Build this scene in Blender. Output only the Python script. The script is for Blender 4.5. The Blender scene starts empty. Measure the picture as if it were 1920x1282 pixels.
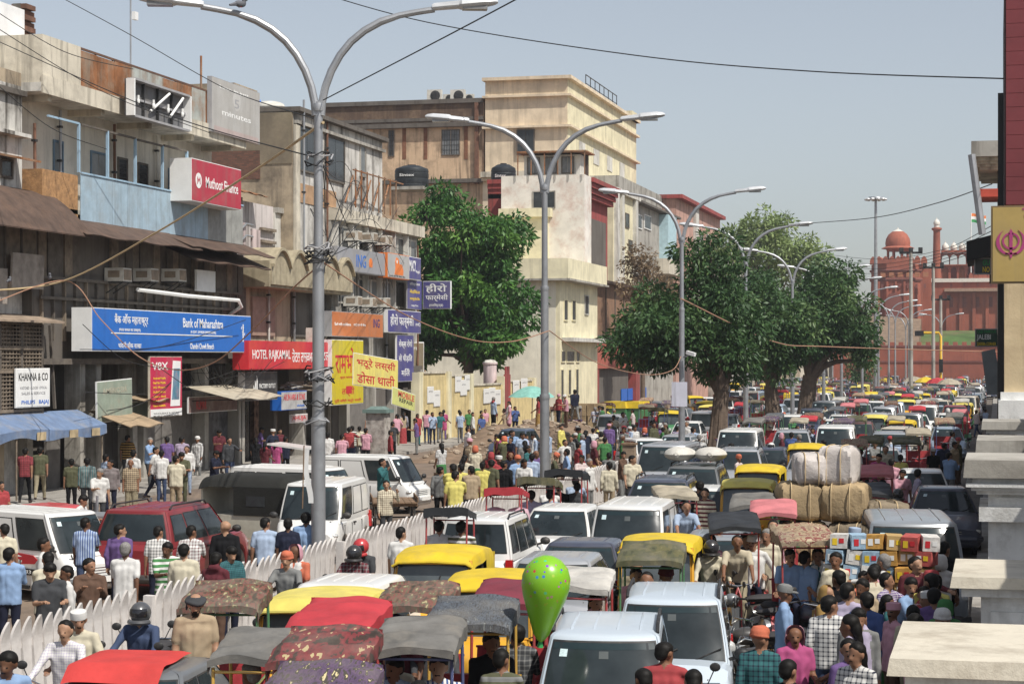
import bpy,bmesh,math,random
import numpy as np
from mathutils import Vector,Matrix
R=math.radians
scn=bpy.context.scene
COL=scn.collection
rnd=random.Random(7)
# ------ camera, sky, sun, exposure
FPX,CX, HY,CAMZ=3700.0,960.0,672.0, 4.6
TH=math.atan(910/3700)
CT,ST=math.cos(TH),math.sin(TH)
cam_d=bpy.data.cameras.new('camera')
cam=bpy.data.objects.new('camera',cam_d);COL.objects.link(cam)
cam.location=(0,0,CAMZ);cam.rotation_euler=(R(90),0,TH)
cam_d.sensor_width=36;cam_d.lens=FPX/1920*36
cam_d.shift_y=(HY-641)/1920
cam_d.clip_start=0.3;cam_d.clip_end=9000
scn.camera=cam
SUN_EL, SUN_AZ=R(54), math.atan2(-0.53,0.85)
SUN=Vector((math.cos(SUN_EL)*math.cos(SUN_AZ),math.cos(SUN_EL)*math.sin(SUN_AZ),math.sin(SUN_EL)))
w=bpy.data.worlds.new('World');scn.world=w;w.use_nodes=True
nt=w.node_tree;bg=nt.nodes['Background']
sk=nt.nodes.new('ShaderNodeTexSky');sk.sky_type='NISHITA';sk.sun_disc=False
sk.sun_elevation=SUN_EL;sk.sun_rotation=math.atan2(SUN.x,SUN.y)
sk.air_density=1.0;sk.dust_density=1.6;sk.ozone_density=1.6;sk.altitude=200
hs_=nt.nodes.new('ShaderNodeHueSaturation');hs_.inputs['Saturation'].default_value=0.5;nt.links.new(sk.outputs[0],hs_.inputs['Color']);nt.links.new(hs_.outputs[0],bg.inputs[0]);bg.inputs[1].default_value=0.112
sd=bpy.data.lights.new('sun','SUN');sd.energy=4.6;sd.angle=R(0.6);sd.color=(1.0,0.955,0.88)
sun=bpy.data.objects.new('sun',sd);COL.objects.link(sun)
sun.rotation_euler=SUN.to_track_quat('Z','Y').to_euler()
scn.view_settings.view_transform='Standard';scn.view_settings.look='None'
scn.view_settings.exposure=0.12;scn.view_settings.gamma=1.0
scn.cycles.use_denoising=True
scn.cycles.max_bounces=6;scn.cycles.transparent_max_bounces=6
# ------ where things stand, measured from the photograph
def P(x,y,z=0.0):
 """ground position of a thing whose point at height z (below the eye) is seen at x, y"""
 d=FPX*(CAMZ-z)/(y-HY);r=(x-CX)/FPX*d
 return(r*CT-d*ST,r*ST+d*CT)
def FX(x,y,X=-31.0):
 """Y and z on the facade plane at X"""
 k=(x-CX)/FPX;d=X/(k*CT-ST)
 return(d*(k*ST+CT),CAMZ+(HY-y)*d/FPX)
def FY(x,y,Y):
 k=(x-CX)/FPX;d=Y/(k*ST+CT)
 return(d*(k*CT-ST),CAMZ+(HY-y)*d/FPX)
# ------ materials
MATS={}
def _nodes(name):
 m=bpy.data.materials.new(name);m.use_nodes=True
 t=m.node_tree
 return m,t,t.nodes['Principled BSDF']
def _n(t,kind, **kw):
 n=t.nodes.new(kind)
 for k, v in kw.items():setattr(n,k,v)
 return n
def _ramp(t,stops,interp='LINEAR'):
 n=t.nodes.new('ShaderNodeValToRGB');cr=n.color_ramp;cr.interpolation=interp
 while len(cr.elements)<len(stops):cr.elements.new(0.5)
 for e, (p,c)in zip(cr.elements,stops):
  e.position=p;e.color=(c[0],c[1],c[2],1)if not isinstance(c,(int,float))else(c,c,c, 1)
 return n
def _mix(t,fac,a,b,mode='MIX'):
 n=t.nodes.new('ShaderNodeMix');n.data_type='RGBA';n.blend_type=mode
 for i, s in((0,fac), (6,a), (7,b)):
  if hasattr(s,'links')or hasattr(s,'is_linked'):t.links.new(s, n.inputs[i])
  elif isinstance(s,(int,float)):n.inputs[i].default_value=s
  else:n.inputs[i].default_value=(s[0],s[1],s[2], 1)
 return n.outputs[2]
def _coord(t,world=True,scale=(1,1, 1)):
 if world:o=t.nodes.new('ShaderNodeNewGeometry').outputs['Position']
 else:o=t.nodes.new('ShaderNodeTexCoord').outputs['Object']
 mp=t.nodes.new('ShaderNodeMapping');mp.inputs['Scale'].default_value=scale
 t.links.new(o,mp.inputs[0]);return mp.outputs[0]
def _noise(t,vec,scale,detail=4,rough=0.6):
 n=t.nodes.new('ShaderNodeTexNoise');n.inputs['Scale'].default_value=scale
 n.inputs['Detail'].default_value=detail;n.inputs['Roughness'].default_value=rough
 t.links.new(vec,n.inputs['Vector']);return n.outputs['Fac']
def _bump(t,b, h,strength=0.3,dist=0.02):
 n=t.nodes.new('ShaderNodeBump');n.inputs['Strength'].default_value=strength;n.inputs['Distance'].default_value=dist
 t.links.new(h,n.inputs['Height']);t.links.new(n.outputs[0],b.inputs['Normal'])
def mat(name,col,rough=0.6,metal=0.0,var=0.18,scale=2.5, dirt=None,damt=0.4,dscale=1.2,streak=0.0, bump=0.0,bscale=25,coat=0.0,world=True,spec=0.4, alpha=1.0,ridge=None,trans=0.0):
 """plain painted / plastered / metal surface: colour, mottling, stains, runs of water and fine relief"""
 if name in MATS:return MATS[name]
 if dirt is None and name.startswith(('sign','poster','banner', 'board')):dirt,damt, dscale,streak=(.33,.29,.24),.3,.8, .28
 m,t,b=_nodes(name)
 b.inputs['Roughness'].default_value=rough;b.inputs['Metallic'].default_value=metal
 b.inputs['Specular IOR Level'].default_value=spec;b.inputs['Coat Weight'].default_value=coat
 b.inputs['Coat Roughness'].default_value=0.08
 if trans:b.inputs['Transmission Weight'].default_value=trans
 c=(col[0],col[1],col[2])
 out=None
 if var:
  v=_coord(t,world);f=_noise(t,v,scale)
  rp=_ramp(t,[(0.3,[x*(1-var)for x in c]), (0.7,[min(1,x*(1+var))for x in c])])
  t.links.new(f,rp.inputs[0]);out=rp.outputs[0]
 if dirt:
  v=_coord(t,world);f=_noise(t,v,dscale,6, 0.7)
  rp=_ramp(t,[(0.48,0),(0.72,damt)]);t.links.new(f,rp.inputs[0])
  out=_mix(t,rp.outputs[0],out if out is not None else c,dirt)
  if streak:
   v=_coord(t, world, (2.2,2.2,0.16));f=_noise(t, v,1.0, 5,0.65)
   rp=_ramp(t, [(0.5, 0),(0.68,streak)]);t.links.new(f,rp.inputs[0])
   out=_mix(t, rp.outputs[0],out,[x*0.6 for x in dirt])
 if out is not None:t.links.new(out,b.inputs['Base Color'])
 else:b.inputs['Base Color'].default_value=(*c,1)
 if ridge:
  v=_coord(t,world,ridge[0]);wv=t.nodes.new('ShaderNodeTexWave');wv.inputs['Scale'].default_value=ridge[1]
  t.links.new(v,wv.inputs['Vector']);_bump(t,b,wv.outputs['Fac'],0.9,ridge[2])
 elif bump:
  v=_coord(t,world);_bump(t, b,_noise(t,v, bscale,5,0.7),bump,0.03)
 MATS[name]=m;return m
def weave(name,c1,c2, kind='plaid', s=0.05,rough=0.85,c3=None):
 """cloth with checks or stripes"""
 if name in MATS:return MATS[name]
 m,t,b=_nodes(name);b.inputs['Roughness'].default_value=rough;b.inputs['Specular IOR Level'].default_value=0.2
 o=t.nodes.new('ShaderNodeTexCoord').outputs['Object']
 sep=t.nodes.new('ShaderNodeSeparateXYZ');t.links.new(o, sep.inputs[0])
 def band(sock,period,duty):
  a=_n(t,'ShaderNodeMath',operation='MULTIPLY');t.links.new(sock,a.inputs[0]);a.inputs[1].default_value=1/period
  f=_n(t,'ShaderNodeMath',operation='FRACT');t.links.new(a.outputs[0], f.inputs[0])
  g=_n(t,'ShaderNodeMath',operation='LESS_THAN');t.links.new(f.outputs[0],g.inputs[0]);g.inputs[1].default_value=duty
  return g.outputs[0]
 if kind=='stripe':out=_mix(t,band(sep.outputs[1],s,0.45),c1,c2)
 elif kind=='hoop':out=_mix(t,band(sep.outputs[2],s,0.45),c1,c2)
 else:
  h=_mix(t,0.5,c1,c2)
  out=_mix(t,band(sep.outputs[2],s, 0.3),_mix(t,band(sep.outputs[1],s, 0.3),c1,h),_mix(t,band(sep.outputs[1],s,0.3),h,c2))
 t.links.new(out,b.inputs['Base Color']);MATS[name]=m;return m
def camo(name, cols,scale=9.0,stretch=(1,2.4,1),rough=0.8):
 """printed camouflage or flower cloth"""
 if name in MATS:return MATS[name]
 m,t,b=_nodes(name);b.inputs['Roughness'].default_value=rough;b.inputs['Specular IOR Level'].default_value=0.25
 v=_coord(t,False,stretch);oi=t.nodes.new('ShaderNodeObjectInfo');va=_n(t,'ShaderNodeVectorMath',operation='ADD');ml=_n(t,'ShaderNodeMath',operation='MULTIPLY');ml.inputs[1].default_value=40;t.links.new(oi.outputs['Random'], ml.inputs[0]);t.links.new(v,va.inputs[0]);t.links.new(ml.outputs[0],va.inputs[1]);f=_noise(t,va.outputs[0],scale*0.55, 2.5,0.55)
 n=len(cols);st=[(0.0,cols[0])]
 for i in range(1,n):st.append((0.36+0.28*(i-1)/max(1,n-2),cols[i]))
 rp=_ramp(t,st,'CONSTANT');t.links.new(f,rp.inputs[0])
 g=_noise(t,_coord(t, True), 2.0);gr=_ramp(t,[(0.4,0.05),(0.75, 0.6)]);t.links.new(g,gr.inputs[0])
 out=_mix(t,gr.outputs[0],rp.outputs[0],(0.2,0.18,0.15))
 t.links.new(out,b.inputs['Base Color']);MATS[name]=m;return m
def glassmat(name,col=(0.02, 0.027, 0.03), rough=0.06,spec=0.6, alpha=1.0):
 if name in MATS:return MATS[name]
 m,t,b=_nodes(name)
 v=_coord(t,True);f=_noise(t,v,1.6, 4)
 rp=_ramp(t,[(0.3,col),(0.8, [c*2.2+0.012 for c in col])]);t.links.new(f,rp.inputs[0])
 t.links.new(rp.outputs[0],b.inputs['Base Color'])
 rr=_ramp(t,[(0.3,rough),(0.8,rough+0.1)]);t.links.new(f,rr.inputs[0]);t.links.new(rr.outputs[0],b.inputs['Roughness'])
 b.inputs['Specular IOR Level'].default_value=spec;b.inputs['Alpha'].default_value=alpha
 MATS[name]=m;return m
def paint(name,col,dust=0.25,metal=0.0):
 """car paint under a film of street dust"""
 if name in MATS:return MATS[name]
 m,t,b=_nodes(name)
 f=_noise(t,_coord(t, True), 1.8,5, 0.65)
 rp=_ramp(t,[(0.3,dust*0.35),(0.75, dust)]);t.links.new(f,rp.inputs[0])
 t.links.new(_mix(t,rp.outputs[0],col,(0.36,0.32, 0.27)),b.inputs['Base Color'])
 rr=_ramp(t,[(0.3,0.28),(0.75,0.5)]);t.links.new(f,rr.inputs[0]);t.links.new(rr.outputs[0], b.inputs['Roughness'])
 b.inputs['Metallic'].default_value=metal;b.inputs['Coat Weight'].default_value=0.5;b.inputs['Coat Roughness'].default_value=0.12
 MATS[name]=m;return m
def cloth(col):
 key='cloth_%02x%02x%02x'%tuple(int(255*min(1,c))for c in col)
 return mat(key,col,0.88,var=0.1,scale=7,world=True,spec=0.15,bump=0.12,bscale=12)
def rgb(h):
 """srgb hex to linear"""
 v=[int(h[i:i+2],16)/255 for i in(0,2,4)]
 return tuple(x/12.92 if x<=0.04045 else((x+0.055)/1.055)**2.4 for x in v)
# ------ mesh building
class MB:
 def __init__(s):s.v=[];s.f=[];s.m=[];s.s=[]
 def add(s,verts,faces,m=0,smooth=False):
  o=len(s.v);s.v.extend([tuple(p)for p in verts])
  for f in faces:s.f.append(tuple(i+o for i in f));s.m.append(m);s.s.append(smooth)
  return s
 def box(s,x0, x1,y0, y1,z0, z1,m=0,taper=0.0):
  t=taper
  v=[(x0,y0,z0),(x1,y0,z0),(x1,y1,z0),(x0, y1,z0),(x0+t, y0+t,z1),(x1-t,y0+t, z1),(x1-t,y1-t,z1),(x0+t,y1-t,z1)]
  return s.add(v,[(3, 2,1,0),(4,5,6,7),(0, 1,5,4),(1,2,6,5),(2, 3,7,6),(3,0,4,7)],m)
 def hexa(s,v, m=0):
  return s.add(v,[(3, 2,1,0),(4,5,6,7),(0, 1,5,4),(1,2,6,5),(2, 3,7,6),(3,0,4,7)],m)
 def bar(s,a,b,wx,wz=None,m=0):
  """square bar from a to b"""
  a,b=Vector(a),Vector(b);d=(b-a).normalized();wz=wx if wz is None else wz
  u=d.cross(Vector((0,0,1)));u=Vector((1,0,0))if u.length<1e-4 else u.normalized();w_=u.cross(d)
  v=[p+u*i*wx/2+w_*j*wz/2 for p in(a,b)for i,j in((-1,-1),(1,-1),(1,1),(-1,1))]
  return s.hexa(v,m)
 def tube(s,pts,r,n=8,m=0,caps=True,smooth=True):
  pts=[Vector(p)for p in pts];k=len(pts);rr=r if isinstance(r,(list,tuple))else[r]*k
  rings=[];up=None
  for i,p in enumerate(pts):
   d=(pts[min(i+1,k-1)]-pts[max(i-1,0)])
   d=d.normalized()if d.length>1e-9 else Vector((0,0,1))
   if up is None:
    up=d.orthogonal().normalized()
   up=(up-d*up.dot(d));up=up.normalized()if up.length>1e-6 else d.orthogonal().normalized()
   q=d.cross(up)
   rings.append([p+(up*math.cos(a)+q*math.sin(a))*rr[i]for a in[2*math.pi*j/n for j in range(n)]])
  return s.loft(rings,m,caps,smooth)
 def loft(s,rings,m=0,caps=True,smooth=True,closed=True):
  n=len(rings[0]);v=[p for r_ in rings for p in r_];f=[]
  for i in range(len(rings)-1):
   for j in range(n if closed else n-1):
    a=i*n+j;b=i*n+(j+1)%n;f.append((a,b,b+n,a+n))
  s.add(v,f,m, smooth)
  if caps and closed:
   s.add(rings[0],[tuple(range(n))[::-1]], m);s.add(rings[-1],[tuple(range(n))],m)
  return s
 def lathe(s,prof,n=16,o=(0, 0,0),m=0,smooth=True,axis='z'):
  rings=[]
  for r_,z in prof:
   ring=[]
   for j in range(n):
    a=2*math.pi*j/n;x,y=r_*math.cos(a),r_*math.sin(a)
    p=(x,y,z)if axis=='z' else((x,-z,y)if axis=='y' else(z,x,y))
    ring.append((p[0]+o[0],p[1]+o[1],p[2]+o[2]))
   rings.append(ring)
  return s.loft(rings,m,True,smooth)
 def ell(s,c,r,n=12,k=8,m=0):
  prof=[(max(1e-4,math.sin(math.pi*i/k)),-math.cos(math.pi*i/k))for i in range(k+1)]
  rings=[[(c[0]+r[0]*q*math.cos(2*math.pi*j/n),c[1]+r[1]*q*math.sin(2*math.pi*j/n),c[2]+r[2]*z)for j in range(n)]for q, z in prof]
  return s.loft(rings,m,True,True)
 def grid(s,fn,nu,nv, m=0,smooth=True,flip=False):
  v=[fn(i/nu,j/nv)for i in range(nu+1)for j in range(nv+1)];f=[]
  for i in range(nu):
   for j in range(nv):
    a=i*(nv+1)+j;q=(a,a+nv+1,a+nv+2,a+1);f.append(q[::-1]if flip else q)
  return s.add(v,f,m, smooth)
 def poly(s,pts,depth,m=0):
  """extrude a planar outline by the vector depth"""
  n=len(pts);d=Vector(depth);v=[Vector(p)for p in pts];v+=[p+d for p in v]
  f=[tuple(range(n))[::-1],tuple(range(n,2*n))]+[(i,(i+1)%n,n+(i+1)%n, n+i)for i in range(n)]
  return s.add(v,f,m)
 def mesh(s,name,mats,sharp=35):
  me=bpy.data.meshes.new(name);me.from_pydata(s.v,[],s.f)
  for q in(mats if isinstance(mats, (list, tuple))else[mats]):me.materials.append(q)
  me.polygons.foreach_set('material_index',s.m);me.polygons.foreach_set('use_smooth',s.s)
  me.validate(verbose=False)
  if any(s.s):me.set_sharp_from_angle(angle=R(sharp))
  return me
 def build(s,name,mats,parent=None, loc=None,rz=0.0):
  return obj(name,s.mesh(name,mats),parent,loc,rz)
def obj(name,me,parent=None, loc=None,rz=0.0):
 o=bpy.data.objects.new(name,me);COL.objects.link(o)
 if parent:o.parent=parent
 if loc is not None:o.location=loc
 if rz:o.rotation_euler=(0,0,rz)
 return o
def tag(o,label,cat=None,group=None,kind=None):
 if label:o['label']=label
 if cat:o['category']=cat
 if group:o['group']=group
 if kind:o['kind']=kind
 return o
def thing(name,label, cat,loc=(0,0, 0),rz=0.0,group=None):
 return tag(obj(name, None,None,loc,rz),label,cat,group)
def struct(name,mb,m, **k):return tag(mb.build(name,m),None,kind='structure')
def override(o,ov):
 for i, sl in enumerate(o.material_slots):
  k=sl.material.name if sl.material else None
  if k in ov:sl.link='OBJECT';sl.material=ov[k]
class Kit:
 """a kind of thing: its parts and sub-parts, ready to be set down many times"""
 def __init__(s,name):s.name=name;s.parts=[]
 def part(s,name,mb,mats,subs=(),loc=None, rot=None):
  me=mb.mesh(name,mats)if isinstance(mb,MB)else mb
  s.parts.append((name,me,[(n_,(q.mesh(n_, mm)if isinstance(q,MB)else q),l_)for n_,q,mm,l_ in subs],loc,rot));return s
 def put(s,label,cat, loc,rz=0.0,group=None,ov=None,skip=(),tilt=None, scale=None):
  root=thing(s.name,label,cat,loc,rz,group)
  if tilt:root.rotation_euler=(tilt[0],tilt[1],rz)
  if scale:root.scale=(scale,scale, scale)
  for name,me, subs,l,rt in s.parts:
   if name in skip:continue
   o=obj(name, me,root,l)
   if rt:o.rotation_euler=rt
   if ov:override(o,ov)
   for n_,q,l_ in subs:
    c=obj(n_,q,o,l_)
    if ov:override(c, ov)
  return root
 def single(s, label, cat,loc,rz=0.0,group=None,ov=None):
  """the same thing as one mesh, for the distance"""
  key='_joined'
  if not hasattr(s,key):
   mb=MB();mats=[]
   def take(me,off,rt=None):
    mp=[]
    for q in me.materials:
     if q not in mats:mats.append(q)
     mp.append(mats.index(q))
    M=Matrix.Translation(off)@(Matrix.Rotation(rt[2],4,'Z')if rt else Matrix.Identity(4))
    o0=len(mb.v);mb.v.extend([tuple(M@v_.co)for v_ in me.vertices])
    for p in me.polygons:
     mb.f.append(tuple(i+o0 for i in p.vertices));mb.m.append(mp[p.material_index]);mb.s.append(p.use_smooth)
   for name,me,subs,l,rt in s.parts:
    l=Vector(l)if l else Vector((0, 0,0));take(me,l,rt)
    for n_,q,l_ in subs:take(q,l+(Vector(l_)if l_ else Vector((0,0,0))))
   s._joined=mb.mesh(s.name, mats)
  o=tag(obj(s.name,s._joined,None,loc,rz), label, cat,group)
  if ov:override(o,ov)
  return o
# lettering -----
_TXT={}
def text_mesh(body):
 if body in _TXT:return _TXT[body]
 cu=bpy.data.curves.new('lettering','FONT');cu.body=body;cu.size=1;cu.resolution_u=2;cu.extrude=0.004;cu.offset=0.012
 o=bpy.data.objects.new('lettering',cu);COL.objects.link(o)
 dg=bpy.context.evaluated_depsgraph_get();ev=o.evaluated_get(dg);me=bpy.data.meshes.new_from_object(ev)
 bpy.data.objects.remove(o);bpy.data.curves.remove(cu)
 n=len(me.vertices);a=np.zeros(n*3);me.vertices.foreach_get('co',a);a=a.reshape(-1,3)
 lo,hi=a.min(0),a.max(0);a[:,0]=(a[:,0]-(lo[0]+hi[0])/2)/(hi[0]-lo[0]);a[:,1]=(a[:,1]-(lo[1]+hi[1])/2)/(hi[1]-lo[1])
 me.vertices.foreach_set('co',a.ravel());_TXT[body]=me;me.materials.append(MATS['white']);return me
def lettering(parent, body,u,v,wd,ht,m,out=0.012, frame=None):
 """words of width wd and height ht centred at u, v on a board whose face frame gives origin and rotation"""
 o=obj('lettering',text_mesh(body), parent)
 org,rot=frame
 Rm=rot.to_matrix().to_4x4()if hasattr(rot,'to_matrix')else rot
 o.matrix_local=Matrix.Translation(org)@Rm@Matrix.Translation((u,v,out))@Matrix.Diagonal((wd,ht,1, 1))
 for sl in o.material_slots:sl.link='OBJECT';sl.material=m
 return o
FACE_E=Matrix(((0,0,1,0),(1, 0,0,0),(0,1,0,0),(0, 0,0,1)))
FACE_S=Matrix(((1,0,0,0),(0, 0,-1,0),(0,1, 0,0),(0,0,0,1)))
for nm_,c_,r_ in(('white',(0.78,0.78,0.76),.5),('black', (0.015,0.015, 0.016),.5),('red',(0.55,0.03,0.04),.5),('dark',(0.03,0.028,0.026),.7),('yellow',(0.8,0.56, 0.03), .5),('navy',(0.03,0.03,0.16),.5),('blue', (0.02, 0.13,0.5),.4),('orange',(0.75,0.2, 0.04), .5),('magenta',(0.6, 0.05,0.35),.5),('green',(0.03,0.3, 0.08), .5)):
 mat(nm_,c_,r_,var=0.06)
# ------ people
SKINS=[mat('skin_%d'%i,c,0.55,var=0.08,scale=9,spec=0.35)for i, c in enumerate(((0.19,0.09, 0.05), (0.27, 0.14,0.085),(0.13,0.062,0.035),(0.35,0.2, 0.125)))]
HAIRM=mat('hair_black',(0.008,0.007,0.006),0.6,var=0.2,scale=40,spec=0.2)
GREYH=mat('hair_grey',(0.2,0.19,0.18),0.7, var=0.3,scale=40,spec=0.2)
for nm_ in('S_SKIN','S_SHIRT','S_PANTS','S_SHOE', 'S_DARK','S_EXTRA'):mat(nm_,(0.3,0.3,0.3),var=0)
SLOTS=['S_SKIN','S_SHIRT','S_PANTS','S_SHOE','S_DARK','S_EXTRA']
def _capsule(mb,a,b,ra,rb,n=10):
 a,b=Vector(a),Vector(b);d=b-a;L=d.length;d=d/L if L>1e-6 else Vector((0,0,1))
 pts,rr=[],[]
 for t in(-1,-0.7,-0.3):pts.append(a+d*ra*t);rr.append(ra*math.sqrt(max(1e-4, 1-t*t)))
 pts.append(a);rr.append(ra);pts.append(b);rr.append(rb)
 for t in(0.3, 0.7,1):pts.append(b+d*rb*t);rr.append(rb*math.sqrt(max(1e-4,1-t*t)))
 mb.tube(pts,rr,n)
def _sd_caps(p,a,b,ra,rb):
 ba=b-a;h=np.clip(((p-a)@ba)/max(1e-9,ba@ba),0,1)
 return np.linalg.norm(p-a-h[:,None]*ba,axis=1)-(ra+(rb-ra)*h)
def body_mesh(name,J, sleeve=0.45,woman=False,long_shirt=0.0,beard=False,vox=0.017,big=1.0, skirt=False,scarf=False):
 """J holds the joints of the pose. Facing +X, left is +Y, feet at z = 0."""
 V=lambda k:Vector(J[k])
 pr=[]
 def c(a,b,ra, rb,m):pr.append((Vector(a), Vector(b),ra, rb,m))
 pel,ch,nk,hd=V('pel'),V('chest'),V('neck'),V('head')
 side=(V('shL')-V('shR')).normalized()
 fw=J.get('fw',Vector((1,0,0)))
 for s_ in(-1, 1):
  c(pel+side*0.075*s_+Vector((0,0,0.0)),pel+(ch-pel)*0.5+side*0.072*s_,0.108*big,0.105*big, 1)
  c(pel+(ch-pel)*0.5+side*0.072*s_, ch+side*0.085*s_,0.105*big, 0.108, 1)
  c(pel+side*0.07*s_-(ch-pel).normalized()*(0.05+long_shirt),pel+side*0.07*s_,0.118*(1 if not woman else 1.07)*big,0.115*big,1 if long_shirt or woman else 1)
 sh=ch+(nk-ch)*0.62
 c(pel-(ch-pel).normalized()*0.04,ch,0.112*big,0.115,1)
 c(sh-side*0.10,sh+side*0.10,0.07,0.07,1)
 c(nk-(nk-ch).normalized()*0.03,hd-Vector((0,0,0.06)),0.054,0.05,0)
 H_=1.03;up=(hd-nk).normalized();f=J.get('face',fw).normalized();sd_=up.cross(f).normalized()
 def h(u0,s0,f0,u1,s1,f1,ra, rb,m):c(hd+(up*u0+sd_*s0+f*f0)*H_, hd+(up*u1+sd_*s1+f*f1)*H_,ra*H_,rb*H_,m)
 h(.03, 0,-.012,.045, 0,.008,.084,.08,0);h(-.03,0,.025,-.068,0, .048,.06,.04, 4 if beard else 0);h(.0,0,.03,-.02,0,.05, .062,.05,0)
 h(.012,0,.092,-.014, 0,.1,.011,.016,0)
 for s_ in(-1, 1):
  h(.017,.03*s_,.082, .017,.034*s_, .081,.005,.005,4)
  h(.02,.082*s_,-.005,-.018, .079*s_,-.002,.017,.012,0)
 h(-.036,.017, .088,-.036,-.017,.088,.0075,.0075, 4)
 for s_ in(-1, 1):c(nk+side*.03*s_-(nk-ch)*.12,ch+(nk-ch)*.72+side*.13*s_,.052,.055, 1)
 for s_ in 'LR':
  s0,e, h_=V('sh'+s_),V('el'+s_),V('ha'+s_)
  c(s0, e,0.058,0.045,1 if sleeve>0.2 else 0)
  if sleeve>=0.99:c(e,e+(h_-e)*0.92,0.045, 0.036, 1)
  else:c(e,h_, 0.039, 0.027, 0)
  if sleeve>0.2 and sleeve<0.99:
   pr[-2]=(s0, s0+(e-s0)*0.72,0.06, 0.057, 1);c(s0+(e-s0)*0.6,e,0.043, 0.039, 0)
  hdn=(h_-e).normalized();c(h_,h_+hdn*0.075,0.028,0.03,0)
  hp,k, an=V('hp'+s_),V('kn'+s_),V('an'+s_)
  if skirt:pass
  c(hp, k,0.088*big,0.062,2);c(k,an,0.062, 0.046 if not woman else 0.05,2)
  ft=J.get('ft'+s_,Vector((1,0,0)));ft=Vector(ft).normalized()
  c(an-Vector((0,0,0.03))-ft*0.035, an-Vector((0, 0,0.04))+ft*0.13,0.042,0.036,3)
 if skirt:
  lo=(V('anL')+V('anR'))/2+Vector((0,0,0.06));hi=pel-Vector((0, 0,0.05))
  for s_ in(-1,1):
   c(hi+side*0.06*s_, lo+side*0.07*s_,0.13,0.155, 2)
 if scarf:
  for s_ in(-1,1):
   c(sh+side*0.07*s_+f*0.03, ch+side*0.07*s_+f*0.09-(ch-pel)*0.2,0.062,0.05,5)
   c(ch+side*0.07*s_+f*0.09-(ch-pel)*0.2,pel+side*0.085*s_+f*0.11-Vector((0,0,0.1)), 0.05,0.05,5)
  c(nk-side*0.05-f*0.04,nk+side*0.05-f*0.04,0.062,0.062, 5)
 mb=MB()
 for a, b,ra,rb,m in pr:_capsule(mb,a,b,ra,rb)
 me=mb.mesh('tmp',MATS['dark']);o=obj('tmp',me)
 rm=o.modifiers.new('r','REMESH');rm.mode='VOXEL';rm.voxel_size=vox
 sm=o.modifiers.new('s','SMOOTH');sm.factor=0.5;sm.iterations=2
 dg=bpy.context.evaluated_depsgraph_get();out=bpy.data.meshes.new_from_object(o.evaluated_get(dg))
 bpy.data.objects.remove(o);bpy.data.meshes.remove(me)
 nv,nf=len(out.vertices),len(out.polygons)
 co=np.zeros(nv*3);out.vertices.foreach_get('co', co);co=co.reshape(-1,3)
 ce=np.zeros(nf*3);out.polygons.foreach_get('center',ce);ce=ce.reshape(-1,3)
 best=np.full(nf,9.0);mi=np.zeros(nf,int)
 for a, b,ra,rb,m in pr:
  d=_sd_caps(ce,np.array(a), np.array(b),ra,rb)
  if m==4 and rb<0.02:d=d-0.003
  if m in(5,):d=d-0.012
  k_=d<best;best[k_]=d[k_];mi[k_]=m
 if not(long_shirt or woman):
  ax=(ch-pel).normalized();h_=(ce-np.array(pel))@np.array(ax)
  mi[(h_<-0.085)&(mi==1)&(best<0.05)]=2
  mi[(h_<-0.085)&(mi==1)]=2
 no=np.zeros(nv*3);out.vertices.foreach_get('normal',no);no=no.reshape(-1,3)
 bestv=np.full(nv,9.0);mv=np.zeros(nv,int)
 for a, b,ra,rb,m in pr:
  d=_sd_caps(co,np.array(a), np.array(b),ra,rb);k_=d<bestv;bestv[k_]=d[k_];mv[k_]=m
 fold=np.sin(co[:,2]*46+3*np.sin(co[:,1]*17+co[:, 0]*11))*0.5+np.sin(co[:,2]*21+co[:,1]*26-co[:,0]*19)
 co+=no*(np.where(np.isin(mv,(1,2,5)),fold*0.0032,0.0))[:,None]
 fo=[list(p.vertices)for p in out.polygons];vo=[tuple(p)for p in co];mi=list(mi);nb=len(fo)
 fm=MB()
 for s_ in 'LR':
  e,h_=V('el'+s_),V('ha'+s_);d=(h_-e).normalized()
  sdw=(V('shL')-V('shR')).normalized()*(1 if s_=='L' else-1)
  a_=d.cross(sdw);a_=a_.normalized()if a_.length>0.1 else fw
  curl=sdw*-1
  if d.z>-0.5:a_=sdw*-1;curl=Vector((0,0,-1))
  root=h_+d*0.085
  for i,(ln,of)in enumerate(((0.06, -0.027),(0.072,-0.009),(0.068,0.009),(0.052,0.026))):
   p0=root+a_*of;p1=p0+d*ln*0.55+curl*0.008;p2=p1+d*ln*0.3+curl*ln*0.35
   fm.tube([p0-d*0.02,p0,p1, p2],[0.009,0.0095,0.0085,0.006],6)
  p0=h_+d*0.02+a_*-0.026;fm.tube([p0,p0+d*0.03-a_*0.022, p0+d*0.06-a_*0.026+curl*0.012],[0.011,0.011,0.008],6)
 ov=len(vo);vo+=fm.v;fo+=[[i+ov for i in f_]for f_ in fm.f];mi+=[0]*len(fm.f)
 res=bpy.data.meshes.new(name);res.from_pydata(vo,[],fo)
 for k in SLOTS:res.materials.append(MATS[k])
 res.polygons.foreach_set('material_index',[int(q)for q in mi]);res.polygons.foreach_set('use_smooth',[True]*len(fo))
 bpy.data.meshes.remove(out)
 res['head']=[*hd];res['up']=[*up];res['face']=[*f];res['ch']=[*ch]
 return res
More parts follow.
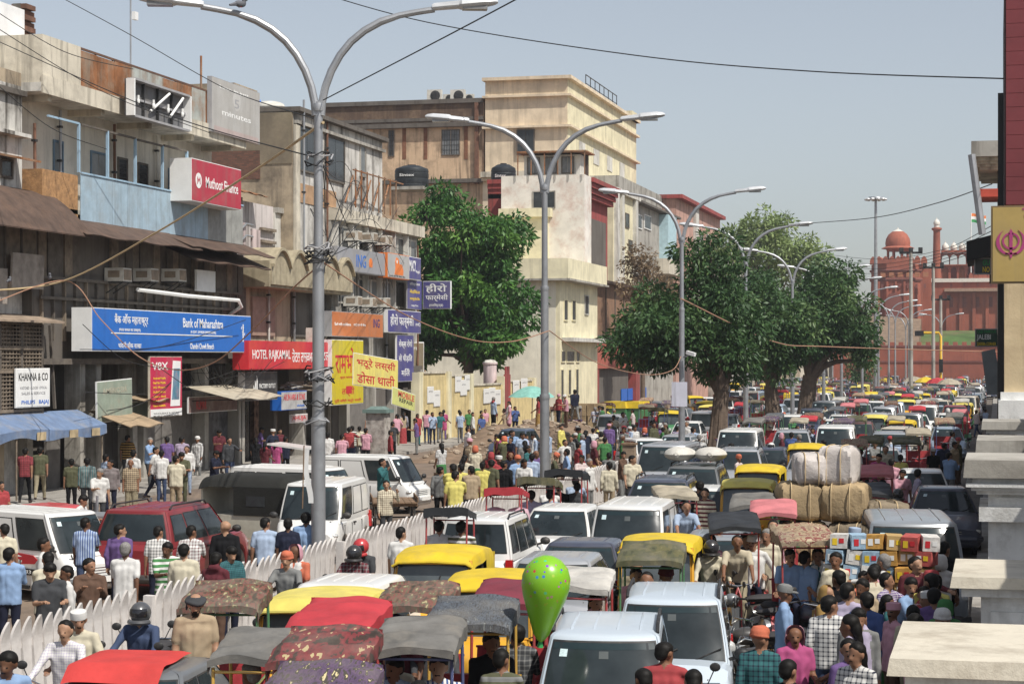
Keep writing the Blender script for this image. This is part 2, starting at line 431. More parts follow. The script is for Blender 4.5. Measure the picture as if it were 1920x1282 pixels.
def joints(lean=0.0,twist=0.0,armL=(0,0.12,0.1),armR=(0, 0.12,0.1),legL=(0,0),legR=(0,0),pz=0.93,head=(0, 0),foldf=None):
 """standing figure 1.68 m tall; arm = (swing forward rad, spread rad, elbow bend rad), leg = (swing, knee bend), head = (pitch, yaw)"""
 J={}
 pel=Vector((0,0,pz));sp=Vector((math.sin(lean),0,math.cos(lean)))
 J['pel']=pel;J['chest']=pel+sp*0.36;J['neck']=pel+sp*0.535
 hp,hy=head
 hv=Vector((math.sin(lean*0.5+hp*0.5),0,math.cos(lean*0.5+hp*0.5)))
 J['head']=J['neck']+hv*0.118
 J['face']=Vector((math.cos(hp)*math.cos(hy),math.cos(hp)*math.sin(hy),-math.sin(hp)))
 J['fw']=Vector((math.cos(lean),0,-math.sin(lean)))
 for s_,sg,arm,leg in(('L',1,armL,legL),('R',-1,armR,legR)):
  sh=pel+sp*0.475+Vector((twist*0.05*sg,0.178*sg, 0))
  a,sprd,be=arm
  d1=Vector((math.sin(a)*math.cos(sprd),math.sin(sprd)*sg,-math.cos(a)*math.cos(sprd)))
  el=sh+d1*0.275
  b=a+be
  d2=Vector((math.sin(b)*math.cos(sprd*0.4),math.sin(sprd*0.3)*sg-(0.35*sg if be>1.0 else 0.0),-math.cos(b)*math.cos(sprd*0.4))).normalized()
  J['sh'+s_]=sh;J['el'+s_]=el;J['ha'+s_]=el+d2*0.235
  hpv=pel+Vector((0,0.088*sg,-0.03))
  lw,kb=leg
  k=hpv+Vector((math.sin(lw),0.02*sg,-math.cos(lw)))*0.42
  an=k+Vector((math.sin(lw-kb),0.01*sg,-math.cos(lw-kb)))*0.405
  J['hp'+s_]=hpv;J['kn'+s_]=k;J['an'+s_]=an
  J['ft'+s_]=Vector((1,0.15*sg,-0.0 if kb<0.3 else-0.25))
 return J
def ground(J):
 dz=min(J['anL'].z,J['anR'].z)-0.076
 for k in J:
  if k not in('fw','face','ftL','ftR'):J[k]=J[k]-Vector((0,0,dz))
 return J
BODY={}
def add_body(k,J,**kw):
 BODY[k]=body_mesh('person', ground(J)if k not in('sit', 'sit2','ride','pedal','sitw')else J,**kw)
add_body('stand',joints(head=(0.1,0.15)),sleeve=0.45)
add_body('standl',joints(armL=(0.1, 0.14,0.25),armR=(-0.05,0.1, 0.15), head=(0.15,-0.2)),sleeve=1.0)
add_body('beard',joints(armL=(0.0,0.16,0.3),armR=(0.1,0.14,0.35),head=(0.3,0.1)),sleeve=0.45,beard=True,big=0.95)
add_body('walk',joints(lean=0.06,armL=(0.35,0.1,0.3),armR=(-0.35,0.1,0.2),legL=(-0.3,0.25), legR=(0.35,0.1),head=(0.1,0)),sleeve=0.45)
add_body('walkl',joints(lean=0.05,armL=(-0.3,0.1, 0.2),armR=(0.3,0.1,0.4),legL=(0.3, 0.08), legR=(-0.28,0.3),head=(0.05,0.3)), sleeve=1.0)
add_body('phone',joints(lean=0.05,armL=(0.35,0.1, 1.35), armR=(0.3,0.1,1.45), head=(0.55,0)),sleeve=0.45)
add_body('call',joints(armL=(0.1,0.12,0.2),armR=(0.75,0.35,1.9),head=(0.05,0.2)),sleeve=1.0)
add_body('hips',joints(armL=(-0.2,0.55,0.9),armR=(-0.1,0.12,0.2),head=(0.0,-0.5),legR=(0.1, 0.05)),sleeve=1.0,big=1.08)
add_body('kurta',joints(armL=(0.05, 0.14,0.2),armR=(0.15,0.12,0.3),head=(0.1, 0.3)), sleeve=1.0,long_shirt=0.28)
add_body('shawl',joints(armL=(0.1,0.12,0.3),armR=(0.05,0.1,0.25),head=(0.3,0.1)),sleeve=1.0,scarf=True)
add_body('sari',joints(armL=(0.2,0.1,0.8), armR=(0.05,0.1,0.3), head=(0.1,0.2)),sleeve=0.45,woman=True,skirt=True,big=0.95)
add_body('salwar',joints(armL=(0.15,0.1,0.9),armR=(0.1,0.12,0.3),head=(0.1,-0.25)),sleeve=0.45,woman=True,long_shirt=0.26,big=0.94,scarf=True)
add_body('carry',joints(armL=(2.6,0.25,0.5),armR=(0.1,0.1,0.3), legL=(0.2,0.05),legR=(-0.2, 0.2),head=(0, 0)),sleeve=0.45)
_s=dict(pz=0.13,legL=(1.45,1.4),legR=(1.5, 1.45))
add_body('sit',joints(lean=-0.08,armL=(0.3,0.12,0.9),armR=(0.35,0.1,1.0),head=(0.1,0.2),**_s),sleeve=1.0)
add_body('sit2',joints(lean=0.05,armL=(0.4,0.1,0.9),armR=(0.2,0.4,0.6),head=(0.25,-0.4),**_s),sleeve=0.45)
add_body('sitw',joints(lean=0.0,armL=(0.35,0.1,1.0),armR=(0.35, 0.1,1.0),head=(0.05, 0.4),**_s),sleeve=0.45,woman=True, scarf=True,big=0.94)
add_body('ride',joints(lean=0.18,armL=(0.75,0.28, 0.35), armR=(0.75,0.28,0.35),head=(0.0,0),pz=0.13,legL=(1.2,1.25),legR=(1.2, 1.25)),sleeve=1.0)
add_body('pedal',joints(lean=0.45,armL=(0.75,0.15,0.25), armR=(0.75,0.15,0.25),head=(-0.05, 0),pz=0.13,legL=(0.75,0.75),legR=(0.3,0.7)),sleeve=0.45)
add_body('stand2',joints(lean=.03,armL=(.45,.12,1.5),armR=(.1,.14,.3), legL=(.12,.05),head=(.15,.9)),sleeve=0.45,big=1.06)
add_body('stand3',joints(lean=.1,armL=(-.1,.18,.25),armR=(.55,.1,1.2), legR=(.15,.1),head=(.3,-.7)),sleeve=0.45, big=.94)
add_body('standl2',joints(armL=(.5, .08,1.55),armR=(.5,.08,1.65),head=(.05,.6)),sleeve=1.0)
add_body('standl3',joints(lean=.05, armL=(1.15,.3,.35),armR=(.0,.16,.3),legL=(.18,.05),head=(-.05, .4)),sleeve=1.0,big=1.08)
add_body('standl4',joints(lean=-.03,armL=(-.25,.15,.5),armR=(-.25,.15, .5),legR=(.14,.08),head=(.1,-.9)), sleeve=1.0,big=.96)
ALT={'stand':('stand','stand2','stand3','stand3'),'standl':('standl','standl2','standl3','standl4','standl4')}
def hmesh(name,mb,m,vox=0.014,it=2):
 me=mb.mesh(name,m)
 o=obj('tmp',me);rm=o.modifiers.new('r','REMESH');rm.mode='VOXEL';rm.voxel_size=vox
 sm=o.modifiers.new('s','SMOOTH');sm.iterations=it
 dg=bpy.context.evaluated_depsgraph_get();out=bpy.data.meshes.new_from_object(o.evaluated_get(dg));bpy.data.objects.remove(o)
 out.materials.clear();out.materials.append(m);out.name=name
 out.polygons.foreach_set('use_smooth',[True]*len(out.polygons));return out
def _hair(extra=()):
 mb=MB();rr=random.Random(3)
 for i in range(110):
  a=rr.uniform(-math.pi,math.pi);e=rr.uniform(-0.7,1.5)
  x,y,z=math.cos(e)*math.cos(a),math.cos(e)*math.sin(a), math.sin(e)
  if x>0.2 and z<0.56:continue
  if z<0.1 and x>-0.3:continue
  mb.ell((x*0.074-0.01,y*0.069,z*0.08+0.042),(0.026,0.026,0.023),8,6)
 mb.ell((-0.02,0,0.056),(0.093,0.089,0.081),16,12);mb.ell((-0.046,0,0.012),(0.062,0.077,0.084),14, 10)
 for e in extra:mb.ell(*e)
 return mb
HM={'short':hmesh('hair',_hair(),HAIRM),'grey':hmesh('hair',_hair(),GREYH),'long':hmesh('hair',_hair([((-0.075,0,-0.03),(0.055,0.07,0.1)),((-0.09,0,-0.14),(0.04, 0.055, 0.12))]),HAIRM)}
for k_ in('S_CAP','S_CAP2'):mat(k_, (0.5,0.5,0.5),var=0)
def _turban():
 mb=MB()
 mb.ell((-0.014,0,0.08),(0.104,0.1, 0.085),16,10);mb.ell((0.02, 0,0.1),(0.085,0.088, 0.07), 14,8)
 for i in range(5):
  q=0.098-0.008*i
  mb.tube([(-0.012+q*math.cos(a),0.97*q*math.sin(a),0.05+i*0.022+0.022*math.cos(a)*(1 if i%2 else-0.3))for a in[2*math.pi*j/20 for j in range(21)]],0.013, 6)
 return mb
HM['turban']=hmesh('turban', _turban(),MATS['S_CAP'],0.012,1)
mb=MB();mb.lathe([(0.093,0.04),(0.094,0.09),(0.088,0.118),(0.05,0.128),(0.001,0.13)],18,(-0.008,0, 0));mb.v=[(x, y,z)for x,y,z in mb.v]
HM['cap']=mb.mesh('skullcap',MATS['S_CAP'])
mb=MB()
def _hel(u,v):
 a=math.pi*2*u;e=-0.75+v*(math.pi/2+0.75)
 return(0.135*math.cos(e)*math.cos(a),0.122*math.cos(e)*math.sin(a),0.13*math.sin(e)+0.025)
mb.grid(_hel,24,12,0, True)
def _vis(u,v):
 a=R(-62)+R(124)*u;e=R(-14)+R(40)*v
 return(0.139*math.cos(e)*math.cos(a),0.126*math.cos(e)*math.sin(a),0.134*math.sin(e)+0.025)
mb.grid(_vis,12,4,1,True)
mb.tube([(0.14*math.cos(a),0.122*math.sin(a),-0.075)for a in[R(-75+15*i)for i in range(11)]],0.03, 8,0)
HM['helmet']=mb.mesh('helmet',[MATS['S_CAP'],glassmat('visor',(0.012,0.012,0.014))])
mb=MB()
def _veil(u,v):
 a=R(75)+R(210)*u;e=R(80)-v*R(150)
 r_=0.108+(0.05*max(0,v-0.55)*2.2)
 return(r_*math.cos(e*0.9)*math.cos(a)*1.05,r_*math.cos(e*0.8)*math.sin(a),0.05+0.1*math.sin(e)-0.12*max(0,v-0.5))
mb.grid(_veil, 18,12, 0,True)
HM['veil']=mb.mesh('head_scarf',MATS['S_CAP'])
mb=MB();mb.ell((0,0,0.05),(0.1,0.095,0.06),16,8);mb.tube([(0.1*math.cos(a),0.095*math.sin(a),0.05+0.008*math.sin(3*a))for a in[2*math.pi*j/20 for j in range(21)]],0.024,8)
mb.tube([(-0.09,0.05, 0.04), (-0.11,0.09,-0.02),(-0.09,0.1,-0.1)],[0.02,0.022,0.014],6)
HM['wrap']=hmesh('head_cloth',mb,MATS['S_CAP'],0.013,1)
mb=MB();mb.lathe([(0.094,0.035),(0.096,0.08),(0.08,0.118),(0.04,0.135),(0.001,0.138)],18,(-0.008,0,0));mb.box(0.06,0.15,-0.06, 0.06,0.04,0.052)
HM['peak']=mb.mesh('peaked_cap',MATS['S_CAP'])
HNAME={'short':'hair','grey':'hair','long':'hair','turban':'turban','cap':'skullcap','helmet':'helmet','veil':'head_scarf','wrap':'head_cloth','peak':'peaked_cap'}
HWORD={'turban':'turban','cap':'skullcap', 'helmet':'helmet','veil':'head scarf','wrap':'head cloth','peak':'peaked cap','grey':'grey hair', 'long':'long hair'}
CLO={'white':'d9d7d2','cream':'d3c8a8','pale blue':'9db4d3','sky blue':'7ea6d6','blue':'3a5a9c','navy':'23283f', 'teal':'1f6f73','green':'3f8a45','olive':'5c5d3f','yellow':'e2d341','mustard':'b58a2c','orange':'d9622a','red':'b3282f','maroon':'6b2430','pink':'d892a5','magenta':'c0307f','purple':'6f4d92','lilac':'b2a5c4','brown':'6b4d3a','tan':'b39a74','khaki':'9c8f6e','grey':'80817f','dark grey':'44464a','black':'1c1c1f','beige':'c4b594', 'denim':'3c4f74'}
def soft(c):
 g_=sum(c)/3;return tuple((x*.72+g_*.28)*.9 for x in c)
def clo(n):
 if n in CLO:c=soft(rgb(CLO[n]));return cloth(tuple(min(0.8,x*0.92)for x in c))
 kind,a,b=n.split(':')
 s_={'plaid':0.055,'check':0.03,'stripe':0.045,'hoop':0.09}[kind]
 return weave('cloth_'+n,soft(rgb(CLO[a])),soft(rgb(CLO[b])),kind if kind in('stripe','hoop')else 'plaid',s_)
def cword(n):
 if ':' not in n:return n
 kind,a,b=n.split(':');return{'plaid':'%s and %s plaid', 'check':'%s and %s checked','stripe':'%s and %s striped','hoop':'%s and %s banded'}[kind]%(a,b)
UPW={'sari':'sari','salwar':'kurta','kurta':'long kurta','sitw':'kurta'}
POSEW={'stand':'standing','standl':'standing','beard':'standing','walk':'walking','walkl':'walking','phone':'looking down','call':'phoning', 'hips':'hand on hip','kurta':'standing','shawl':'standing','sari':'standing','salwar':'standing', 'carry':'raising one arm','sit':'sitting','sit2':'sitting','sitw':'sitting', 'ride':'riding','pedal':'pedalling'}
PEOPLE=[]
def person(xy, z,rz,pose,shirt,pants,hair='short',where='in the street',capc='white',extra='white',skin=None,group='people in the street',ht=None,note='', simple=False):
 me=BODY[rnd.choice(ALT.get(pose,(pose,)))];o=obj('person',me,None,(xy[0],xy[1],z),rz)
 s_=(ht or 1.68)/1.68;w_=rnd.uniform(.94,1.12);o.scale=(s_*w_,s_*w_*rnd.choice((1,-1))if pose not in('ride','pedal')else s_,s_)
 sk_=SKINS[skin if skin is not None else rnd.choice((0,0,1,1,2, 3))]
 up_=UPW.get(pose,'shirt')
 for i, m in enumerate((sk_, clo(shirt),clo(pants),cloth((0.05, 0.035, 0.03)),HAIRM, clo(extra))):
  o.material_slots[i].link='OBJECT';o.material_slots[i].material=m
 if hair and hair!='bald':
  h=obj(HNAME[hair],HM[hair],o)
  f=Vector(me['face']);u0=Vector(me['up']);sd_=u0.cross(f).normalized();u=f.cross(sd_).normalized()
  M=(Matrix((f,sd_,u)).transposed()*1.03).to_4x4();M.translation=Vector(me['head']);h.matrix_local=M
  if hair not in('short','grey','long'):h.material_slots[0].link='OBJECT';h.material_slots[0].material=(clo(capc)if hair!='helmet' else paint('helmet_'+capc,rgb(CLO[capc]),0.1))
 hw=HWORD.get(hair,'')
 head=' with %s%s'%((capc+' ')if hair in('turban','cap', 'helmet','veil','wrap','peak')else '',hw)if hw else ''
 lab='person in %s %s%s %s %s'%(cword(shirt),up_, head,note or POSEW[pose],where)
 lab2='person in %s %s, %s %s%s %s %s'%(cword(shirt),up_,cword(pants), 'skirt' if pose=='sari' else 'trousers',head,note or POSEW[pose],where)
 PEOPLE.append((o,lab,lab2))
 tag(o, lab,'person', 'people '+where)
 return o
def face_cam(xy,deg=0.0):
 """heading that looks at the viewpoint, turned by deg to the person's left"""
 return math.atan2(-xy[1],-xy[0])+R(deg)
# ------ vehicles: forward is +X, wheels on z = 0
mat('PAINT',(0.5,0.5, 0.5),var=0);mat('PAINT2',(0.5,0.5, 0.5),var=0);mat('CANOPY',(0.3,0.3, 0.3),var=0);mat('FRAME',(0.3,0.3,0.3),var=0)
RUB=mat('rubber',(0.02,0.019,0.018),0.85,var=0.3, dirt=(0.2,0.16,0.12),damt=0.5,dscale=6)
STEEL=mat('wheel_steel',(0.42,0.42, 0.42), 0.4,0.7,var=0.2)
CHR=mat('chrome',(0.6,0.6,0.6),0.18,1.0,var=0.1)
BLK=mat('trim_black', (0.022,0.022, 0.023),0.55,var=0.2, dirt=(0.2,0.17,0.14),damt=0.3,dscale=5)
GLS=glassmat('car_glass',(0.011,0.016,0.018),0.04,0.5)
LMP=mat('lamp_glass', (0.62, 0.62,0.6),0.12,0.3,var=0.3, scale=20,coat=1)
TAIL=mat('tail_lamp', (0.45, 0.012, 0.012),0.2,var=0.25, scale=14,coat=0.6)
AMB=mat('amber_lamp', (0.75, 0.25,0.02),0.25,var=0.1)
PLT=mat('plate_white',(0.72, 0.71,0.68),0.5,var=0.12,scale=30);PLY=mat('plate_yellow',(0.75,0.52,0.06),0.5,var=0.12)
SEATM=mat('seat_dark',(0.035,0.033, 0.035),0.75,var=0.3)
STICK=mat('sticker',(0.55,0.68,0.7),0.5,var=0.2,scale=40)
def wheel_meshes(Rw,wd):
 t=MB();t.lathe([(Rw*0.6,-wd/2),(Rw*0.93,-wd/2),(Rw,-wd*0.3),(Rw,wd*0.3),(Rw*0.93,wd/2),(Rw*0.6,wd/2)],22,axis='y')
 r=MB();r.lathe([(0.03,-wd*0.36),(Rw*0.2,-wd*0.42),(Rw*0.5,-wd*0.3),(Rw*0.62, -wd*0.5),(Rw*0.62,wd*0.5),(Rw*0.5, wd*0.3),(Rw*0.2,wd*0.42),(0.03,wd*0.36)], 18,axis='y')
 return t.mesh('wheel',RUB), r.mesh('rim', STEEL)
def car_kit(name,L,W, H,belt,cowl_x,cowl_z,nose_z,wt_x,rt_x,rb_x,deck_z,Rw=0.29,xf=None,xr=None,Wr=None,bulge=0.09,rails=False,panel=False,cut=None,gcl=0.2,spare=False, quarter=True, tumble=0.0):
 """body lofted from a side profile, wheel arches cut into the sill, a glazed cabin above the belt line"""
 K=Kit(name);xf=xf if xf is not None else L/2-0.72;xr=xr if xr is not None else-L/2+0.62;Wr=Wr or W*0.74
 zx=[-L/2,-L/2+0.08,rb_x,cowl_x,(cowl_x+L/2)/2,L/2-0.22, L/2]
 zz=[deck_z-0.1,deck_z,belt if rb_x>-L/2+0.3 else deck_z,cowl_z,(cowl_z+nose_z)/2+0.05,nose_z,nose_z-0.14]
 xs=sorted(set([round(x,3)for x in list(np.linspace(-L/2,L/2,34))+[xf+Rw*1.14*q for q in(-1.01,-1, -0.94, -0.8,-0.5,0,0.5,0.8, 0.94,1,1.01)]+[xr+Rw*1.14*q for q in(-1.01,-1,-0.94,-0.8,-0.5, 0,0.5, 0.8,0.94,1,1.01)]+[L/2-0.03,-L/2+0.03,L/2-0.09,-L/2+0.09]]))
 xs=[x for x in xs if-L/2<=x<=L/2]
 rings=[]
 for x in xs:
  zt=float(np.interp(x,zx,zz));e=min(1,(L/2-abs(x))/0.3);e=math.sqrt(max(0,1-(1-e)**2))
  hw=W/2*(0.83+0.17*e)*(1-0.05*(abs(x)/(L/2))**3);zb=gcl+0.1*(1-e)
  for xw in(xf,xr):
   q=(Rw*1.14)**2-(x-xw)**2
   if q>0:zb=max(zb,Rw+math.sqrt(q))
  zt=max(zt,zb+0.12);cr=0.035
  zm=zb+(zt-zb)*0.5
  half=[(hw*0.90,zb), (hw*0.985,zb+(zt-zb)*0.14), (hw,zm),(hw*0.985,zt-(zt-zb)*0.16),(hw*0.94,zt-0.03),(hw*0.86, zt+0.005),(hw*0.45,zt+cr)]
  ring=[(x,y,z)for y, z in half]+[(x,0,zt+cr*1.2)]+[(x,-y,z)for y,z in half[::-1]]
  rings.append(ring)
 B=MB();B.loft(rings, 0,True,True)
 z0=min(belt,cowl_z)-0.06
 def S(t,side, u,off=0.0):
  """surface of the cabin: t from belt to roof edge, side f/b/l/r, u along that side"""
  tt=t;z=z0+(H-0.04-z0)*tt
  xfr=cowl_x+(wt_x-cowl_x)*tt+off;xbk=rb_x+(rt_x-rb_x)*tt-off
  hw=W/2*0.95+(Wr/2-W/2*0.95)*tt**(1.35+tumble)+off
  if side=='f':y=-hw*u;return(xfr+bulge*(1-u*u)-0.06*u**8,y,z)
  if side=='b':y=hw*u;return(xbk-bulge*0.45*(1-u*u)+0.06*u**8,y,z)
  sg=1 if side=='l' else-1
  x=xbk+(xfr-xbk)*(u+1)/2
  return(x,sg*(hw-0.03*abs(u)**8),z)
 us=[-1,-0.98, -0.9,-0.7,-0.35,0,0.35,0.7, 0.9,0.98,1]
 def loop(t):
  r=[S(t,'f',u)for u in us]
  rr_=[S(t,'r',u)for u in us[::-1]][1:-1]
  bb=[S(t,'b', u)for u in us]
  ll=[S(t,'l', u)for u in us][1:-1]
  return r+rr_+bb+ll
 lv=[loop(t)for t in(0,0.15, 0.35,0.6,0.85,0.96)]
 top=loop(1.0);c_=Vector(((wt_x+rt_x)/2,0, H-0.04))
 for q, dz in((1.0,0.0),(0.965,0.018),(0.9,0.03), (0.75, 0.042),(0.5,0.05),(0.25,0.053),(0.01,0.054)):
  lv.append([(c_.x+(p[0]-c_.x)*q,p[1]*q,p[2]+dz)for p in top])
 B.loft(lv,0,True,True)
 xs0,xs1=rb_x, cowl_x
 def zat(x):return float(np.interp(x,zx,zz))
 cuts=cut or[0.35,-0.25]
 for s_ in(-1, 1):
  for cx_ in cuts:
   hw=W/2
   B.box(cx_-0.008,cx_+0.008,s_*(hw*0.985)-0.012, s_*(hw*0.985)+0.014, gcl+0.12,min(belt,zat(cx_))-0.1,1)
  B.box(xr+Rw*1.3,xf-Rw*1.3, s_*hw-0.012,s_*hw+0.012,gcl+0.03,gcl+0.1, 1)
 for y in(-.32,-.11,.11,.32):B.tube([(rt_x+.16,y*Wr,H-.02),(rt_x+.3,y*Wr,H+.004),(wt_x-.3,y*Wr,H+.004),(wt_x-.16,y*Wr,H-.02)], .016,5)
 for s_ in(-1, 1):B.bar((cowl_x+.12,s_*W*.36,cowl_z+.0), (L/2-.2,s_*W*.3,nose_z+.0), .012,.03,1)
 K.part('body',B,[MATS['PAINT'],BLK])
 def pane(side,u0,u1, t0,t1, off=0.006,n=8,k=5,slant0=0, slant1=0):
  q=MB()
  def fn(a,b):
   t=t0+(t1-t0)*b
   uu0=u0+slant0*b;uu1=u1+slant1*b
   return S(t, side,uu0+(uu1-uu0)*a,off)
  q.grid(fn,n, k,0,True,flip=False);g2=MB();g2.grid(lambda a,b:S(t0-0.025+(t1-t0+0.05)*b,side,(u0-0.025+slant0*b)+((u1+0.025+slant1*b)-(u0-0.025+slant0*b))*a,off*0.5),n,k,0,True)
  return q,g2
 bt=0.1 if belt<=cowl_z+0.02 else 0.1+(belt-min(belt,cowl_z))/(H-z0)
 def add(nm,*a,**k_):
  q,g2=pane(*a,**k_);K.part(nm,q,GLS,[('rubber_seal',g2, BLK,None)])
 add('windshield','f',-0.9,0.9,0.12,0.93,n=12)
 add('rear_window','b',-0.86,0.86,0.22,0.9,n=12)
 for s_ in 'lr':
  lo=0.16
  add('side_window',s_,0.28, 0.86,lo,0.88)
  if not panel:add('side_window',s_,-0.34, 0.2,lo,0.88)
  if quarter and not panel:add('side_window',s_,-0.84,-0.42,lo+0.04,0.86)
  if panel:
   q,g2=pane(s_,-0.36,0.16,lo,0.86);K.part('side_panel', q,MATS['PAINT'],[('panel_gap',g2,BLK,None)])
   q,g2=pane(s_,-0.86,-0.44, lo,0.86);K.part('side_panel',q,MATS['PAINT'],[('panel_gap',g2, BLK,None)])
 for s_ in(-1, 1):
  h=MB();h.ell((L/2-0.15,s_*(W/2*0.74),nose_z-0.17),(0.13,0.17, 0.085),14,8);K.part('headlight',h, LMP)
  tz=deck_z-0.12 if rb_x>-L/2+0.3 else min(belt,deck_z)-0.08
  q=MB();q.box(-L/2+0.0,-L/2+0.14,s_*W/2*0.9-0.075,s_*W/2*0.9+0.075,tz-0.26,tz+0.12, 0,0.015);K.part('tail_light',q,TAIL)
  mr=MB();mr.ell((cowl_x-0.12,s_*(W/2+0.1),belt+0.1),(0.07,0.1, 0.075),12,8);mr.bar((cowl_x-0.14,s_*(W/2-0.05),belt+0.03),(cowl_x-0.12,s_*(W/2+0.08),belt+0.07),0.04)
  K.part('mirror',mr, BLK)
  for i,u in enumerate((0.15,-0.62)if not panel else(0.15,)):
   xh=rb_x+(cowl_x-rb_x)*(u+1)/2;hh=MB();hh.box(xh-0.09, xh+0.09,s_*W/2-0.02, s_*W/2+0.022, belt-0.16,belt-0.125);K.part('door_handle',hh,BLK)
  if rails:
   rl=MB();y=s_*(Wr/2-0.02);rl.tube([(wt_x-0.2,y, H-0.02),(wt_x-0.32,y,H+0.055),(rt_x+0.35, y,H+0.055),(rt_x+0.22,y,H-0.02)],0.02,6);K.part('roof_rail',rl,BLK)
 g=MB();g.box(L/2-0.12,L/2-0.005,-W*0.2,W*0.2,nose_z-0.3,nose_z-0.13)
 for i in range(3):g.box(L/2-0.1,L/2+0.004,-W*0.2,W*0.2, nose_z-0.275+i*0.05, nose_z-0.26+i*0.05,1)
 K.part('grille',g,[BLK,CHR])
 for nm,sg in(('bumper',1),('bumper',-1)):
  b=MB();b.tube([(sg*(L/2-0.2),-W/2*0.93,0.42),(sg*(L/2-0.02),-W/2*0.78,0.42),(sg*(L/2+0.02),0,0.42),(sg*(L/2-0.02),W/2*0.78,0.42),(sg*(L/2-0.2),W/2*0.93, 0.42)],0.085, 8);K.part(nm, b,MATS['PAINT2'])
 for sg in(1,-1):
  p=MB();zp=0.44 if sg>0 else(deck_z-0.28 if rb_x<-L/2+0.3 else 0.6);x=sg*(L/2+(0.1 if sg>0 else 0.02));p.box(x-0.01,x+0.01,-0.25,0.25,zp-0.055,zp+0.055);K.part('number_plate',p,PLT)
 wp=MB()
 for y in(-0.3,0.25):
  a=Vector(S(0.11,'f',-y/(W/2),0.02));e=Vector(S(0.3,'f',-(y+0.38)/(W/2),0.022));wp.bar(a,e,0.016, 0.012)
 K.part('wiper',wp,BLK)
 st=MB();st.grid(lambda a,b:S(0.74+0.1*b,'f',0.62+0.13*a,0.011),2,2);K.part('sticker',st,STICK);st=MB();st.grid(lambda a,b:S(0.84+0.085*b,'f',-.88+1.76*a, 0.009),8,2);K.part('sun_strip',st, mat('sun_strip',(.02,.035,.04),.15,var=.2));st=MB();st.grid(lambda a, b:S(.72+.1*b, 'f',-.08+.16*a,.01), 2,2);K.part('mirror_mount', st,mat('mirror_glass',(.09, .1,.1),.2,var=.2))
 tw,rm=wheel_meshes(Rw,0.18)
 for x in(xf,xr):
  for s_ in(-1,1):K.part('wheel',tw,None,[('rim', rm,None,None)],(x,s_*(W/2-0.12),Rw))
 K.H=H;K.L=L;K.W=W
 return K
CAR={'tallboy':car_kit('hatchback', 3.52,1.48,1.68,0.98, 0.98,0.99,0.86,0.42, -1.52, -1.66, 0.92,rails=True,Wr=1.16,cut=[0.75, -0.05, -0.85]),'hatch':car_kit('hatchback',3.75, 1.62,1.5,0.92,0.95,0.94,0.78,0.22, -1.3,-1.72,0.92,Wr=1.12,cut=[0.7,-0.2,-1.0]),'sedan':car_kit('sedan', 4.25,1.66,1.48,0.92, 0.95,0.94,0.76,0.2,-0.95,-1.45,0.95,Wr=1.12,cut=[0.75,-0.15,-0.95],quarter=False),'suv':car_kit('suv',4.3,1.74, 1.72,1.05,1.08,1.07, 0.95,0.42,-1.8,-2.0, 1.02,Rw=0.35, Wr=1.26,rails=True,cut=[0.85,-0.1, -1.0], gcl=0.26),'van':car_kit('van',3.68,1.48,1.8,1.0, 1.5,0.98,0.84,1.02,-1.74,-1.8,0.95,Wr=1.26,panel=True,cut=[1.1,0.35,-0.7],xf=1.05,bulge=0.12,tumble=0.5),'omni':car_kit('van',3.4,1.42,1.68,0.95,1.42,0.92,0.82, 0.95,-1.6,-1.66,0.9, Wr=1.2,panel=True,cut=[1.0, 0.3,-0.6],xf=0.95,bulge=0.1,tumble=0.5),'mpv':car_kit('minibus',4.4,1.68,1.9,1.05,1.55,1.05,0.92, 1.0,-2.05,-2.16,1.0, Rw=0.33,Wr=1.4,cut=[1.0,0.1,-0.9], bulge=0.12,tumble=0.5),}
COLS={'white':(0.74,0.74,0.72),'silver':(0.42,0.44,0.47),'grey':(0.16, 0.175, 0.19), 'pale grey':(0.32,0.35,0.38),'red':(0.2,0.004,0.01),'bright red':(0.5,0.03,0.04),'dark blue':(0.022,0.035,0.075),'blue':(0.05,0.085, 0.16), 'black':(0.012,0.012,0.014),'pale blue':(0.33,0.42,0.52),'maroon':(0.12,0.02,0.025),'beige':(0.5, 0.45,0.36),'white_sky_sheen':(0.52,0.6, 0.68)}  # last entry: white paint with the blue sky reflection mixed into its colour
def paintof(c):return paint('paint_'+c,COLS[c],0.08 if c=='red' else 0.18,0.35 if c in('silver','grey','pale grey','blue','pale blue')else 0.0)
CLASH=[]
def car(kind,colour,xy,deg,label,group='cars in the traffic',bumper=None,far=False,**kw):
 k=CAR[kind];ov={'PAINT':paintof(colour),'PAINT2':paintof(bumper or colour)if(bumper or colour)in COLS else BLK}
 cat={'van':'van','omni':'van','mpv':'van','suv':'car'}.get(kind,'car')
 CLASH.append((xy[0], xy[1], k.L/2, k.W/2, R(deg),label))
 return(k.single if far else k.put)(label, cat,(xy[0],xy[1],0), R(deg),group, ov,**kw)
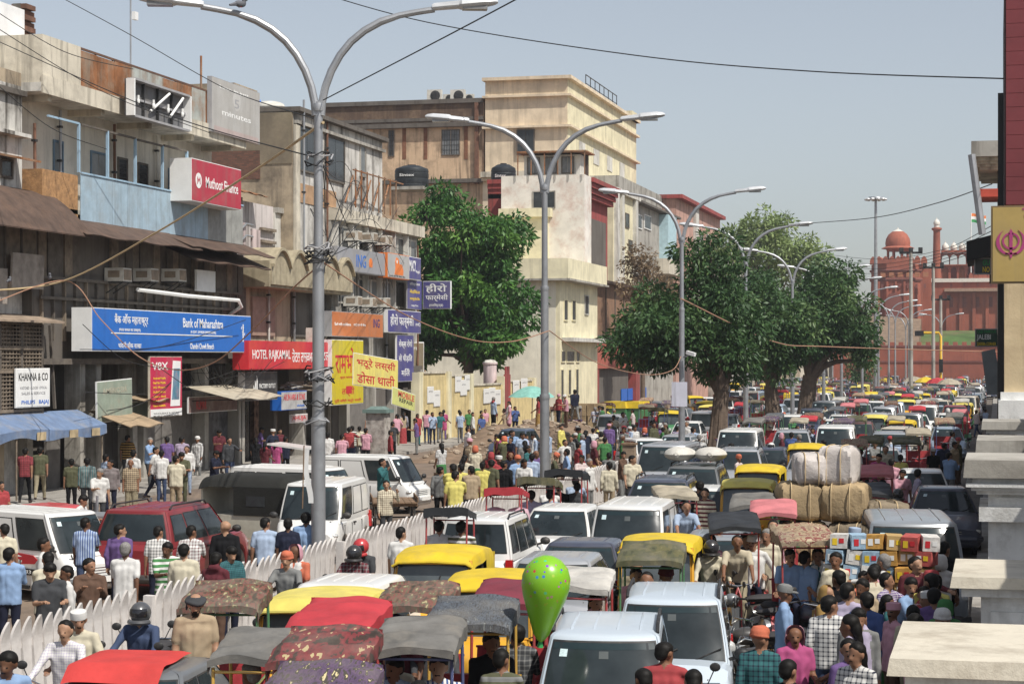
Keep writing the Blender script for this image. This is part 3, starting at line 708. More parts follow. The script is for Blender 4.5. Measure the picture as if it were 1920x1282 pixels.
# --- bicycle wheel
def spoked(Rw, n=14,tyre=0.022):
 t=MB();t.tube([(Rw*math.cos(a),0,Rw*math.sin(a))for a in[2*math.pi*j/24 for j in range(25)]],tyre,6)
 s_=MB()
 for i in range(n):
  a=2*math.pi*i/n;s_.bar((0.02*math.cos(a+1.2),0.02*(-1)**i,0.02*math.sin(a+1.2)),(Rw*0.97*math.cos(a),0, Rw*0.97*math.sin(a)),0.006)
 s_.lathe([(0.03,-0.05),(0.03,0.05)],8,axis='y');s_.tube([(Rw*0.93*math.cos(a),0,Rw*0.93*math.sin(a))for a in[2*math.pi*j/24 for j in range(25)]],0.011,5)
 return t.mesh('wheel',RUB), s_.mesh('spokes',CHR)
SPW=spoked(0.34)
SEATR=mat('rickshaw_seat',(0.3,0.025,0.03),0.5,var=0.3,scale=8)
def rickshaw_kit(name='cycle_rickshaw',top=1.98,seed=0,flap=True,ln=1.25,wd=1.06,droop=0.16,bare=False):
 """pedal rickshaw: three spoked wheels, bench, hoops and a cloth hood"""
 K=Kit(name);rr=random.Random(seed)
 for y in(-0.46,0.46):K.part('wheel',SPW[0],None, [('spokes',SPW[1],None,None)],(-0.35,y,0.36))
 K.part('wheel',SPW[0],None, [('spokes',SPW[1],None,None)],(1.3,0,0.36))
 f=MB()
 f.tube([(-0.35,-0.52,0.36), (-0.35,0.52,0.36)],0.02,6);f.tube([(-0.3, 0,0.4),(0.35, 0,0.42),(0.5, 0,0.36),(0.62,0,0.92)],0.02,6)
 f.tube([(0.5, 0,0.38),(1.08,0,0.85)],0.02,6);f.tube([(0.6,0,0.82),(1.06,0,0.92)],0.018,6)
 f.tube([(1.3, 0.05,0.36),(1.12,0.05,0.82),(1.05, 0,0.98)],0.014,6);f.tube([(1.3,-0.05,0.36),(1.12,-0.05, 0.82), (1.05, 0,0.98)],0.014,6)
 for y in(-0.42,0.42):
  f.bar((-0.72,y,0.52),(0.4, y,0.46),0.045);f.bar((-0.35,y*1.05,0.36), (-0.35,y,0.5),0.04)
 f.box(0.0,0.42,-0.44,0.44,0.44,0.47)
 K.part('frame',f,MATS['FRAME'])
 h=MB();h.tube([(0.85,-0.27, 0.98), (0.98, -0.25, 1.04), (1.05, 0,1.0),(0.98, 0.25,1.04),(0.85,0.27,0.98)],0.012,6);K.part('handlebar',h,CHR)
 sd_=MB();sd_.ell((0.6,0,0.97),(0.14,0.1,0.05),10,6);K.part('saddle',sd_,BLK)
 pd=MB();pd.tube([(0.5,-0.12,0.2),(0.5,-0.12,0.37),(0.5, 0.12,0.37),(0.5,0.12,0.54)],0.012, 5);pd.box(0.44,0.56, -0.2,-0.1,0.185,0.21);pd.box(0.44, 0.56,0.1,0.2, 0.53,0.555);K.part('pedals',pd,STEEL)
 if not bare:
  s_=MB();s_.box(-0.62,-0.1, -0.43, 0.43,0.5,0.72,1);s_.box(-0.6,-0.08,-0.44, 0.44,0.72,0.83,0,0.025);K.part('seat',s_, [SEATR,MATS['FRAME']])
  b=MB();b.hexa([(-0.6,-0.44,0.72), (-0.54,-0.44, 0.72), (-0.54,0.44,0.72),(-0.6,0.44,0.72),(-0.74,-0.44, 1.22), (-0.68,-0.44, 1.22), (-0.68,0.44,1.22),(-0.74,0.44,1.22)]);K.part('backrest',b,SEATR)
  rb=MB()
  for y in(.03-wd/2,wd/2-.03):
   rb.tube([(-0.74,y, 0.5),(-0.76,y,1.2),(-0.7,y, top-0.06)],0.017,6);rb.tube([(0.05,y,0.47),(0.1, y,1.1),(0.06, y,top-0.2)],0.017,6)
   rb.tube([(-0.74,y, 1.0),(0.06,y, 0.98)],0.014, 6)
  rb.tube([(-0.76,-0.47,1.2),(-0.76,0.47,1.2)],0.014,6);rb.tube([(0.07,.05-wd/2,top-0.24),(0.07,wd/2-.05, top-0.24)],0.014,6)
  for i in range(5):rb.tube([(-0.76,-0.4+0.2*i,0.55),(-0.76,-0.4+0.2*i,1.2)], 0.01,5)
  K.part('hood_frame',rb,MATS['FRAME'])
  ph=[rr.uniform(0,6.28)for _ in range(4)]
  def shell(off):
   def fn(u,v):
    x=-0.82+ln*u;y0=(v-0.5)*2;a=abs(y0)
    y=math.copysign(min(a,0.86)/0.86*wd/2, y0)if a<0.86 else math.copysign(wd/2+0.01,y0)
    z=top+0.05-0.15*u+0.035*(1-min(1,a/0.86)**2)+0.014*math.sin(7*u+ph[0])*math.cos(3*y0+ph[1])-0.05*max(0,u-0.85)*3-0.05*max(0,0.15-u)*3
    z+=0.012*math.sin(17*u+ph[2]+5*y0)-0.03*abs(math.sin(3*math.pi*u))*(1-a*a*.8)
    if a>=0.86:z-=droop*(a-0.86)/0.14*(1+0.08*math.sin(6*u+ph[3]))
    if flap and u>0.97:z-=0.03
    return(x,y*(1-off),z-off)
   return fn
  c=MB();c.grid(shell(0.0),14,18,0, True);c.grid(shell(0.014),14,18,0, True,flip=True)
  for u0,dz in((1.0,0.07),(0.0,0.16)):
   c.grid(lambda u,v, u0=u0, dz=dz:tuple(Vector(shell(0.0)(u0,0.07+0.86*v))+Vector(((0.012 if u0 else-0.012)*1,0,-u*dz*(1+0.1*math.sin(9*v+ph[1]))))),2,16,0,True)
  K.part('hood',c,MATS['CANOPY'])
  for y in(-0.5,0.5):
   m_=MB();m_.grid(lambda u, v,y=y:(-0.35+0.42*math.cos(math.pi*u),y-0.06+0.12*v,0.36+0.42*math.sin(math.pi*u)), 10,1);K.part('mudguard',m_, MATS['FRAME'])
 K.L=2.4;K.W=1.1
 return K
RICK={'a':rickshaw_kit(seed=1,ln=1.0,wd=0.82),'b':rickshaw_kit(seed=2, top=2.0,ln=1.08,wd=0.88,droop=0.18),'c':rickshaw_kit(seed=5,top=1.94, ln=0.95,wd=0.78,droop=0.12, flap=False),'bare':rickshaw_kit('goods_rickshaw',bare=True)}
HOODS={'red':mat('hood_red', (0.4,0.035,0.045),0.75,var=0.2,bump=0.3,bscale=6),'faded pink':mat('hood_pink',(0.48,0.16, 0.17), 0.75,var=0.2, bump=0.3,bscale=6),'maroon':mat('hood_maroon',(0.17,0.03,0.045),0.65, var=0.2,bump=0.3,bscale=6), 'black':mat('hood_black',(0.025,0.027,0.03),0.55,var=0.35,bump=0.4,bscale=5),'grey':mat('hood_grey',(0.14,0.135,0.125),0.8,var=0.35, bump=0.4,bscale=5,dirt=(0.22,0.2,0.17),damt=0.7, dscale=3),'beige':mat('hood_beige',(0.33, 0.29,0.22),0.8,var=0.3,bump=0.4,bscale=5),'clear':mat('hood_pale',(0.45,0.43,0.39), 0.4,var=0.3,bump=0.6,bscale=7),'red camouflage':camo('hood_camo_red', [rgb('2d231f'),rgb('3a2a26'),rgb('6e2c30'),rgb('7b3034'),rgb('b9a77c')]),'purple camouflage':camo('hood_camo_purple',[rgb('3a3238'), rgb('50405a'),rgb('5d4a63'),rgb('44403a'),rgb('c6b98d')],11,(1,3.4,1)),'brown camouflage':camo('hood_camo_brown',[rgb('33291f'),rgb('4a3a2c'),rgb('74443c'),rgb('5f5a43'),rgb('a59772')],14),'grey camouflage':camo('hood_camo_grey',[rgb('33353a'), rgb('474b52'),rgb('565d66'),rgb('3d4046'),rgb('7a7f80')],20,(1,3,1)), 'olive':camo('hood_olive',[rgb('3a3d2a'), rgb('4d4f36'),rgb('5d5a3c'),rgb('6d6a4a')],7),'flowered':camo('hood_flower', [rgb('6b5a4a'),rgb('8f7a62'),rgb('a08d73'),rgb('7a3f3a'),rgb('b7a98c')],16,(1,1,1))}
FRAMES={'red':paint('frame_red',(0.4,0.02, 0.03), 0.25), 'blue':paint('frame_blue',(0.02,0.05,0.2),0.25), 'green':paint('frame_green',(0.03, 0.2,0.07),0.25),'yellow':paint('frame_yellow',(0.6,0.35,0.03), 0.25)}
def rickshaw(kind,hood,frame,xy,deg,label, group='cycle rickshaws in the traffic',far=False):
 k=RICK[kind];CLASH.append((xy[0],xy[1],1.0,0.55, R(deg),label))
 return(k.single if far else k.put)(label, 'rickshaw',(xy[0],xy[1],0), R(deg),group, {'CANOPY':HOODS[hood],'FRAME':FRAMES[frame]})
# --- auto rickshaw
def auto_kit():
 K=Kit('auto_rickshaw');Y_,G_,T_=MATS['PAINT'],MATS['PAINT2'],MATS['CANOPY']
 b=MB();rings=[]
 for x, hw,z0, z1 in((1.3,0.1,0.5,0.66),(1.27,0.24,0.42, 0.78), (1.18, 0.36,0.36,0.9),(1.0, 0.5,0.33,0.98),(0.82,0.58,0.32,1.0),(0.74,0.6,0.32,1.0)):
  rings.append([(x,y, z)for y,z in((hw*0.8,z0),(hw,z0+0.12),(hw,z1-0.16),(hw*0.92,z1-0.03), (hw*0.5,z1),(-hw*0.5,z1),(-hw*0.92,z1-0.03),(-hw,z1-0.16),(-hw,z0+0.12),(-hw*0.8,z0))])
 b.loft(rings, 0,True,True);K.part('front_cowl',b,Y_)
 l=MB();l.box(-1.3,0.78,-0.62,0.62, 0.28,0.36);K.part('floor',l,G_)
 for s_ in(-1, 1):
  p=MB();p.hexa([(-1.3,s_*0.66-0.02,0.3),(-0.25,s_*0.66-0.02,0.3),(-0.25,s_*0.66+0.02,0.3), (-1.3, s_*0.66+0.02, 0.3),(-1.3,s_*0.64-0.02,0.95),(-0.35,s_*0.64-0.02,0.85),(-0.35,s_*0.64+0.02, 0.85), (-1.3, s_*0.64+0.02, 0.95)]);K.part('side_panel',p,G_)
  q=MB();q.tube([(0.74,s_*0.585,0.96),(0.62,s_*0.56,1.62)],0.028,6);K.part('pillar', q,Y_)
  q=MB();q.tube([(-0.3,s_*0.62,0.85),(-0.3,s_*0.58,1.62)],0.02, 6);K.part('pillar',q,BLK)
  m_=MB();m_.ell((0.92,s_*0.72,1.08),(0.03,0.07,0.05),10,6);m_.bar((0.82,s_*0.56,1.0),(0.92,s_*0.7,1.06), 0.015);K.part('mirror',m_,BLK)
 bk=MB();bk.box(-1.34,-1.28, -0.64, 0.64,0.3,1.0);K.part('rear_panel', bk,G_)
 st=MB();st.box(-1.15,-0.6,-0.58,0.58,0.4, 0.68);st.box(-1.22,-1.08,-0.58,0.58,0.68, 1.15);st.box(0.05,0.4,-0.3, 0.3,0.36,0.72);st.box(-0.02,0.06,-0.3,0.3,0.7,1.05);K.part('seat',st, SEATM)
 w_=MB();w_.hexa([(0.775,-0.55,1.0),(0.79, -0.55, 1.0),(0.79,0.55,1.0),(0.775,0.55,1.0),(0.635,-0.52,1.56),(0.65,-0.52, 1.56), (0.65, 0.52,1.56),(0.635,0.52,1.56)]);fr=MB()
 fr.tube([(0.785,-0.56,0.99),(0.785,0.56,0.99),(0.64,0.535,1.57),(0.64,-0.535,1.57), (0.785,-0.56, 0.99)],0.02,6)
 K.part('windshield', w_,glassmat('auto_glass',(0.05,0.06,0.065),0.1,0.6),[('windshield_frame',fr, Y_,None)])
 wp=MB();wp.bar((0.80,0.05,1.01),(0.71,0.12,1.4), 0.012);K.part('wiper',wp,BLK)
 def roof(off):
  def fn(u,v):
   x=0.74-2.1*u;s_=(v-0.5)*2;a=abs(s_)
   zt=1.70+0.05*math.sin(math.pi*min(1,u*1.1))-0.12*max(0,0.1-u)*8-0.42*max(0,(u-0.86)/0.14)**2
   zt+=0.008*math.sin(14*u)
   hw=0.59+0.05*min(1,u*3)
   if a<0.62:y=hw*0.9*a/0.62;z=zt-0.05*(a/0.62)**3
   elif a<0.78:q=(a-0.62)/0.16;y=hw*(0.9+0.1*math.sin(q*math.pi/2));z=zt-0.05-0.1*(1-math.cos(q*math.pi/2))
   else:
    q=(a-0.78)/0.22;dn=0.06 if u<0.5 else 0.06+0.62*min(1,(u-0.5)/0.07);y=hw+0.015*q;z=max(0.92,zt-0.15-dn*q)
   if u>0.985:z=min(z,zt)
   return(x+(0.0 if u<0.99 else-0.0),math.copysign(y,s_)*(1-off),z-off)
  return fn
 c=MB();c.grid(roof(0.0),30, 24,0,True);c.grid(roof(0.02),30,24,1,True,flip=True)
 c.grid(lambda u,v:(-1.36-0.01*math.sin(v*9),(v-0.5)*1.26,0.95+0.62*u),3,8,0, True)
 c.tube([(0.735,-0.6, 1.53), (0.755,-0.5,1.585),(0.76,0, 1.605),(0.755,0.5,1.585),(0.735,0.6,1.53)],0.022,6,0)
 K.part('roof',c,[T_, BLK])
 h=MB();h.lathe([(0.03,0),(0.085,0.02),(0.09,0.07),(0.06,0.11), (0.01, 0.12)],14,(1.24,0,0.74),axis='x');K.part('headlight',h, LMP)
 for s_ in(-1, 1):
  i_=MB();i_.ell((1.12,s_*0.4,0.72),(0.05, 0.04,0.04),8, 6);K.part('indicator',i_,AMB)
  t=MB();t.box(-1.37, -1.33, s_*0.52-0.06, s_*0.52+0.06, 0.55,0.72);K.part('tail_light',t,TAIL)
 hb=MB();hb.tube([(0.6,-0.3, 1.0),(0.68,0, 0.98), (0.6,0.3,1.0)],0.016,6);K.part('handlebar',hb,BLK)
 tw,rm=wheel_meshes(0.22,0.1);K.part('wheel',tw,None,[('rim',rm,None,None)],(1.08,0, 0.22))
 for y in(-0.56,0.56):K.part('wheel',tw,None,[('rim',rm, None,None)],(-0.9,y, 0.22))
 fd=MB();fd.grid(lambda u,v:(1.08+0.27*math.cos(math.pi*u),-0.09+0.18*v,0.24+0.27*math.sin(math.pi*u)),10,1);K.part('mudguard',fd,BLK)
 n=MB();n.box(1.285,1.3,-0.17,0.17, 0.5,0.58);K.part('number_plate',n, PLY)
 K.L=2.65;K.W=1.3;return K
AUTO=auto_kit()
AYEL=paint('auto_yellow',(0.72,0.36,0.012),0.12);AGRN=paint('auto_green',(0.012,0.17,0.05), 0.2)
ACAN=mat('auto_canvas',(0.6, 0.43,0.02),0.6,var=0.14,scale=3,bump=0.35,bscale=4,dirt=(0.3,0.24,0.12),damt=0.35,dscale=2)
ACAN2=mat('auto_canvas_pale',(0.62, 0.53,0.12),0.65,var=0.14,scale=3,bump=0.35,bscale=4,dirt=(0.3, 0.26,0.15),damt=0.4, dscale=2)
def auto(xy,deg,label,green=False,pale=False,group='auto rickshaws in the traffic',far=False):
 CLASH.append((xy[0], xy[1], 1.3,0.65,R(deg),label))
 return(AUTO.single if far else AUTO.put)(label,'auto rickshaw',(xy[0],xy[1], 0),R(deg),group,{'PAINT':AGRN if green else AYEL,'PAINT2':AGRN,'CANOPY':ACAN2 if pale else ACAN})
# --- motorcycle and scooter
def moto_kit():
 K=Kit('motorcycle');t,s_=spoked(0.29,10,0.04)
 for x in(0.65,-0.6):K.part('wheel',t,None,[('spokes',s_,None,None)],(x,0,0.3))
 e=MB();e.box(-0.18,0.2,-0.12,0.12, 0.25,0.5,0,0.02);e.lathe([(0.09,0),(0.1,0.05),(0.1,0.2),(0.08, 0.25)],10,(0.08,0,0.45));e.tube([(0.1,-0.14,0.4),(0.0,-0.16,0.25),(-0.3,-0.17,0.28),(-0.75,-0.18, 0.34)],[0.02, 0.022, 0.035, 0.04], 8,1);K.part('engine',e,[BLK,CHR])
 f=MB();f.tube([(0.45,0,0.85),(0.1, 0,0.62),(-0.4,0,0.62),(-0.85,0,0.72)],0.022,6);f.tube([(0.45,0,0.82), (0.25, 0,0.3),(-0.2, 0,0.28),(-0.6,0.09,0.3)],0.02,6);f.tube([(-0.6,-0.09,0.3),(-0.4,-0.09,0.62)],0.025, 6);f.tube([(-0.6,0.09,0.3), (-0.4, 0.09,0.62)],0.025,6);K.part('frame',f,BLK)
 fk=MB();fk.tube([(0.65,-0.08,0.3), (0.42, -0.08, 0.92)],0.022, 6);fk.tube([(0.65,0.08,0.3),(0.42, 0.08,0.92)],0.022,6);K.part('fork',fk,CHR)
 tk=MB();tk.ell((0.2, 0,0.78),(0.27,0.15,0.13),14,8);K.part('fuel_tank',tk,MATS['PAINT'])
 st=MB();st.ell((-0.3,0,0.77),(0.42,0.14,0.08),14,8);st.ell((-0.6,0,0.82),(0.2,0.13, 0.07), 12,8);K.part('seat', st,SEATM)
 tl=MB();tl.ell((-0.78,0,0.74),(0.16,0.1,0.07),10,6);K.part('tail_cowl',tl,MATS['PAINT']);q=MB();q.ell((-0.93,0, 0.74), (0.03, 0.07,0.04),8, 6);K.part('tail_light',q,TAIL)
 h=MB();h.tube([(0.2, -0.36, 1.0),(0.36,-0.22,1.03),(0.42,0,0.96),(0.36,0.22, 1.03), (0.2,0.36,1.0)],0.014,6);K.part('handlebar',h,CHR)
 for sg in(-1, 1):
  m_=MB();m_.tube([(0.32,sg*0.27,1.03),(0.3,sg*0.34,1.16)],0.007,5);m_.ell((0.3,sg*0.36,1.2),(0.02,0.065, 0.05), 10,6);K.part('mirror',m_,BLK)
 hl=MB();hl.ell((0.55,0,0.9),(0.1,0.1,0.1),12,8);K.part('headlight',hl,LMP)
 for x in(0.65,-0.6):
  g=MB();g.grid(lambda u,v,x=x:(x+0.34*math.cos(0.4+2.3*u),-0.06+0.12*v,0.3+0.34*math.sin(0.4+2.3*u)),8,1);K.part('mudguard',g,MATS['PAINT']if x>0 else BLK)
 p=MB();p.box(-0.99,-0.975,-0.1,0.1,0.5,0.6);K.part('number_plate',p,PLT)
 K.L=1.95;K.W=0.7;return K
MOTO=moto_kit()
def scooter_kit():
 K=Kit('scooter');tw, rm=wheel_meshes(0.22,0.1)
 for x in(0.62,-0.55):K.part('wheel',tw,None,[('rim',rm, None,None)],(x,0,0.22))
 b=MB();rings=[]
 for x, hw,z0, z1 in((-0.9,0.08,0.5,0.62), (-0.75,0.18,0.35,0.72),(-0.4,0.22, 0.28,0.74),(-0.1,0.2,0.25,0.68),(0.0,0.14,0.24,0.4),(0.35,0.16,0.24,0.32)):
  rings.append([(x,hw*math.cos(a),(z0+z1)/2+(z1-z0)/2*math.sin(a))for a in[2*math.pi*j/12 for j in range(12)]])
 b.loft(rings);K.part('body',b,MATS['PAINT'])
 ap=MB();ap.hexa([(0.36,-0.19,0.28),(0.42, -0.15, 0.28), (0.42, 0.15,0.28),(0.36,0.19,0.28),(0.34, -0.2,0.86),(0.44,-0.13,0.86),(0.44,0.13,0.86),(0.34,0.2,0.86)]);K.part('apron',ap,MATS['PAINT'])
 s_=MB();s_.ell((-0.42,0,0.77),(0.42,0.16, 0.07), 14,8);K.part('seat', s_,SEATM)
 h=MB();h.ell((0.38,0,0.98), (0.12, 0.12,0.09),12,8);h.tube([(0.26,-0.34,0.98),(0.36,0,1.0),(0.26, 0.34,0.98)],0.016,6, 1);K.part('handlebar',h,[MATS['PAINT'],BLK])
 q=MB();q.ell((0.47,0,0.98), (0.05, 0.07,0.06),10,6);K.part('headlight',q,LMP);q=MB();q.ell((-0.9, 0,0.58),(0.03,0.08,0.04),8, 6);K.part('tail_light',q,TAIL)
 for sg in(-1, 1):
  m_=MB();m_.tube([(0.3,sg*0.22,1.0),(0.3, sg*0.3,1.16)],0.007, 5);m_.ell((0.3,sg*0.32,1.2),(0.02, 0.06,0.05),10,6);K.part('mirror',m_,BLK)
 f=MB();f.tube([(0.62,0.07,0.22),(0.42,0.04,0.8)],0.025, 6);f.grid(lambda u,v:(0.62+0.27*math.cos(0.3+2.5*u),-0.07+0.14*v,0.22+0.27*math.sin(0.3+2.5*u)),8,1,1);K.part('fork',f,[BLK,MATS['PAINT']])
 K.L=1.8;K.W=0.6;return K
SCOOT=scooter_kit()
def bike(kind, colour,xy,deg,label, lean=0.0,group='motorcycles in the street',far=False):
 CLASH.append((xy[0], xy[1], 0.9,0.3,R(deg),label));k=MOTO if kind=='m' else SCOOT
 return k.put(label,'motorcycle' if kind=='m' else 'scooter',(xy[0],xy[1],0), R(deg),group, {'PAINT':paintof(colour)},tilt=(lean,0)if lean else None)
# --- wooden handcart
WOOD=mat('cart_wood', (0.2,0.13,0.08),0.85,var=0.35,scale=6,bump=0.4)
def cart_kit():
 K=Kit('handcart');p=MB()
 for i in range(7):p.box(-1.0,1.0,-0.6+i*0.172,-0.6+i*0.172+0.16,0.74+0.004*(i%2),0.78)
 p.box(-0.9,-0.82,-0.6,0.6,0.66,0.74);p.box(0.82, 0.9,-0.6,0.6, 0.66,0.74);K.part('platform',p,WOOD)
 for y in(-0.61,0.59):
  r_=MB();r_.box(-1.0,1.0,y, y+0.03,0.78,0.9);K.part('side_board',r_,WOOD)
 for x in(-0.65,0.65):
  a=MB();a.bar((x,-0.55,0.36),(x,0.55,0.36),0.04);a.bar((x,-0.45,0.36),(x,-0.45,0.68),0.05);a.bar((x,0.45,0.36), (x,0.45,0.68),0.05);K.part('axle', a,BLK)
  for y in(-0.52,0.52):K.part('wheel',SPW[0],None,[('spokes',SPW[1],None,None)],(x,y,0.36))
 K.L=2;K.W=1.2;return K
CART=cart_kit()
# ------ ground, road, pavements
ASPH=mat('asphalt_dusty',(0.115,0.1,0.085),0.9,var=0.3,scale=1.2,dirt=(0.24,0.19,0.14),damt=0.7,dscale=0.35,bump=0.3,bscale=30)
EARTH=mat('bare_earth',(0.2, 0.14,0.095),0.95,var=0.3,scale=1.5,dirt=(0.12,0.09,0.06),damt=0.6,dscale=0.8,bump=0.6,bscale=12)
CONC=mat('concrete_old',(0.3,0.28,0.25),0.9,var=0.22,dirt=(0.12,0.1,0.085),damt=0.6, dscale=0.9,bump=0.3)
FX0=-31.0
FEN=-12.2
g=MB();g.add([(-4000, -1000, 0),(4000,-1000,0),(4000,7000,0),(-4000,7000,0)], [(0,1, 2,3)]);struct('ground',g,EARTH)
g=MB();g.add([(FEN+0.6,-30,0.006),(-0.45,-30,0.006),(-0.45,380, 0.006),(FEN+0.6,380, 0.006)],[(0,1,2,3)]);struct('road',g,ASPH)
g=MB();g.add([(-27.5, -30,0.004),(FEN-0.6, -30,0.004),(FEN-0.6, 380,0.004),(-27.5,380,0.004)],[(0, 1,2,3)])
struct('road', g,mat('asphalt_broken',(0.17,0.13, 0.1),0.92,var=0.3,scale=0.8,dirt=(0.26,0.19,0.13),damt=0.8,dscale=0.3,bump=0.5,bscale=18))
g=MB();g.box(FX0-0.5, -27.5, 20,108,-0.05, 0.14);struct('pavement',g,CONC)
g=MB();g.box(-0.45,3.0,-10,380,-0.05,0.13);struct('pavement',g, CONC)
g=MB();g.box(FEN-0.6, FEN+0.6,12,375,-0.05,0.16);struct('median',g,CONC)
def fy(x,X=FX0):return FX(x, 600,X)[0]
def fz(x,y,X=FX0):return FX(x,y,X)[1]
# ------ white fence on the median: every picket a slat with a leaf-shaped tip
FW=mat('fence_white', (0.6,0.565,0.535),0.75,var=0.12,dirt=(0.3,0.24,0.2),damt=0.5,dscale=1.5,bump=0.2)
FT=1.36
pk=MB();out=[]
for t in[i/7 for i in range(8)]:
 z=FT-0.3+0.3*t;hw=0.11*(1-t**2.6)+0.004
 xo=0.07*t**1.6
 out.append([(-0.015+xo,-hw, z),(0.02+xo,-hw,z),(0.02+xo,hw,z), (-0.015+xo,hw,z)])
out=[[(-0.02,-0.1,0.24),(0.025,-0.1,0.24), (0.025,0.1,0.24),(-0.02,0.1,0.24)]]+out
pk.loft(out,0, True,False);PICK=pk.mesh('picket', FW)
pnl=MB();pnl.box(-0.045,0.045,-1.0, 1.0,0.98,1.07);pnl.box(-0.045,0.045,-1.0, 1.0,0.56,0.65);pnl.box(-0.05,0.05, -1.0,1.0,0.14,0.26);RAIL=pnl.mesh('rail', FW)
psm=MB();psm.box(-0.08,0.08, -0.07, 0.07,0.1,1.2, 0,0.01);POSTM=psm.mesh('post',FW)
mat('rust_post',(0.25,0.14,0.06),0.8,var=0.3)
def fence_run(y0,n,label,far=False, tilt=0.0):
 root=thing('fence',label,'fence',(FEN+0.35,y0,0),0,'white fence sections on the median')
 root.rotation_euler=(0,tilt,0)
 for i in range(n):
  obj('rail',RAIL,root,(0,i*2.0+1.0,0))
  obj('post',POSTM,root,(-0.02,i*2.0,0))
  if not far:
   for j in range(7):obj('picket',PICK,root,(0.045+rnd.uniform(-.006,.006),i*2.0+0.16+j*0.28,rnd.uniform(-.015,.01)))
 if far:
  q=MB()
  for i in range(n):
   for j in range(7):
    o0=(0.045, i*2.0+0.16+j*0.28,0)
    o_=len(q.v);q.v.extend([(v[0]+o0[0],v[1]+o0[1],v[2])for v in pk.v]);q.f.extend([tuple(k+o_ for k in f)for f in pk.f]);q.m.extend(pk.m);q.s.extend(pk.s)
  o=q.build('pickets',FW,root);o['kind']='stuff'
fence_run(15.6,3,'white picket fence section beside the grey car with the red sheet',tilt=0.02)
fence_run(21.9,2,'white picket fence section in front of the white taxi van', tilt=-0.05)
fence_run(26.3,4,'white picket fence section between the red car and the yellow auto rickshaws',tilt=0.03)
fence_run(34.9,9,'long white picket fence section running on from the first tall lamp post')
fence_run(53.8,5,'white picket fence section past the second lamp post',tilt=0.03)
fence_run(64.6,8,'white picket fence section ending at the tree trunks',far=True)
q=thing('fence_gate_post','weathered brown timber post where the white fence opens', 'post',(FEN+0.4,64.2,0))
m_=MB();m_.box(-0.22, 0.22,-0.2,0.2,0,1.75,0,0.02);m_.build('shaft',mat('post_wood', (0.27, 0.2,0.14),.9, var=.3,bump=.5),q);m_=MB();m_.box(-0.24,0.24,-0.22,0.22,1.75,1.82);m_.build('cap',WOOD,q)
# ------ double-armed street lamps
GALV=mat('galvanised',(0.36, 0.37,0.385),0.45,0.55,var=0.2,scale=3,dirt=(0.16,0.15,0.14),damt=0.4, dscale=1.5,bump=0.1)
LCOV=mat('lamp_cover',(0.55, 0.56,0.57),0.35,0.1, var=0.15)
def lamp_kit(jz=9.3,span=4.3,rise=2.35):
 K=Kit('street_lamp');p=MB()
 p.tube([(0,0, 0),(0, 0,3.4),(0,0,3.42),(0,0,6.4),(0,0,6.42),(0,0,jz)],[0.135,0.13,0.112,0.107,0.085,0.08],14);K.part('pole',p,GALV)
 b=MB();b.box(-0.22,0.22,-0.22,0.22,0,0.03);b.lathe([(0.17,0.03),(0.17,0.3),(0.155,0.34)],12);K.part('base_plate',b,GALV)
 for z in(3.4, 6.4,jz-0.1):
  c=MB();c.lathe([(0.11 if z>4 else 0.14,-0.07),(0.12 if z>4 else 0.148,0),(0.11 if z>4 else 0.14, 0.07)],14,(0, 0,z));K.part('collar',c,GALV)
 for s_ in(-1, 1):
  pts=[(0,s_*yy,jz+zz)for yy,zz in((0.05,-0.25),(0.07,0.0),(0.13,0.28),(0.24, 0.58), (0.4,0.87),(0.6,1.12),(0.85,1.33), (1.15, 1.5),(1.5,1.62),(1.85,1.69),(2.15, 1.74))]
  arm=MB();arm.tube(pts,[0.075]*8+[0.06]*(len(pts)-8),10)
  e=Vector(pts[-1]);hd=MB();rings=[]
  for x,w_,h in((-0.05,0.07, 0.07), (0.0,0.1,0.09),(0.45,0.12,0.1),(0.5,0.17, 0.13), (0.95, 0.17,0.12),(1.12,0.12,0.08),(1.18, 0.05,0.04)):
   rings.append([(w_*math.cos(q),e.y+s_*x, e.z+0.03+0.1*x+h*math.sin(q)*(1 if math.sin(q)>0 else 0.6))for q in[2*math.pi*j/12 for j in range(12)]])
  hd.loft(rings,0);gl=MB();gl.box(-0.12,0.12,min(e.y+s_*0.52,e.y+s_*0.98),max(e.y+s_*0.52,e.y+s_*0.98),e.z-0.0,e.z+0.06)
  K.part('arm',arm,GALV,[('lamp_head',hd,LCOV,None),('lens',gl, glassmat('lamp_lens',(0.15, 0.15,0.15),0.2),None)])
 return K
LK=lamp_kit()
LAMPY=[34.6,53.4,77.9,98.5,121.6,144,166,188,210, 232,254,276]
LLAB=['tall double-armed steel street lamp behind the fence by the white vans','tall double-armed steel street lamp beside the red-hooded rickshaw','tall double-armed steel street lamp with white board before the trees','double-armed street lamp rising out of the tree crowns']
for i,y in enumerate(LAMPY):
 r_=R(98)+R((3,2,-2,0)[i%4])if i else R(108)
 if i<6:LK.put(LLAB[i]if i<4 else 'double-armed street lamp standing behind the median trees','street lamp',(FEN,y,0.14 if i else 0.04),r_,'street lamps along the median')
 else:LK.single('slender double-armed street lamp far down the avenue towards the fort','street lamp',(FEN+rnd.uniform(-.4,.4),y,0.14),r_,'far street lamps')
for i in range(5):
 LK.single('slender double-armed street lamp on the crossing before the fort wall','street lamp',(-30+i*5.5,296+(i%2)*9,0),R(20+15*i),'lamps on the crossing')
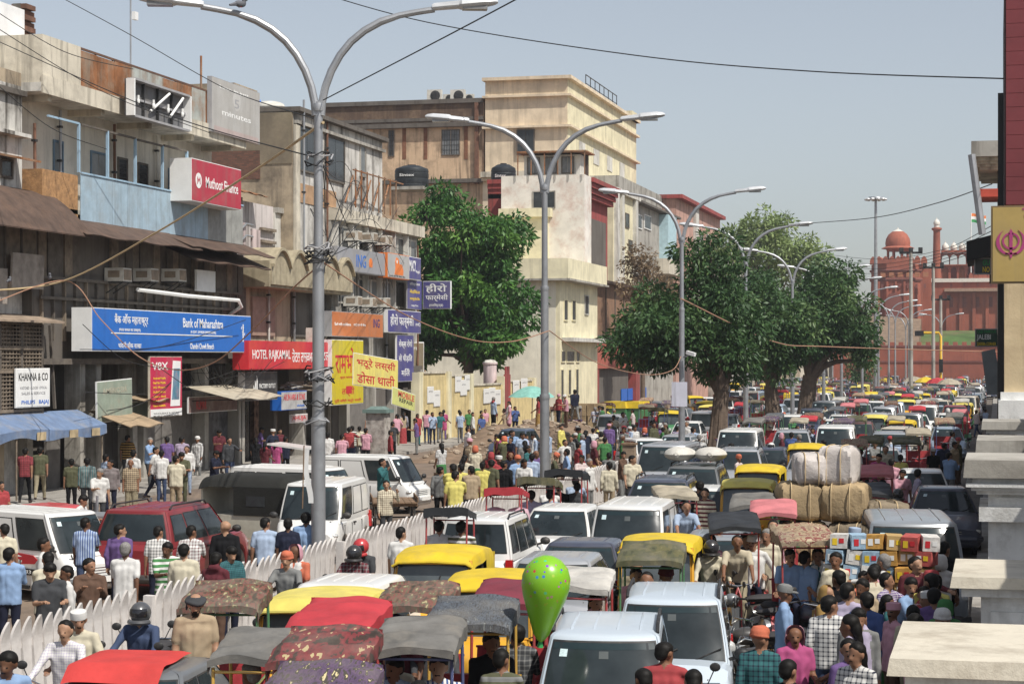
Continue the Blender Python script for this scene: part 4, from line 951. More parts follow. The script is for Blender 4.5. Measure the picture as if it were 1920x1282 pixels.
# ------ buildings across the street
def plaster(name,c,dirt=(0.08,0.065,0.05), damt=0.55,streak=0.6,dscale=0.5,bump=0.25):return mat(name,c,0.9,var=0.14,scale=0.8,dirt=dirt,damt=damt, dscale=dscale,streak=streak,bump=bump,bscale=9)
PL_WHITE=plaster('plaster_white',(0.6,0.58,0.53));PL_CREAM=plaster('plaster_cream',(0.58,0.53,0.43));PL_STAIN=plaster('plaster_stained',(0.56,0.54, 0.5),damt=0.9,streak=0.95)
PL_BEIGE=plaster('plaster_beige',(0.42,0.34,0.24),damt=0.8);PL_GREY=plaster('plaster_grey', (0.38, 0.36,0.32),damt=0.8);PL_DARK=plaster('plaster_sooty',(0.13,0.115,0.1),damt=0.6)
PL_YEL=plaster('plaster_yellow',(0.7,0.64, 0.44), damt=0.25,streak=0.3);PL_YELW=plaster('plaster_pale_yellow',(0.72,0.66,0.46),damt=0.2,streak=0.25);PL_PEACH=plaster('plaster_peach', (0.7,0.58,0.42),damt=0.25,streak=0.25,dscale=0.25)
PL_RED=plaster('plaster_red',(0.3,0.06,0.055),damt=0.4);PL_PINK=plaster('plaster_pink',(0.5,0.3,0.24),damt=0.4);PL_PEEL=plaster('plaster_peeling',(0.7,0.66,0.6), dirt=(0.42,0.22,0.16),damt=0.6,streak=0.0,dscale=0.9)
PL_SOOT=plaster('plaster_sooty_peach',(0.6,0.43,0.28),dirt=(0.06,0.04, 0.03), damt=0.75,streak=0.7,dscale=0.35)
TIN=mat('tin_brown',(0.1,0.066,0.05),0.75, 0.2,var=0.3,dirt=(0.2,0.12, 0.08), damt=0.5,dscale=1.5, ridge=((0,1,0),3.2,0.03))
RUST=mat('tin_rust',(0.26,0.11,0.045),0.8, 0.1,var=0.4,scale=1.5,dirt=(0.4,0.36,0.28),damt=0.5,dscale=1.1,streak=0.6,ridge=((0,1,0),3.0,0.03))
RUST2=mat('tin_pale', (0.38, 0.4,0.37),0.75,0.1,var=0.2, scale=1.5,dirt=(0.3, 0.14,0.06),damt=0.7, dscale=1.4,streak=0.6,ridge=((0,1, 0),3.0,0.03))
BLUET=mat('tin_blue', (0.34, 0.45,0.53),0.65,0.1, var=0.12,dirt=(0.25, 0.22,0.18),damt=0.35,streak=0.35,ridge=((0,1,0), 3.0,0.02))
WOODD=mat('wood_dark',(0.11, 0.094, 0.078),0.85,var=0.35,scale=3,dirt=(0.16,0.13,0.1),damt=0.5,dscale=1.8,bump=0.4)
WOODB=mat('wood_brown',(0.2, 0.16,0.12),0.85,var=0.35,scale=3,bump=0.4)
BLUEW=mat('wood_blue',(0.13, 0.2,0.27),0.7,var=0.2);BLUEP=mat('pole_blue',(0.3,0.43, 0.54), 0.6,var=0.12)
BRICK=None
def brickmat(name,sc=2.2):
 m,t,b=_nodes(name);b.inputs['Roughness'].default_value=0.92
 v=_coord(t,True);br=t.nodes.new('ShaderNodeTexBrick');br.inputs['Scale'].default_value=sc
 sep=t.nodes.new('ShaderNodeSeparateXYZ');t.links.new(v, sep.inputs[0]);ad=_n(t,'ShaderNodeMath',operation='ADD');t.links.new(sep.outputs[0],ad.inputs[0]);t.links.new(sep.outputs[1], ad.inputs[1])
 cb=t.nodes.new('ShaderNodeCombineXYZ');t.links.new(ad.outputs[0],cb.inputs[0]);t.links.new(sep.outputs[2],cb.inputs[1]);t.links.new(cb.outputs[0], br.inputs['Vector'])
 br.inputs['Color1'].default_value=(0.17,0.075,0.05,1);br.inputs['Color2'].default_value=(0.1,0.05,0.035, 1);br.inputs['Mortar'].default_value=(0.09,0.065,0.05,1)
 br.inputs['Row Height'].default_value=0.17;br.inputs['Brick Width'].default_value=0.5;br.inputs['Mortar Size'].default_value=0.02
 t.links.new(br.outputs['Color'],b.inputs['Base Color']);_bump(t,b,br.outputs['Fac'],-0.6,0.03);MATS[name]=m;return m
BRICK=brickmat('brickwork')
SHUT=mat('roller_shutter',(0.2,0.185,0.17),0.7,0.3,var=0.2,dirt=(0.09, 0.08,0.07),damt=0.5, ridge=((0,0,1),4.0,0.02))
WGL=glassmat('window_dark',(0.02,0.023,0.025),0.2,0.4);WGL2=glassmat('window_grey',(0.11,0.115,0.115),0.3,0.4)
ACW=mat('ac_white',(0.6,0.58,0.52), 0.6,var=0.12, dirt=(0.25,0.2,0.15),damt=0.5,dscale=3);ACG=mat('ac_grille',(0.28,0.22,0.16),0.7,var=0.3,ridge=((0,0,1), 9.0,0.02))
def bpart(root,name,x0,x1,y0,y1,z0, z1,m,taper=0.0):
 mb=MB();mb.box(x0,x1,y0,y1, z0,z1, 0,taper);return mb.build(name,m,root)
def window(root,X,y0, y1,z0, z1,frame,glass=None, sub=2, depth=0.12,bars=False,face='E'):
 """recessed window with a frame, mullions and panes; E faces the street, S faces down the street"""
 fr=MB();t=0.06
 def bx(mb,a0, a1,c0, c1,d0, d1,m=0):
  if face=='E':mb.box(X+d0,X+d1,a0, a1,c0, c1,m)
  else:mb.box(a0,a1,X-d1,X-d0,c0,c1,m)
 bx(fr, y0-t,y0+t*0.4,z0-t,z1+t,-depth,0.05);bx(fr,y1-t*0.4,y1+t,z0-t, z1+t,-depth,0.05);bx(fr,y0+t*0.4,y1-t*0.4,z1-t*0.4,z1+t,-depth,0.05);bx(fr,y0+t*0.4,y1-t*0.4,z0-t,z0+t*0.4,-depth,0.08)
 o=fr.build('window', frame, root)
 for i in range(sub):
  a0=y0+(y1-y0)*i/sub+0.02;a1=y0+(y1-y0)*(i+1)/sub-0.02
  q=MB();bx(q, a0,a1, z0,z1, 0.003, 0.015);q.build('pane',glass or WGL,o)
 if bars:
  q=MB()
  for i in range(1,7):a=y0+(y1-y0)*i/7;bx(q,a-0.012,a+0.012,z0, z1,0.03,0.05)
  for i in range(1,5):c=z0+(z1-z0)*i/5;bx(q,y0,y1,c-0.012,c+0.012,0.028,0.045)
  q.build('grille',BLK,o)
 return o
def ac_kit():
 K=Kit('air_conditioner');b=MB();b.box(-0.35,0.4, -0.36, 0.36,0,0.48,0,0.012);K.part('casing',b,ACW)
 g_=MB();g_.box(0.39, 0.408, -0.31, 0.31,0.05,0.43);K.part('grille',g_,ACG)
 for s_ in(-1, 1):
  q=MB();q.box(-0.2,0.25,s_*0.352,s_*0.368,0.14,0.38)if s_>0 else q.box(-0.2, 0.25,-0.368,-0.352,0.14,0.38);K.part('side_vent',q,ACG)
 k=MB();k.bar((-0.3,-0.28,-0.42),(0.35,-0.28,-0.03),0.035);k.bar((-0.3,0.28,-0.42),(0.35,0.28,-0.03),0.035);k.box(-0.4, 0.38,-0.34,0.34,-0.04,0.0);K.part('bracket',k,BLK);return K
ACK=ac_kit()
def outdoor_kit():
 K=Kit('air_conditioner_condenser');b=MB();b.box(-0.18,0.18,-0.45,0.45,0,0.75,0,0.01);K.part('casing',b,ACW)
 f=MB();f.lathe([(0.3,0),(0.31,0.015),(0.28,0.03),(0.05, 0.02)],20,(0.175,0.08,0.38),axis='x');K.part('fan_grille',f,BLK)
 k=MB();k.box(-0.2,0.2,-0.4, -0.34, -0.08, 0);k.box(-0.2,0.2,0.34,0.4, -0.08, 0);K.part('feet',k,BLK);return K
OUTK=outdoor_kit()
def sign(label,X,y0,y1,z0,z1,m,texts,depth=0.16,edge=None,face='E',cat='sign',tilt=None,name='shop_sign', frame=True,rz=0.0):
 """box sign with a printed face, a rim and raised lettering. texts: (words, u 0..1, v 0..1, width fraction, height fraction, material)"""
 wd,ht=y1-y0,z1-z0
 root=thing(name,label,cat,(X,(y0+y1)/2,(z0+z1)/2)if face=='E' else((y0+y1)/2,X,(z0+z1)/2), 0 if face=='E' else R(-90))
 root.rotation_euler=((tilt or 0),0,(0 if face=='E' else R(-90))+rz)
 b=MB();b.box(-depth, 0,-wd/2,wd/2, -ht/2, ht/2);b.build('box', edge or MATS['white'],root)
 f=MB();f.box(-0.002, 0.012, -wd/2+0.03,wd/2-0.03,-ht/2+0.03,ht/2-0.03);f.build('face',m,root)
 for w_ in texts:
  s_,u, v,fw_, fh,mm=w_
  lettering(root,s_,(u-0.5)*wd,(v-0.5)*ht, fw_*wd,fh*ht, mm,0.014,(Vector((0.0,0,0)),FACE_E))
 return root
def patch(root,name,X,pts,m, t=0.012):
 """flat printed shape on a sign whose face looks along +X: pts in (y, z)"""
 q=MB();q.poly([(0.013,a,b)for a,b in pts],(t,0,0));return q.build(name,m,root)
def arc(cy,cz, r,a0,a1,n=20):return[(cy+r*math.cos(R(a0+(a1-a0)*i/n)), cz+r*math.sin(R(a0+(a1-a0)*i/n)))for i in range(n+1)]
FABG=mat('sign_grey', (0.33, 0.33,0.34),0.6,var=0.12)
# ---- old house with lattice bay, at the near end of the row
y0,y1=50.0,fy(72)
b0=thing('old_house', 'old stained house with wooden lattice bay and curved brown tin awning','building', (0,0,0))
bpart(b0,'wall',FX0-14,FX0-0.6,y0,y1,0,fz(30,150),PL_STAIN)
zt=fz(30,150)
bpart(b0,'cornice',FX0-0.6,FX0-0.25,y0,y1, fz(30, 250),fz(30,243),PL_STAIN);bpart(b0,'cornice',FX0-0.6,FX0-0.4,y0,y1,fz(30,170),fz(30,160),PL_DARK)
bpart(b0,'parapet',FX0-1.0,FX0-0.62,y0,y1-0.02,zt,zt+0.45,PL_BEIGE)
window(b0,FX0-0.59,fy(32),fy(52),fz(40,330),fz(40,300),WOODD,sub=1)
a=MB();a.hexa([(FX0-0.6,fy(24),fz(45,293)),(FX0+0.3,fy(24),fz(45,303)),(FX0+0.3,fy(62),fz(45,303)),(FX0-0.6,fy(62),fz(45,293)),(FX0-0.6,fy(24),fz(45,289)),(FX0+0.3,fy(24),fz(45,299)),(FX0+0.3,fy(62),fz(45,299)),(FX0-0.6,fy(62),fz(45,289))]);a.build('window_hood',RUST,b0)
zA,zB=fz(60,352),fz(60,440)
a=MB();a.grid(lambda u,v:(FX0-0.6+2.0*u,y0+(y1+1.2-y0)*v,zA-(zA-zB)*u**1.7),10,24,0, True);a.grid(lambda u,v:(FX0-0.6+2.0*u,y0+(y1+1.2-y0)*v,zA-0.03-(zA-zB)*u**1.7),10, 24,0,True,True);a.build('awning',TIN,b0)
bpart(b0,'wooden_storey',FX0-0.6,FX0-0.1,y0,y1,fz(60,530),zB+0.5,WOODD)
n=9
for i in range(n):
 a0=y0+(y1-y0)*i/n;a1=y0+(y1-y0)*(i+1)/n
 bpart(b0,'shutter_leaf',FX0-0.1,FX0-0.05, a0+0.05,a1-0.05,fz(60,527), zB+0.35,WOODB if i%3 else WOODD)
 bpart(b0,'upright',FX0-0.1, FX0+0.0,a0-0.04,a0+0.04,fz(60,530),zB+0.45,WOODD)
for i in range(4):
 a0=y0+1+(y1-y0-1)*i/4
 o=bpart(b0,'board_panel',FX0-0.02, FX0+0.05,a0+0.03,a0+(y1-y0-1)/4-0.06,fz(60,588), fz(60, 524),mat('board_grey',(0.34,0.3,0.26),.9, var=.2,dirt=(.12,.1, .09),damt=.7))
 o.rotation_euler=(0, R(-1.5+i),0)
a=MB();a.hexa([(FX0-0.6,y0,fz(60,592)),(FX0+0.7,y0,fz(60,606)), (FX0+0.7,y1+0.5,fz(60,606)),(FX0-0.6,y1+0.5,fz(60,592)),(FX0-0.6,y0,fz(60,588)),(FX0+0.7,y0,fz(60,602)), (FX0+0.7,y1+0.5,fz(60,602)),(FX0-0.6,y1+0.5,fz(60,588))]);a.build('tin_eave',mat('tin_tan',(0.3,0.23,0.17),.8,var=.3,ridge=((0,1,0), 3.0,0.02)),b0)
zl0,zl1=fz(60, 768),fz(60,608)
bpart(b0,'bay_back',FX0-0.6, FX0-0.15,y0,y1,zl0,zl1,WOODB)
lt=MB()
for i in range(46):
 a=y0+(y1+0.05-y0)*i/45;lt.box(FX0+0.1,FX0+0.13,a-0.018, a+0.018,zl0,zl1)
for i in range(24):
 z=zl0+(zl1-zl0)*i/23;lt.box(FX0+0.13,FX0+0.15,y0,y1,z-0.018,z+0.018)
o=lt.build('lattice', WOODB, b0);o['kind']='stuff'
for i in range(8):
 a=y0+(y1-y0)*i/7;bpart(b0,'bay_post',FX0-0.1,FX0+0.16,a-0.07,a+0.07,zl0-0.1, zl1,WOODD)
for z in(zl0,zl0+(zl1-zl0)*0.45,zl0+(zl1-zl0)*0.72):bpart(b0,'bay_rail',FX0-0.1,FX0+0.18,y0,y1,z-0.05,z+0.05,WOODB)
for k in range(5):q=MB();q.bar((FX0+0.0,y0+2+2.3*k,zl0), (FX0+0.02,y0+1.6+2.3*k,zl1),0.09);q.build('brace',WOODD,b0)
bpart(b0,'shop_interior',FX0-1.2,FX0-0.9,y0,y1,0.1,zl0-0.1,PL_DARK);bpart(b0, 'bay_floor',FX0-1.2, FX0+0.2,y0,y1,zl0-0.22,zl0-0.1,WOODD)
for i in range(6):
 a=y0+(y1-y0)*i/5.1;bpart(b0,'shop_pillar',FX0-0.9,FX0-0.2,a-0.2,a+0.2,0.1,zl0-0.22, PL_GREY if i%2 else PL_BEIGE)
bpart(b0,'shutter',FX0-0.85, FX0-0.75,fy(125),fy(150),0.1,zl0-0.3,SHUT);bpart(b0,'shop_door',FX0-0.8,FX0-0.72,fy(40),fy(60),0.1,2.6,WOODB)
sign('white hand-painted KHANNA & CO board hung on the wooden lattice',FX0+0.28,fy(15),fy(79),fz(50,763), fz(50, 690),MATS['white'],[('KHANNA & CO',.5,.78,.86,.2,MATS['dark']),('WATCHES · CLOCKS · OPTICAL',.5,.5,.8,.07,FABG),('SALES & SERVICE',.5,.36,.7,.07,FABG),('PHILIPS   BAJAJ',.55, .12,.8,.13,MATS['blue'])],depth=0.05,tilt=0.0)
tw_=thing('tarpaulin_awning','faded blue tarpaulin awning over the shops below the lattice bay','awning', (0,0,0))
zt0,zt1=fz(60, 772),fz(60,800)
TARP=mat('tarp_blue', (0.14, 0.2,0.32),0.7,var=0.2,dirt=(0.3,0.27,0.23),damt=0.6,bump=0.4,bscale=4)
a=MB();a.grid(lambda u,v:(FX0+0.1+1.1*u,y0+(fy(140)-y0)*v,zt0-(zt0-zt1+0.05)*u+0.05*math.sin(14*v)*u),8,40,0,True);a.build('sheet',TARP,tw_)
a=MB();a.grid(lambda u,v:(FX0+1.2+0.02*math.sin(40*v)*u, y0+(fy(140)-y0)*v,zt1-0.05+0.05*math.sin(14*v)-(0.3+0.07*math.sin(22*v))*u), 4,60,0,True);vl=a.build('valance', TARP,tw_)
for k in(.62,.8,.93):a=MB();a.box(FX0+1.225,FX0+1.24,y0+(fy(140)-y0)*k-0.3,y0+(fy(140)-y0)*k+0.3,zt1-0.36,zt1-0.1);a.build('patch',mat('tarp_patch',(0.42, 0.33,0.2),.9, var=.3),vl)
for k in(0.1,0.5,0.98):a=MB();a.tube([(FX0+1.15,y0+(fy(140)-y0)*k,0.1),(FX0+1.15,y0+(fy(140)-y0)*k,zt1-0.03)],0.03,6);a.build('pole', WOODB, tw_)
wb=thing('white_block','plain white wall above the old house with broken brick edge','building',(0,0,0))
bpart(wb,'wall',FX0-12,FX0-1.6,48,fy(46,FX0-1.6), zt,fz(20,10,FX0-1.6),plaster('plaster_bright',(0.72,0.72,0.72),damt=0.15,streak=0.1))
ya,yb=fy(46,FX0-1.6), fy(67, FX0-1.6)
for i in range(16):
 z=zt+0.1+i*0.195;o=bpart(wb,'brick',FX0-2.1,FX0-1.6+(0.06 if i%2 else-0.05), ya+0.01,yb-(0.12 if i%2 else 0.0), z,z+0.165,mat('brick_dark', (0.15, 0.075, 0.05), .9,var=.35,bump=.5))
bpart(wb,'brick_core',FX0-2.05,FX0-1.75,ya,yb-0.15,zt,zt+3.2,PL_DARK)
ex=thing('plain_house','plain grey three-storey shop house at the near end of the row','building', (0,0,0));bpart(ex,'wall',FX0-14,FX0-.5,16,47.9,0,13,PL_GREY);bpart(ex,'cornice',FX0-14,FX0,16,47.9,13,13.4,PL_DARK)
for k in range(7):
 bpart(ex,'shutter',FX0-.5,FX0-.45, 17+4.4*k,20+4.4*k,.14,3,SHUT)
 for z in(5,9):window(ex,FX0-.49,17.5+4.4*k,19.4+4.4*k,z,z+1.8, WOODD)
# ---- bank building
y0,y1=fy(72),fy(455)
b1=thing('bank_building','weathered cream building with rusty tin parapet, blue balcony and wooden storey','building',(0,0,0))
ZP,ZS,ZB,ZR,ZW=15.35, 13.5,9.75,8.6,6.5
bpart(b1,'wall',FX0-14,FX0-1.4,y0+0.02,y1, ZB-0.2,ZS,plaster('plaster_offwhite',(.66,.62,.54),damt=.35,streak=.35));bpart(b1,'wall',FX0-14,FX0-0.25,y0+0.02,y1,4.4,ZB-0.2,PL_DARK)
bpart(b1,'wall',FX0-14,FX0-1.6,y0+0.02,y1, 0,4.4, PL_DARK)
bpart(b1,'roof_slab', FX0-14,FX0+0.1,y0,y1,ZS,ZS+0.3,PL_WHITE)
for k in range(5):a=y0+1.0+(y1-y0-2)*k/4;bpart(b1,'slab_beam',FX0-1.4, FX0-0.1,a-0.14,a+0.14,ZS-0.22,ZS,PL_CREAM)
bpart(b1,'fascia',FX0+0.1,FX0+0.16, y0,y1, ZS-0.06,ZS+0.55,PL_CREAM)
yp=fy(146)
bpart(b1,'parapet_block',FX0-3.5,FX0+0.12, y0+0.05,yp-0.02,ZS+0.3,ZP+0.05,PL_CREAM)
bpart(b1,'parapet_block',FX0-14,FX0-13.8,y0+0.05, y1,ZS+0.3,ZP-0.3,PL_CREAM)
n=11
for i in range(n):
 a0=yp+(y1-yp)*i/n;a1=yp+(y1-yp)*(i+1)/n
 o=bpart(b1,'parapet_sheet', FX0+0.03,FX0+0.075,a0+0.01, a1-0.015,ZS+0.56,ZP-rnd.uniform(0, .06),(RUST,RUST,RUST,RUST2, RUST2, RUST,RUST,RUST2,RUST,RUST2, RUST2)[i])
 q=MB();q.bar((FX0-0.02,a0,ZS+0.3), (FX0-0.02,a0, ZP+0.02),0.05);q.build('parapet_post',BLK,b1)
q=MB();q.bar((FX0+0.05,yp,ZP+0.02), (FX0+0.05,y1, ZP+0.02),0.07);q.build('parapet_rail',mat('rust_bar',(0.13,0.07,0.045),.8,var=.3),b1)
for xa, xb,ya_,yb_,blu in((100,116, 265,320,1),(170,198, 285,332,2),(221,237, 297,340,0),(259,275, 307,348,0),(316,332, 318,358,1)):
 X_=FX0-1.4;window(b1,X_,fy(xa,X_), fy(xb, X_),fz(xa,yb_,X_),fz(xa,ya_,X_),BLUEW if blu else WOODD,None if not blu else WGL2,2 if blu==2 else 1,bars=not blu)
bpart(b1,'balcony_floor',FX0-1.4,FX0-0.02, y0+0.1,y1,ZB-0.15,ZB,PL_CREAM)
bpart(b1,'balcony_brick_pier',FX0-1.4,FX0-0.02,fy(80),fy(147),ZB-0.8,fz(110,322),mat('brick_orange',(0.36,0.2,0.09),.9, var=.3,scale=5,bump=.6,bscale=14,dirt=(.12,.08,.05),damt=.5,dscale=3))
yr0,yr1=fy(150),y1-0.05;zr=fz(160,326)
n=12
for i in range(n):
 a0=yr0+(yr1-yr0)*i/n;bpart(b1,'balcony_sheet',FX0-0.0,FX0+0.03,a0+0.01,a0+(yr1-yr0)/n-0.01,ZB-0.35,zr-0.05,BLUET if i<9 else mat('tin_grey',(.3,.3,.28),.7,.1,var=.2,ridge=((0,1,0),3,.02)))
q=MB();q.bar((FX0+0.04,yr0,zr),(FX0+0.04,yr1,zr), 0.06);q.build('balcony_rail',BLUEP,b1)
for xa, xb,yt in((88, 146,232),(150,200,246),(203,252,260),(256,303,274),(306,349,284)):
 a0,a1, z=fy(xa),fy(xb),fz(xb,yt)
 q=MB();q.bar((FX0+0.03,a1,zr),(FX0+0.03,a1,z),0.09);q.build('balcony_post',BLUEP,b1);q=MB();q.bar((FX0+0.03,a0, z),(FX0+0.03, a1,z), 0.07);q.build('balcony_beam',BLUEP if xa<100 else WOODD,b1)
def eave(root, ya_,yb_,zhi,zlo,out_,x0=FX0-0.25,m=TIN,name='tin_eave'):
 a=MB();a.grid(lambda u,v:(x0+out_*u,ya_+(yb_-ya_)*v,zhi+(zlo-zhi)*u+0.03*math.sin(v*19)*u),3,20,0,True);a.grid(lambda u,v:(x0+out_*u,ya_+(yb_-ya_)*v,zhi-0.03+(zlo-zhi)*u+0.03*math.sin(v*19)*u),3, 20,0,True,True);return a.build(name,m,root)
eave(b1,y0+0.6,fy(315),ZB-0.2,8.75, 1.7);eave(b1, fy(300),y1+0.4,ZB-0.25,8.85,1.6);eave(b1, fy(312),y1+0.2,ZB-0.75,8.35,1.5)
for i in range(30):
 a=y0+0.4+(y1-y0-0.5)*i/29
 if 0.15<i/29<0.3:continue
 bpart(b1,'wooden_slat',FX0-0.25,FX0-0.2+0.04*(i%2),a,a+(y1-y0)/30-0.03,7.3+rnd.uniform(-.05,.05), 9.0,WOODD if i%3 else WOODB)
for i in range(22):
 a=y0+0.6+(y1-y0-0.8)*i/21;bpart(b1,'wooden_post',FX0-0.25,FX0-0.14,a-0.045,a+0.045, 5.2,7.3,WOODD if i%2 else WOODB)
for z in(6.6,7.28):bpart(b1, 'wooden_rail',FX0-0.14,FX0-0.06,y0+0.3,y1,z,z+0.1,WOODD)
for x_ in(213, 265,318):ACK.put('old cream window air conditioner jutting from the dark wooden storey','air conditioner',(FX0+0.15,fy(x_),fz(x_,528)),0,'air conditioners above the bank sign')
ph=thing('white_signboard_back','small blank white board beside the air conditioners','board',(FX0+0.2,fy(376),fz(376,527)));bpart(ph,'board',-0.05,0.05,-0.95,0.95,-0.42,0.42, MATS['white']);bpart(ph,'strut',-0.5,-0.05,-0.04,0.04,-0.1,0.0,BLK)
pp=thing('drain_pipe','white plastic pipe slung level above the bank sign','pipe',(0,0,0));q=MB();q.tube([(FX0+0.45,fy(237),fz(237,543)),(FX0+0.5,fy(330), fz(330,555)), (FX0+0.45,fy(428),fz(428,563))],0.075,8);q.build('tube',MATS['white'],pp)
q=MB();q.tube([(FX0+0.45,fy(428),fz(428,563)),(FX0+0.4,fy(436), fz(436,575)), (FX0-0.2,fy(438),fz(438,590))],0.075,8);q.build('elbow',MATS['white'],pp)
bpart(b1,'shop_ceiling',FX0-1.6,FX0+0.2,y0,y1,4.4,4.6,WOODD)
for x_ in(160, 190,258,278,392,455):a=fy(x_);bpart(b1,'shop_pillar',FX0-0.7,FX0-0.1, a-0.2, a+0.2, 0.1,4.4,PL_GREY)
for xa, xb in((165,188),(296,330),(332,388),(200, 226)):bpart(b1,'roller_shutter',FX0-0.72, FX0-0.64,fy(xa),fy(xb),0.1, 3.3,SHUT)
bpart(b1,'poster_panel',FX0-0.66,FX0-0.6,fy(398), fy(452),0.15, 3.2,mat('poster_dark',(0.06,0.06,0.065),.4,var=.5,scale=2.5,dirt=(.25,.25,.26),damt=.7,dscale=1.6))
WBL=mat('sign_bank_blue',(0.02,0.14,0.5),0.4,var=0.08,dirt=(0.1,0.18,0.4),damt=0.2)
bs=sign('long blue Bank of Maharashtra sign above the shops',FX0+1.0,fy(172,FX0+1.0),fy(470,FX0+1.0),4.85,6.35,WBL,[('बैंक ऑफ महाराष्ट्र',.215,.74, .19,.3,MATS['white']),('(भारत सरकार का उपक्रम)', .205,.5,.12,.09,MATS['white']),('चांदनी चौक शाखा',.205, .15,.13,.15,MATS['white']), ('Bank of Maharashtra',.66, .74,.27,.24,MATS['white']), ('(A GOVT. OF INDIA UNDERTAKING)', .66,.5,.17,.09,MATS['white']),('Chandni Chowk Branch',.65,.15, .16,.15,MATS['white'])],depth=0.75)
wdt=fy(470,FX0+1.0)-fy(172,FX0+1.0)
patch(bs,'rule',0,[(-wdt*.4, -.13), (wdt*.36,-.13),(wdt*.36,-.09),(-wdt*.4,-.09)],MATS['white'])
for k in range(7):patch(bs,'emblem',0,arc(wdt*.44,.12,.12+.05*(k%3),60*k,60*k+40,5)+arc(wdt*.44,.12,.09+.05*(k%3),60*k+40,60*k,5),MATS['white'],.008)
patch(bs,'emblem',0,[(wdt*.437,-.32),(wdt*.443,-.32),(wdt*.443, .4),(wdt*.437,.4)],MATS['white'],.01)
ms=sign('red Muthoot Finance sign with white end on the top balcony',FX0+0.9, fy(359,FX0+.9),fy(452,FX0+.9),fz(400,384, FX0+.9),fz(400,306,FX0+.9), mat('sign_red',(0.42,0.02,0.045),.4,var=.08),[('Muthoot Finance',.6,.5,.66,.26,MATS['white'])],depth=0.9)
hh=(fz(400,306,FX0+.9)-fz(400,384,FX0+.9));ww=fy(452,FX0+.9)-fy(359,FX0+.9)
patch(ms,'emblem',0,arc(-ww*.37,0,.3,0,360,24),MATS['white'],.008);patch(ms,'emblem',0,[(-ww*.37-.17,-.14),(-ww*.37-.12,-.14), (-ww*.37-.1,.06),(-ww*.37,-.08),(-ww*.37+.1,.06),(-ww*.37+.12, -.14), (-ww*.37+.17, -.14), (-ww*.37+.13, .16),(-ww*.37,.02),(-ww*.37-.13,.16)],MATS['sign_red'], .014)
fs=thing('sign_frame','empty grey sign box with bare lamps fixed to the parapet','sign frame',(FX0+0.75,(fy(212)+fy(320))/2,(fz(265,165)+fz(265,232))/2))
wd_,ht_=fy(320)-fy(212),fz(265,165)-fz(265,232)
bpart(fs,'back',-0.3, -0.22, -wd_/2,wd_/2, -ht_/2,ht_/2, mat('sign_back',(.13,.13,.135),.7, var=.2))
for s_ in(-1,1):bpart(fs,'side',-0.22,0.1, s_*wd_/2-0.05,s_*wd_/2+0.05,-ht_/2,ht_/2, MATS['white']);bpart(fs,'rim',-0.22,0.08, -wd_/2+0.05,wd_/2-0.05,s_*ht_/2-0.04,s_*ht_/2+0.04,FABG)
for k in range(1,4):bpart(fs,'rib', -0.2,-0.1,-wd_/2+wd_*k/4-0.03,-wd_/2+wd_*k/4+0.03,-ht_/2,ht_/2,BLK)
bpart(fs,'cross_rail',-0.18, -0.1,-wd_/2,wd_/2,-0.05,0.03,FABG)
for k in range(4):q=MB();q.ell((0.0,-wd_*.4+wd_*.26*k,-0.1),(0.06,0.06,0.12));q.lathe([(0.045,0),(0.045,0.12)],8,(0,-wd_*.4+wd_*.26*k,0.0));q.build('bulb',MATS['white'],fs)
for k in range(2):q=MB();q.tube([(-0.1,-wd_*.15+wd_*.35*k,-0.3),(0.1,wd_*.1+wd_*.25*k,0.5)],0.05,8);q.build('tube_lamp',MATS['white'],fs)
hx=FX0+0.3;hb_=sign('faded grey hoarding reading Loan in just 5 minutes on the roof edge',hx,fy(397,hx),fy(487,hx),fz(440,258, hx),fz(440,158,hx),mat('sign_faded',(0.42,0.41,0.39),.6,var=.06),[('Loan in just',.45,.85, .6,.08,MATS['white']),('5', .5,.63,.1,.17,FABG), ('minutes',.5,.4,.6, .1,MATS['white'])],depth=0.2,edge=FABG)
wdt=fy(487,hx)-fy(397,hx);patch(hb_,'disc',0,arc(0,.42,.42,0,360,24),mat('sign_pale',(.5,.49,.47), .6,var=.05),.004);patch(hb_,'band',0,[(-wdt*.46, -1.1), (wdt*.46,-1.1),(wdt*.46,-.85),(-wdt*.46,-.85)],mat('sign_pinkish',(.45,.36,.34),.6, var=.05),.006)
for x_, yt in((245,0),(377,105)):
 t_=thing('antenna_mast','thin steel antenna mast on the rusty parapet' if x_<300 else 'short rusty pipe mast on the roof edge','mast',(FX0-1,fy(x_,FX0-1),ZP-0.4));q=MB();top_=fz(x_, yt-(40 if x_<300 else 0),FX0-1)-ZP+0.4;q.tube([(0,0,0), (0,0,top_)],0.035 if x_<300 else 0.05,6);q.build('pipe',GALV if x_<300 else RUST,t_)
 if x_<300:bpart(t_,'box',0.03,0.18,0.03,0.3,top_*.62,top_*.62+0.3,MATS['white'])
vx=FX0+0.9;y_a,y_b=fy(281,vx),fy(341,vx);z_a,z_b=fz(310, 781,vx),fz(310,668,vx)
vb=sign('red upright VOX mobile phone poster under the bank sign',vx,y_a,y_b, z_a,z_b,mat('poster_red',(0.5,0.02,0.07), .5,var=.06),[('V8X', .3,.84,.5,.13,MATS['white'])]+[(s_,.28,.64-.075*i,.38,.035,MATS['yellow'])for i,s_ in enumerate(('Android Mobile','Dual Sim Mobile', '3G Phone','Sold Here','Cover And','Full Screen','Guard Available'))]+[('WHOLESALE & RETAIL',.5,.06,.8,.03,MATS['dark']),('MOBILE ACCESSORIES',.5, .02,.8,.025,MATS['dark'])], depth=0.08,edge=PL_CREAM)
wv,hv=y_b-y_a, z_b-z_a
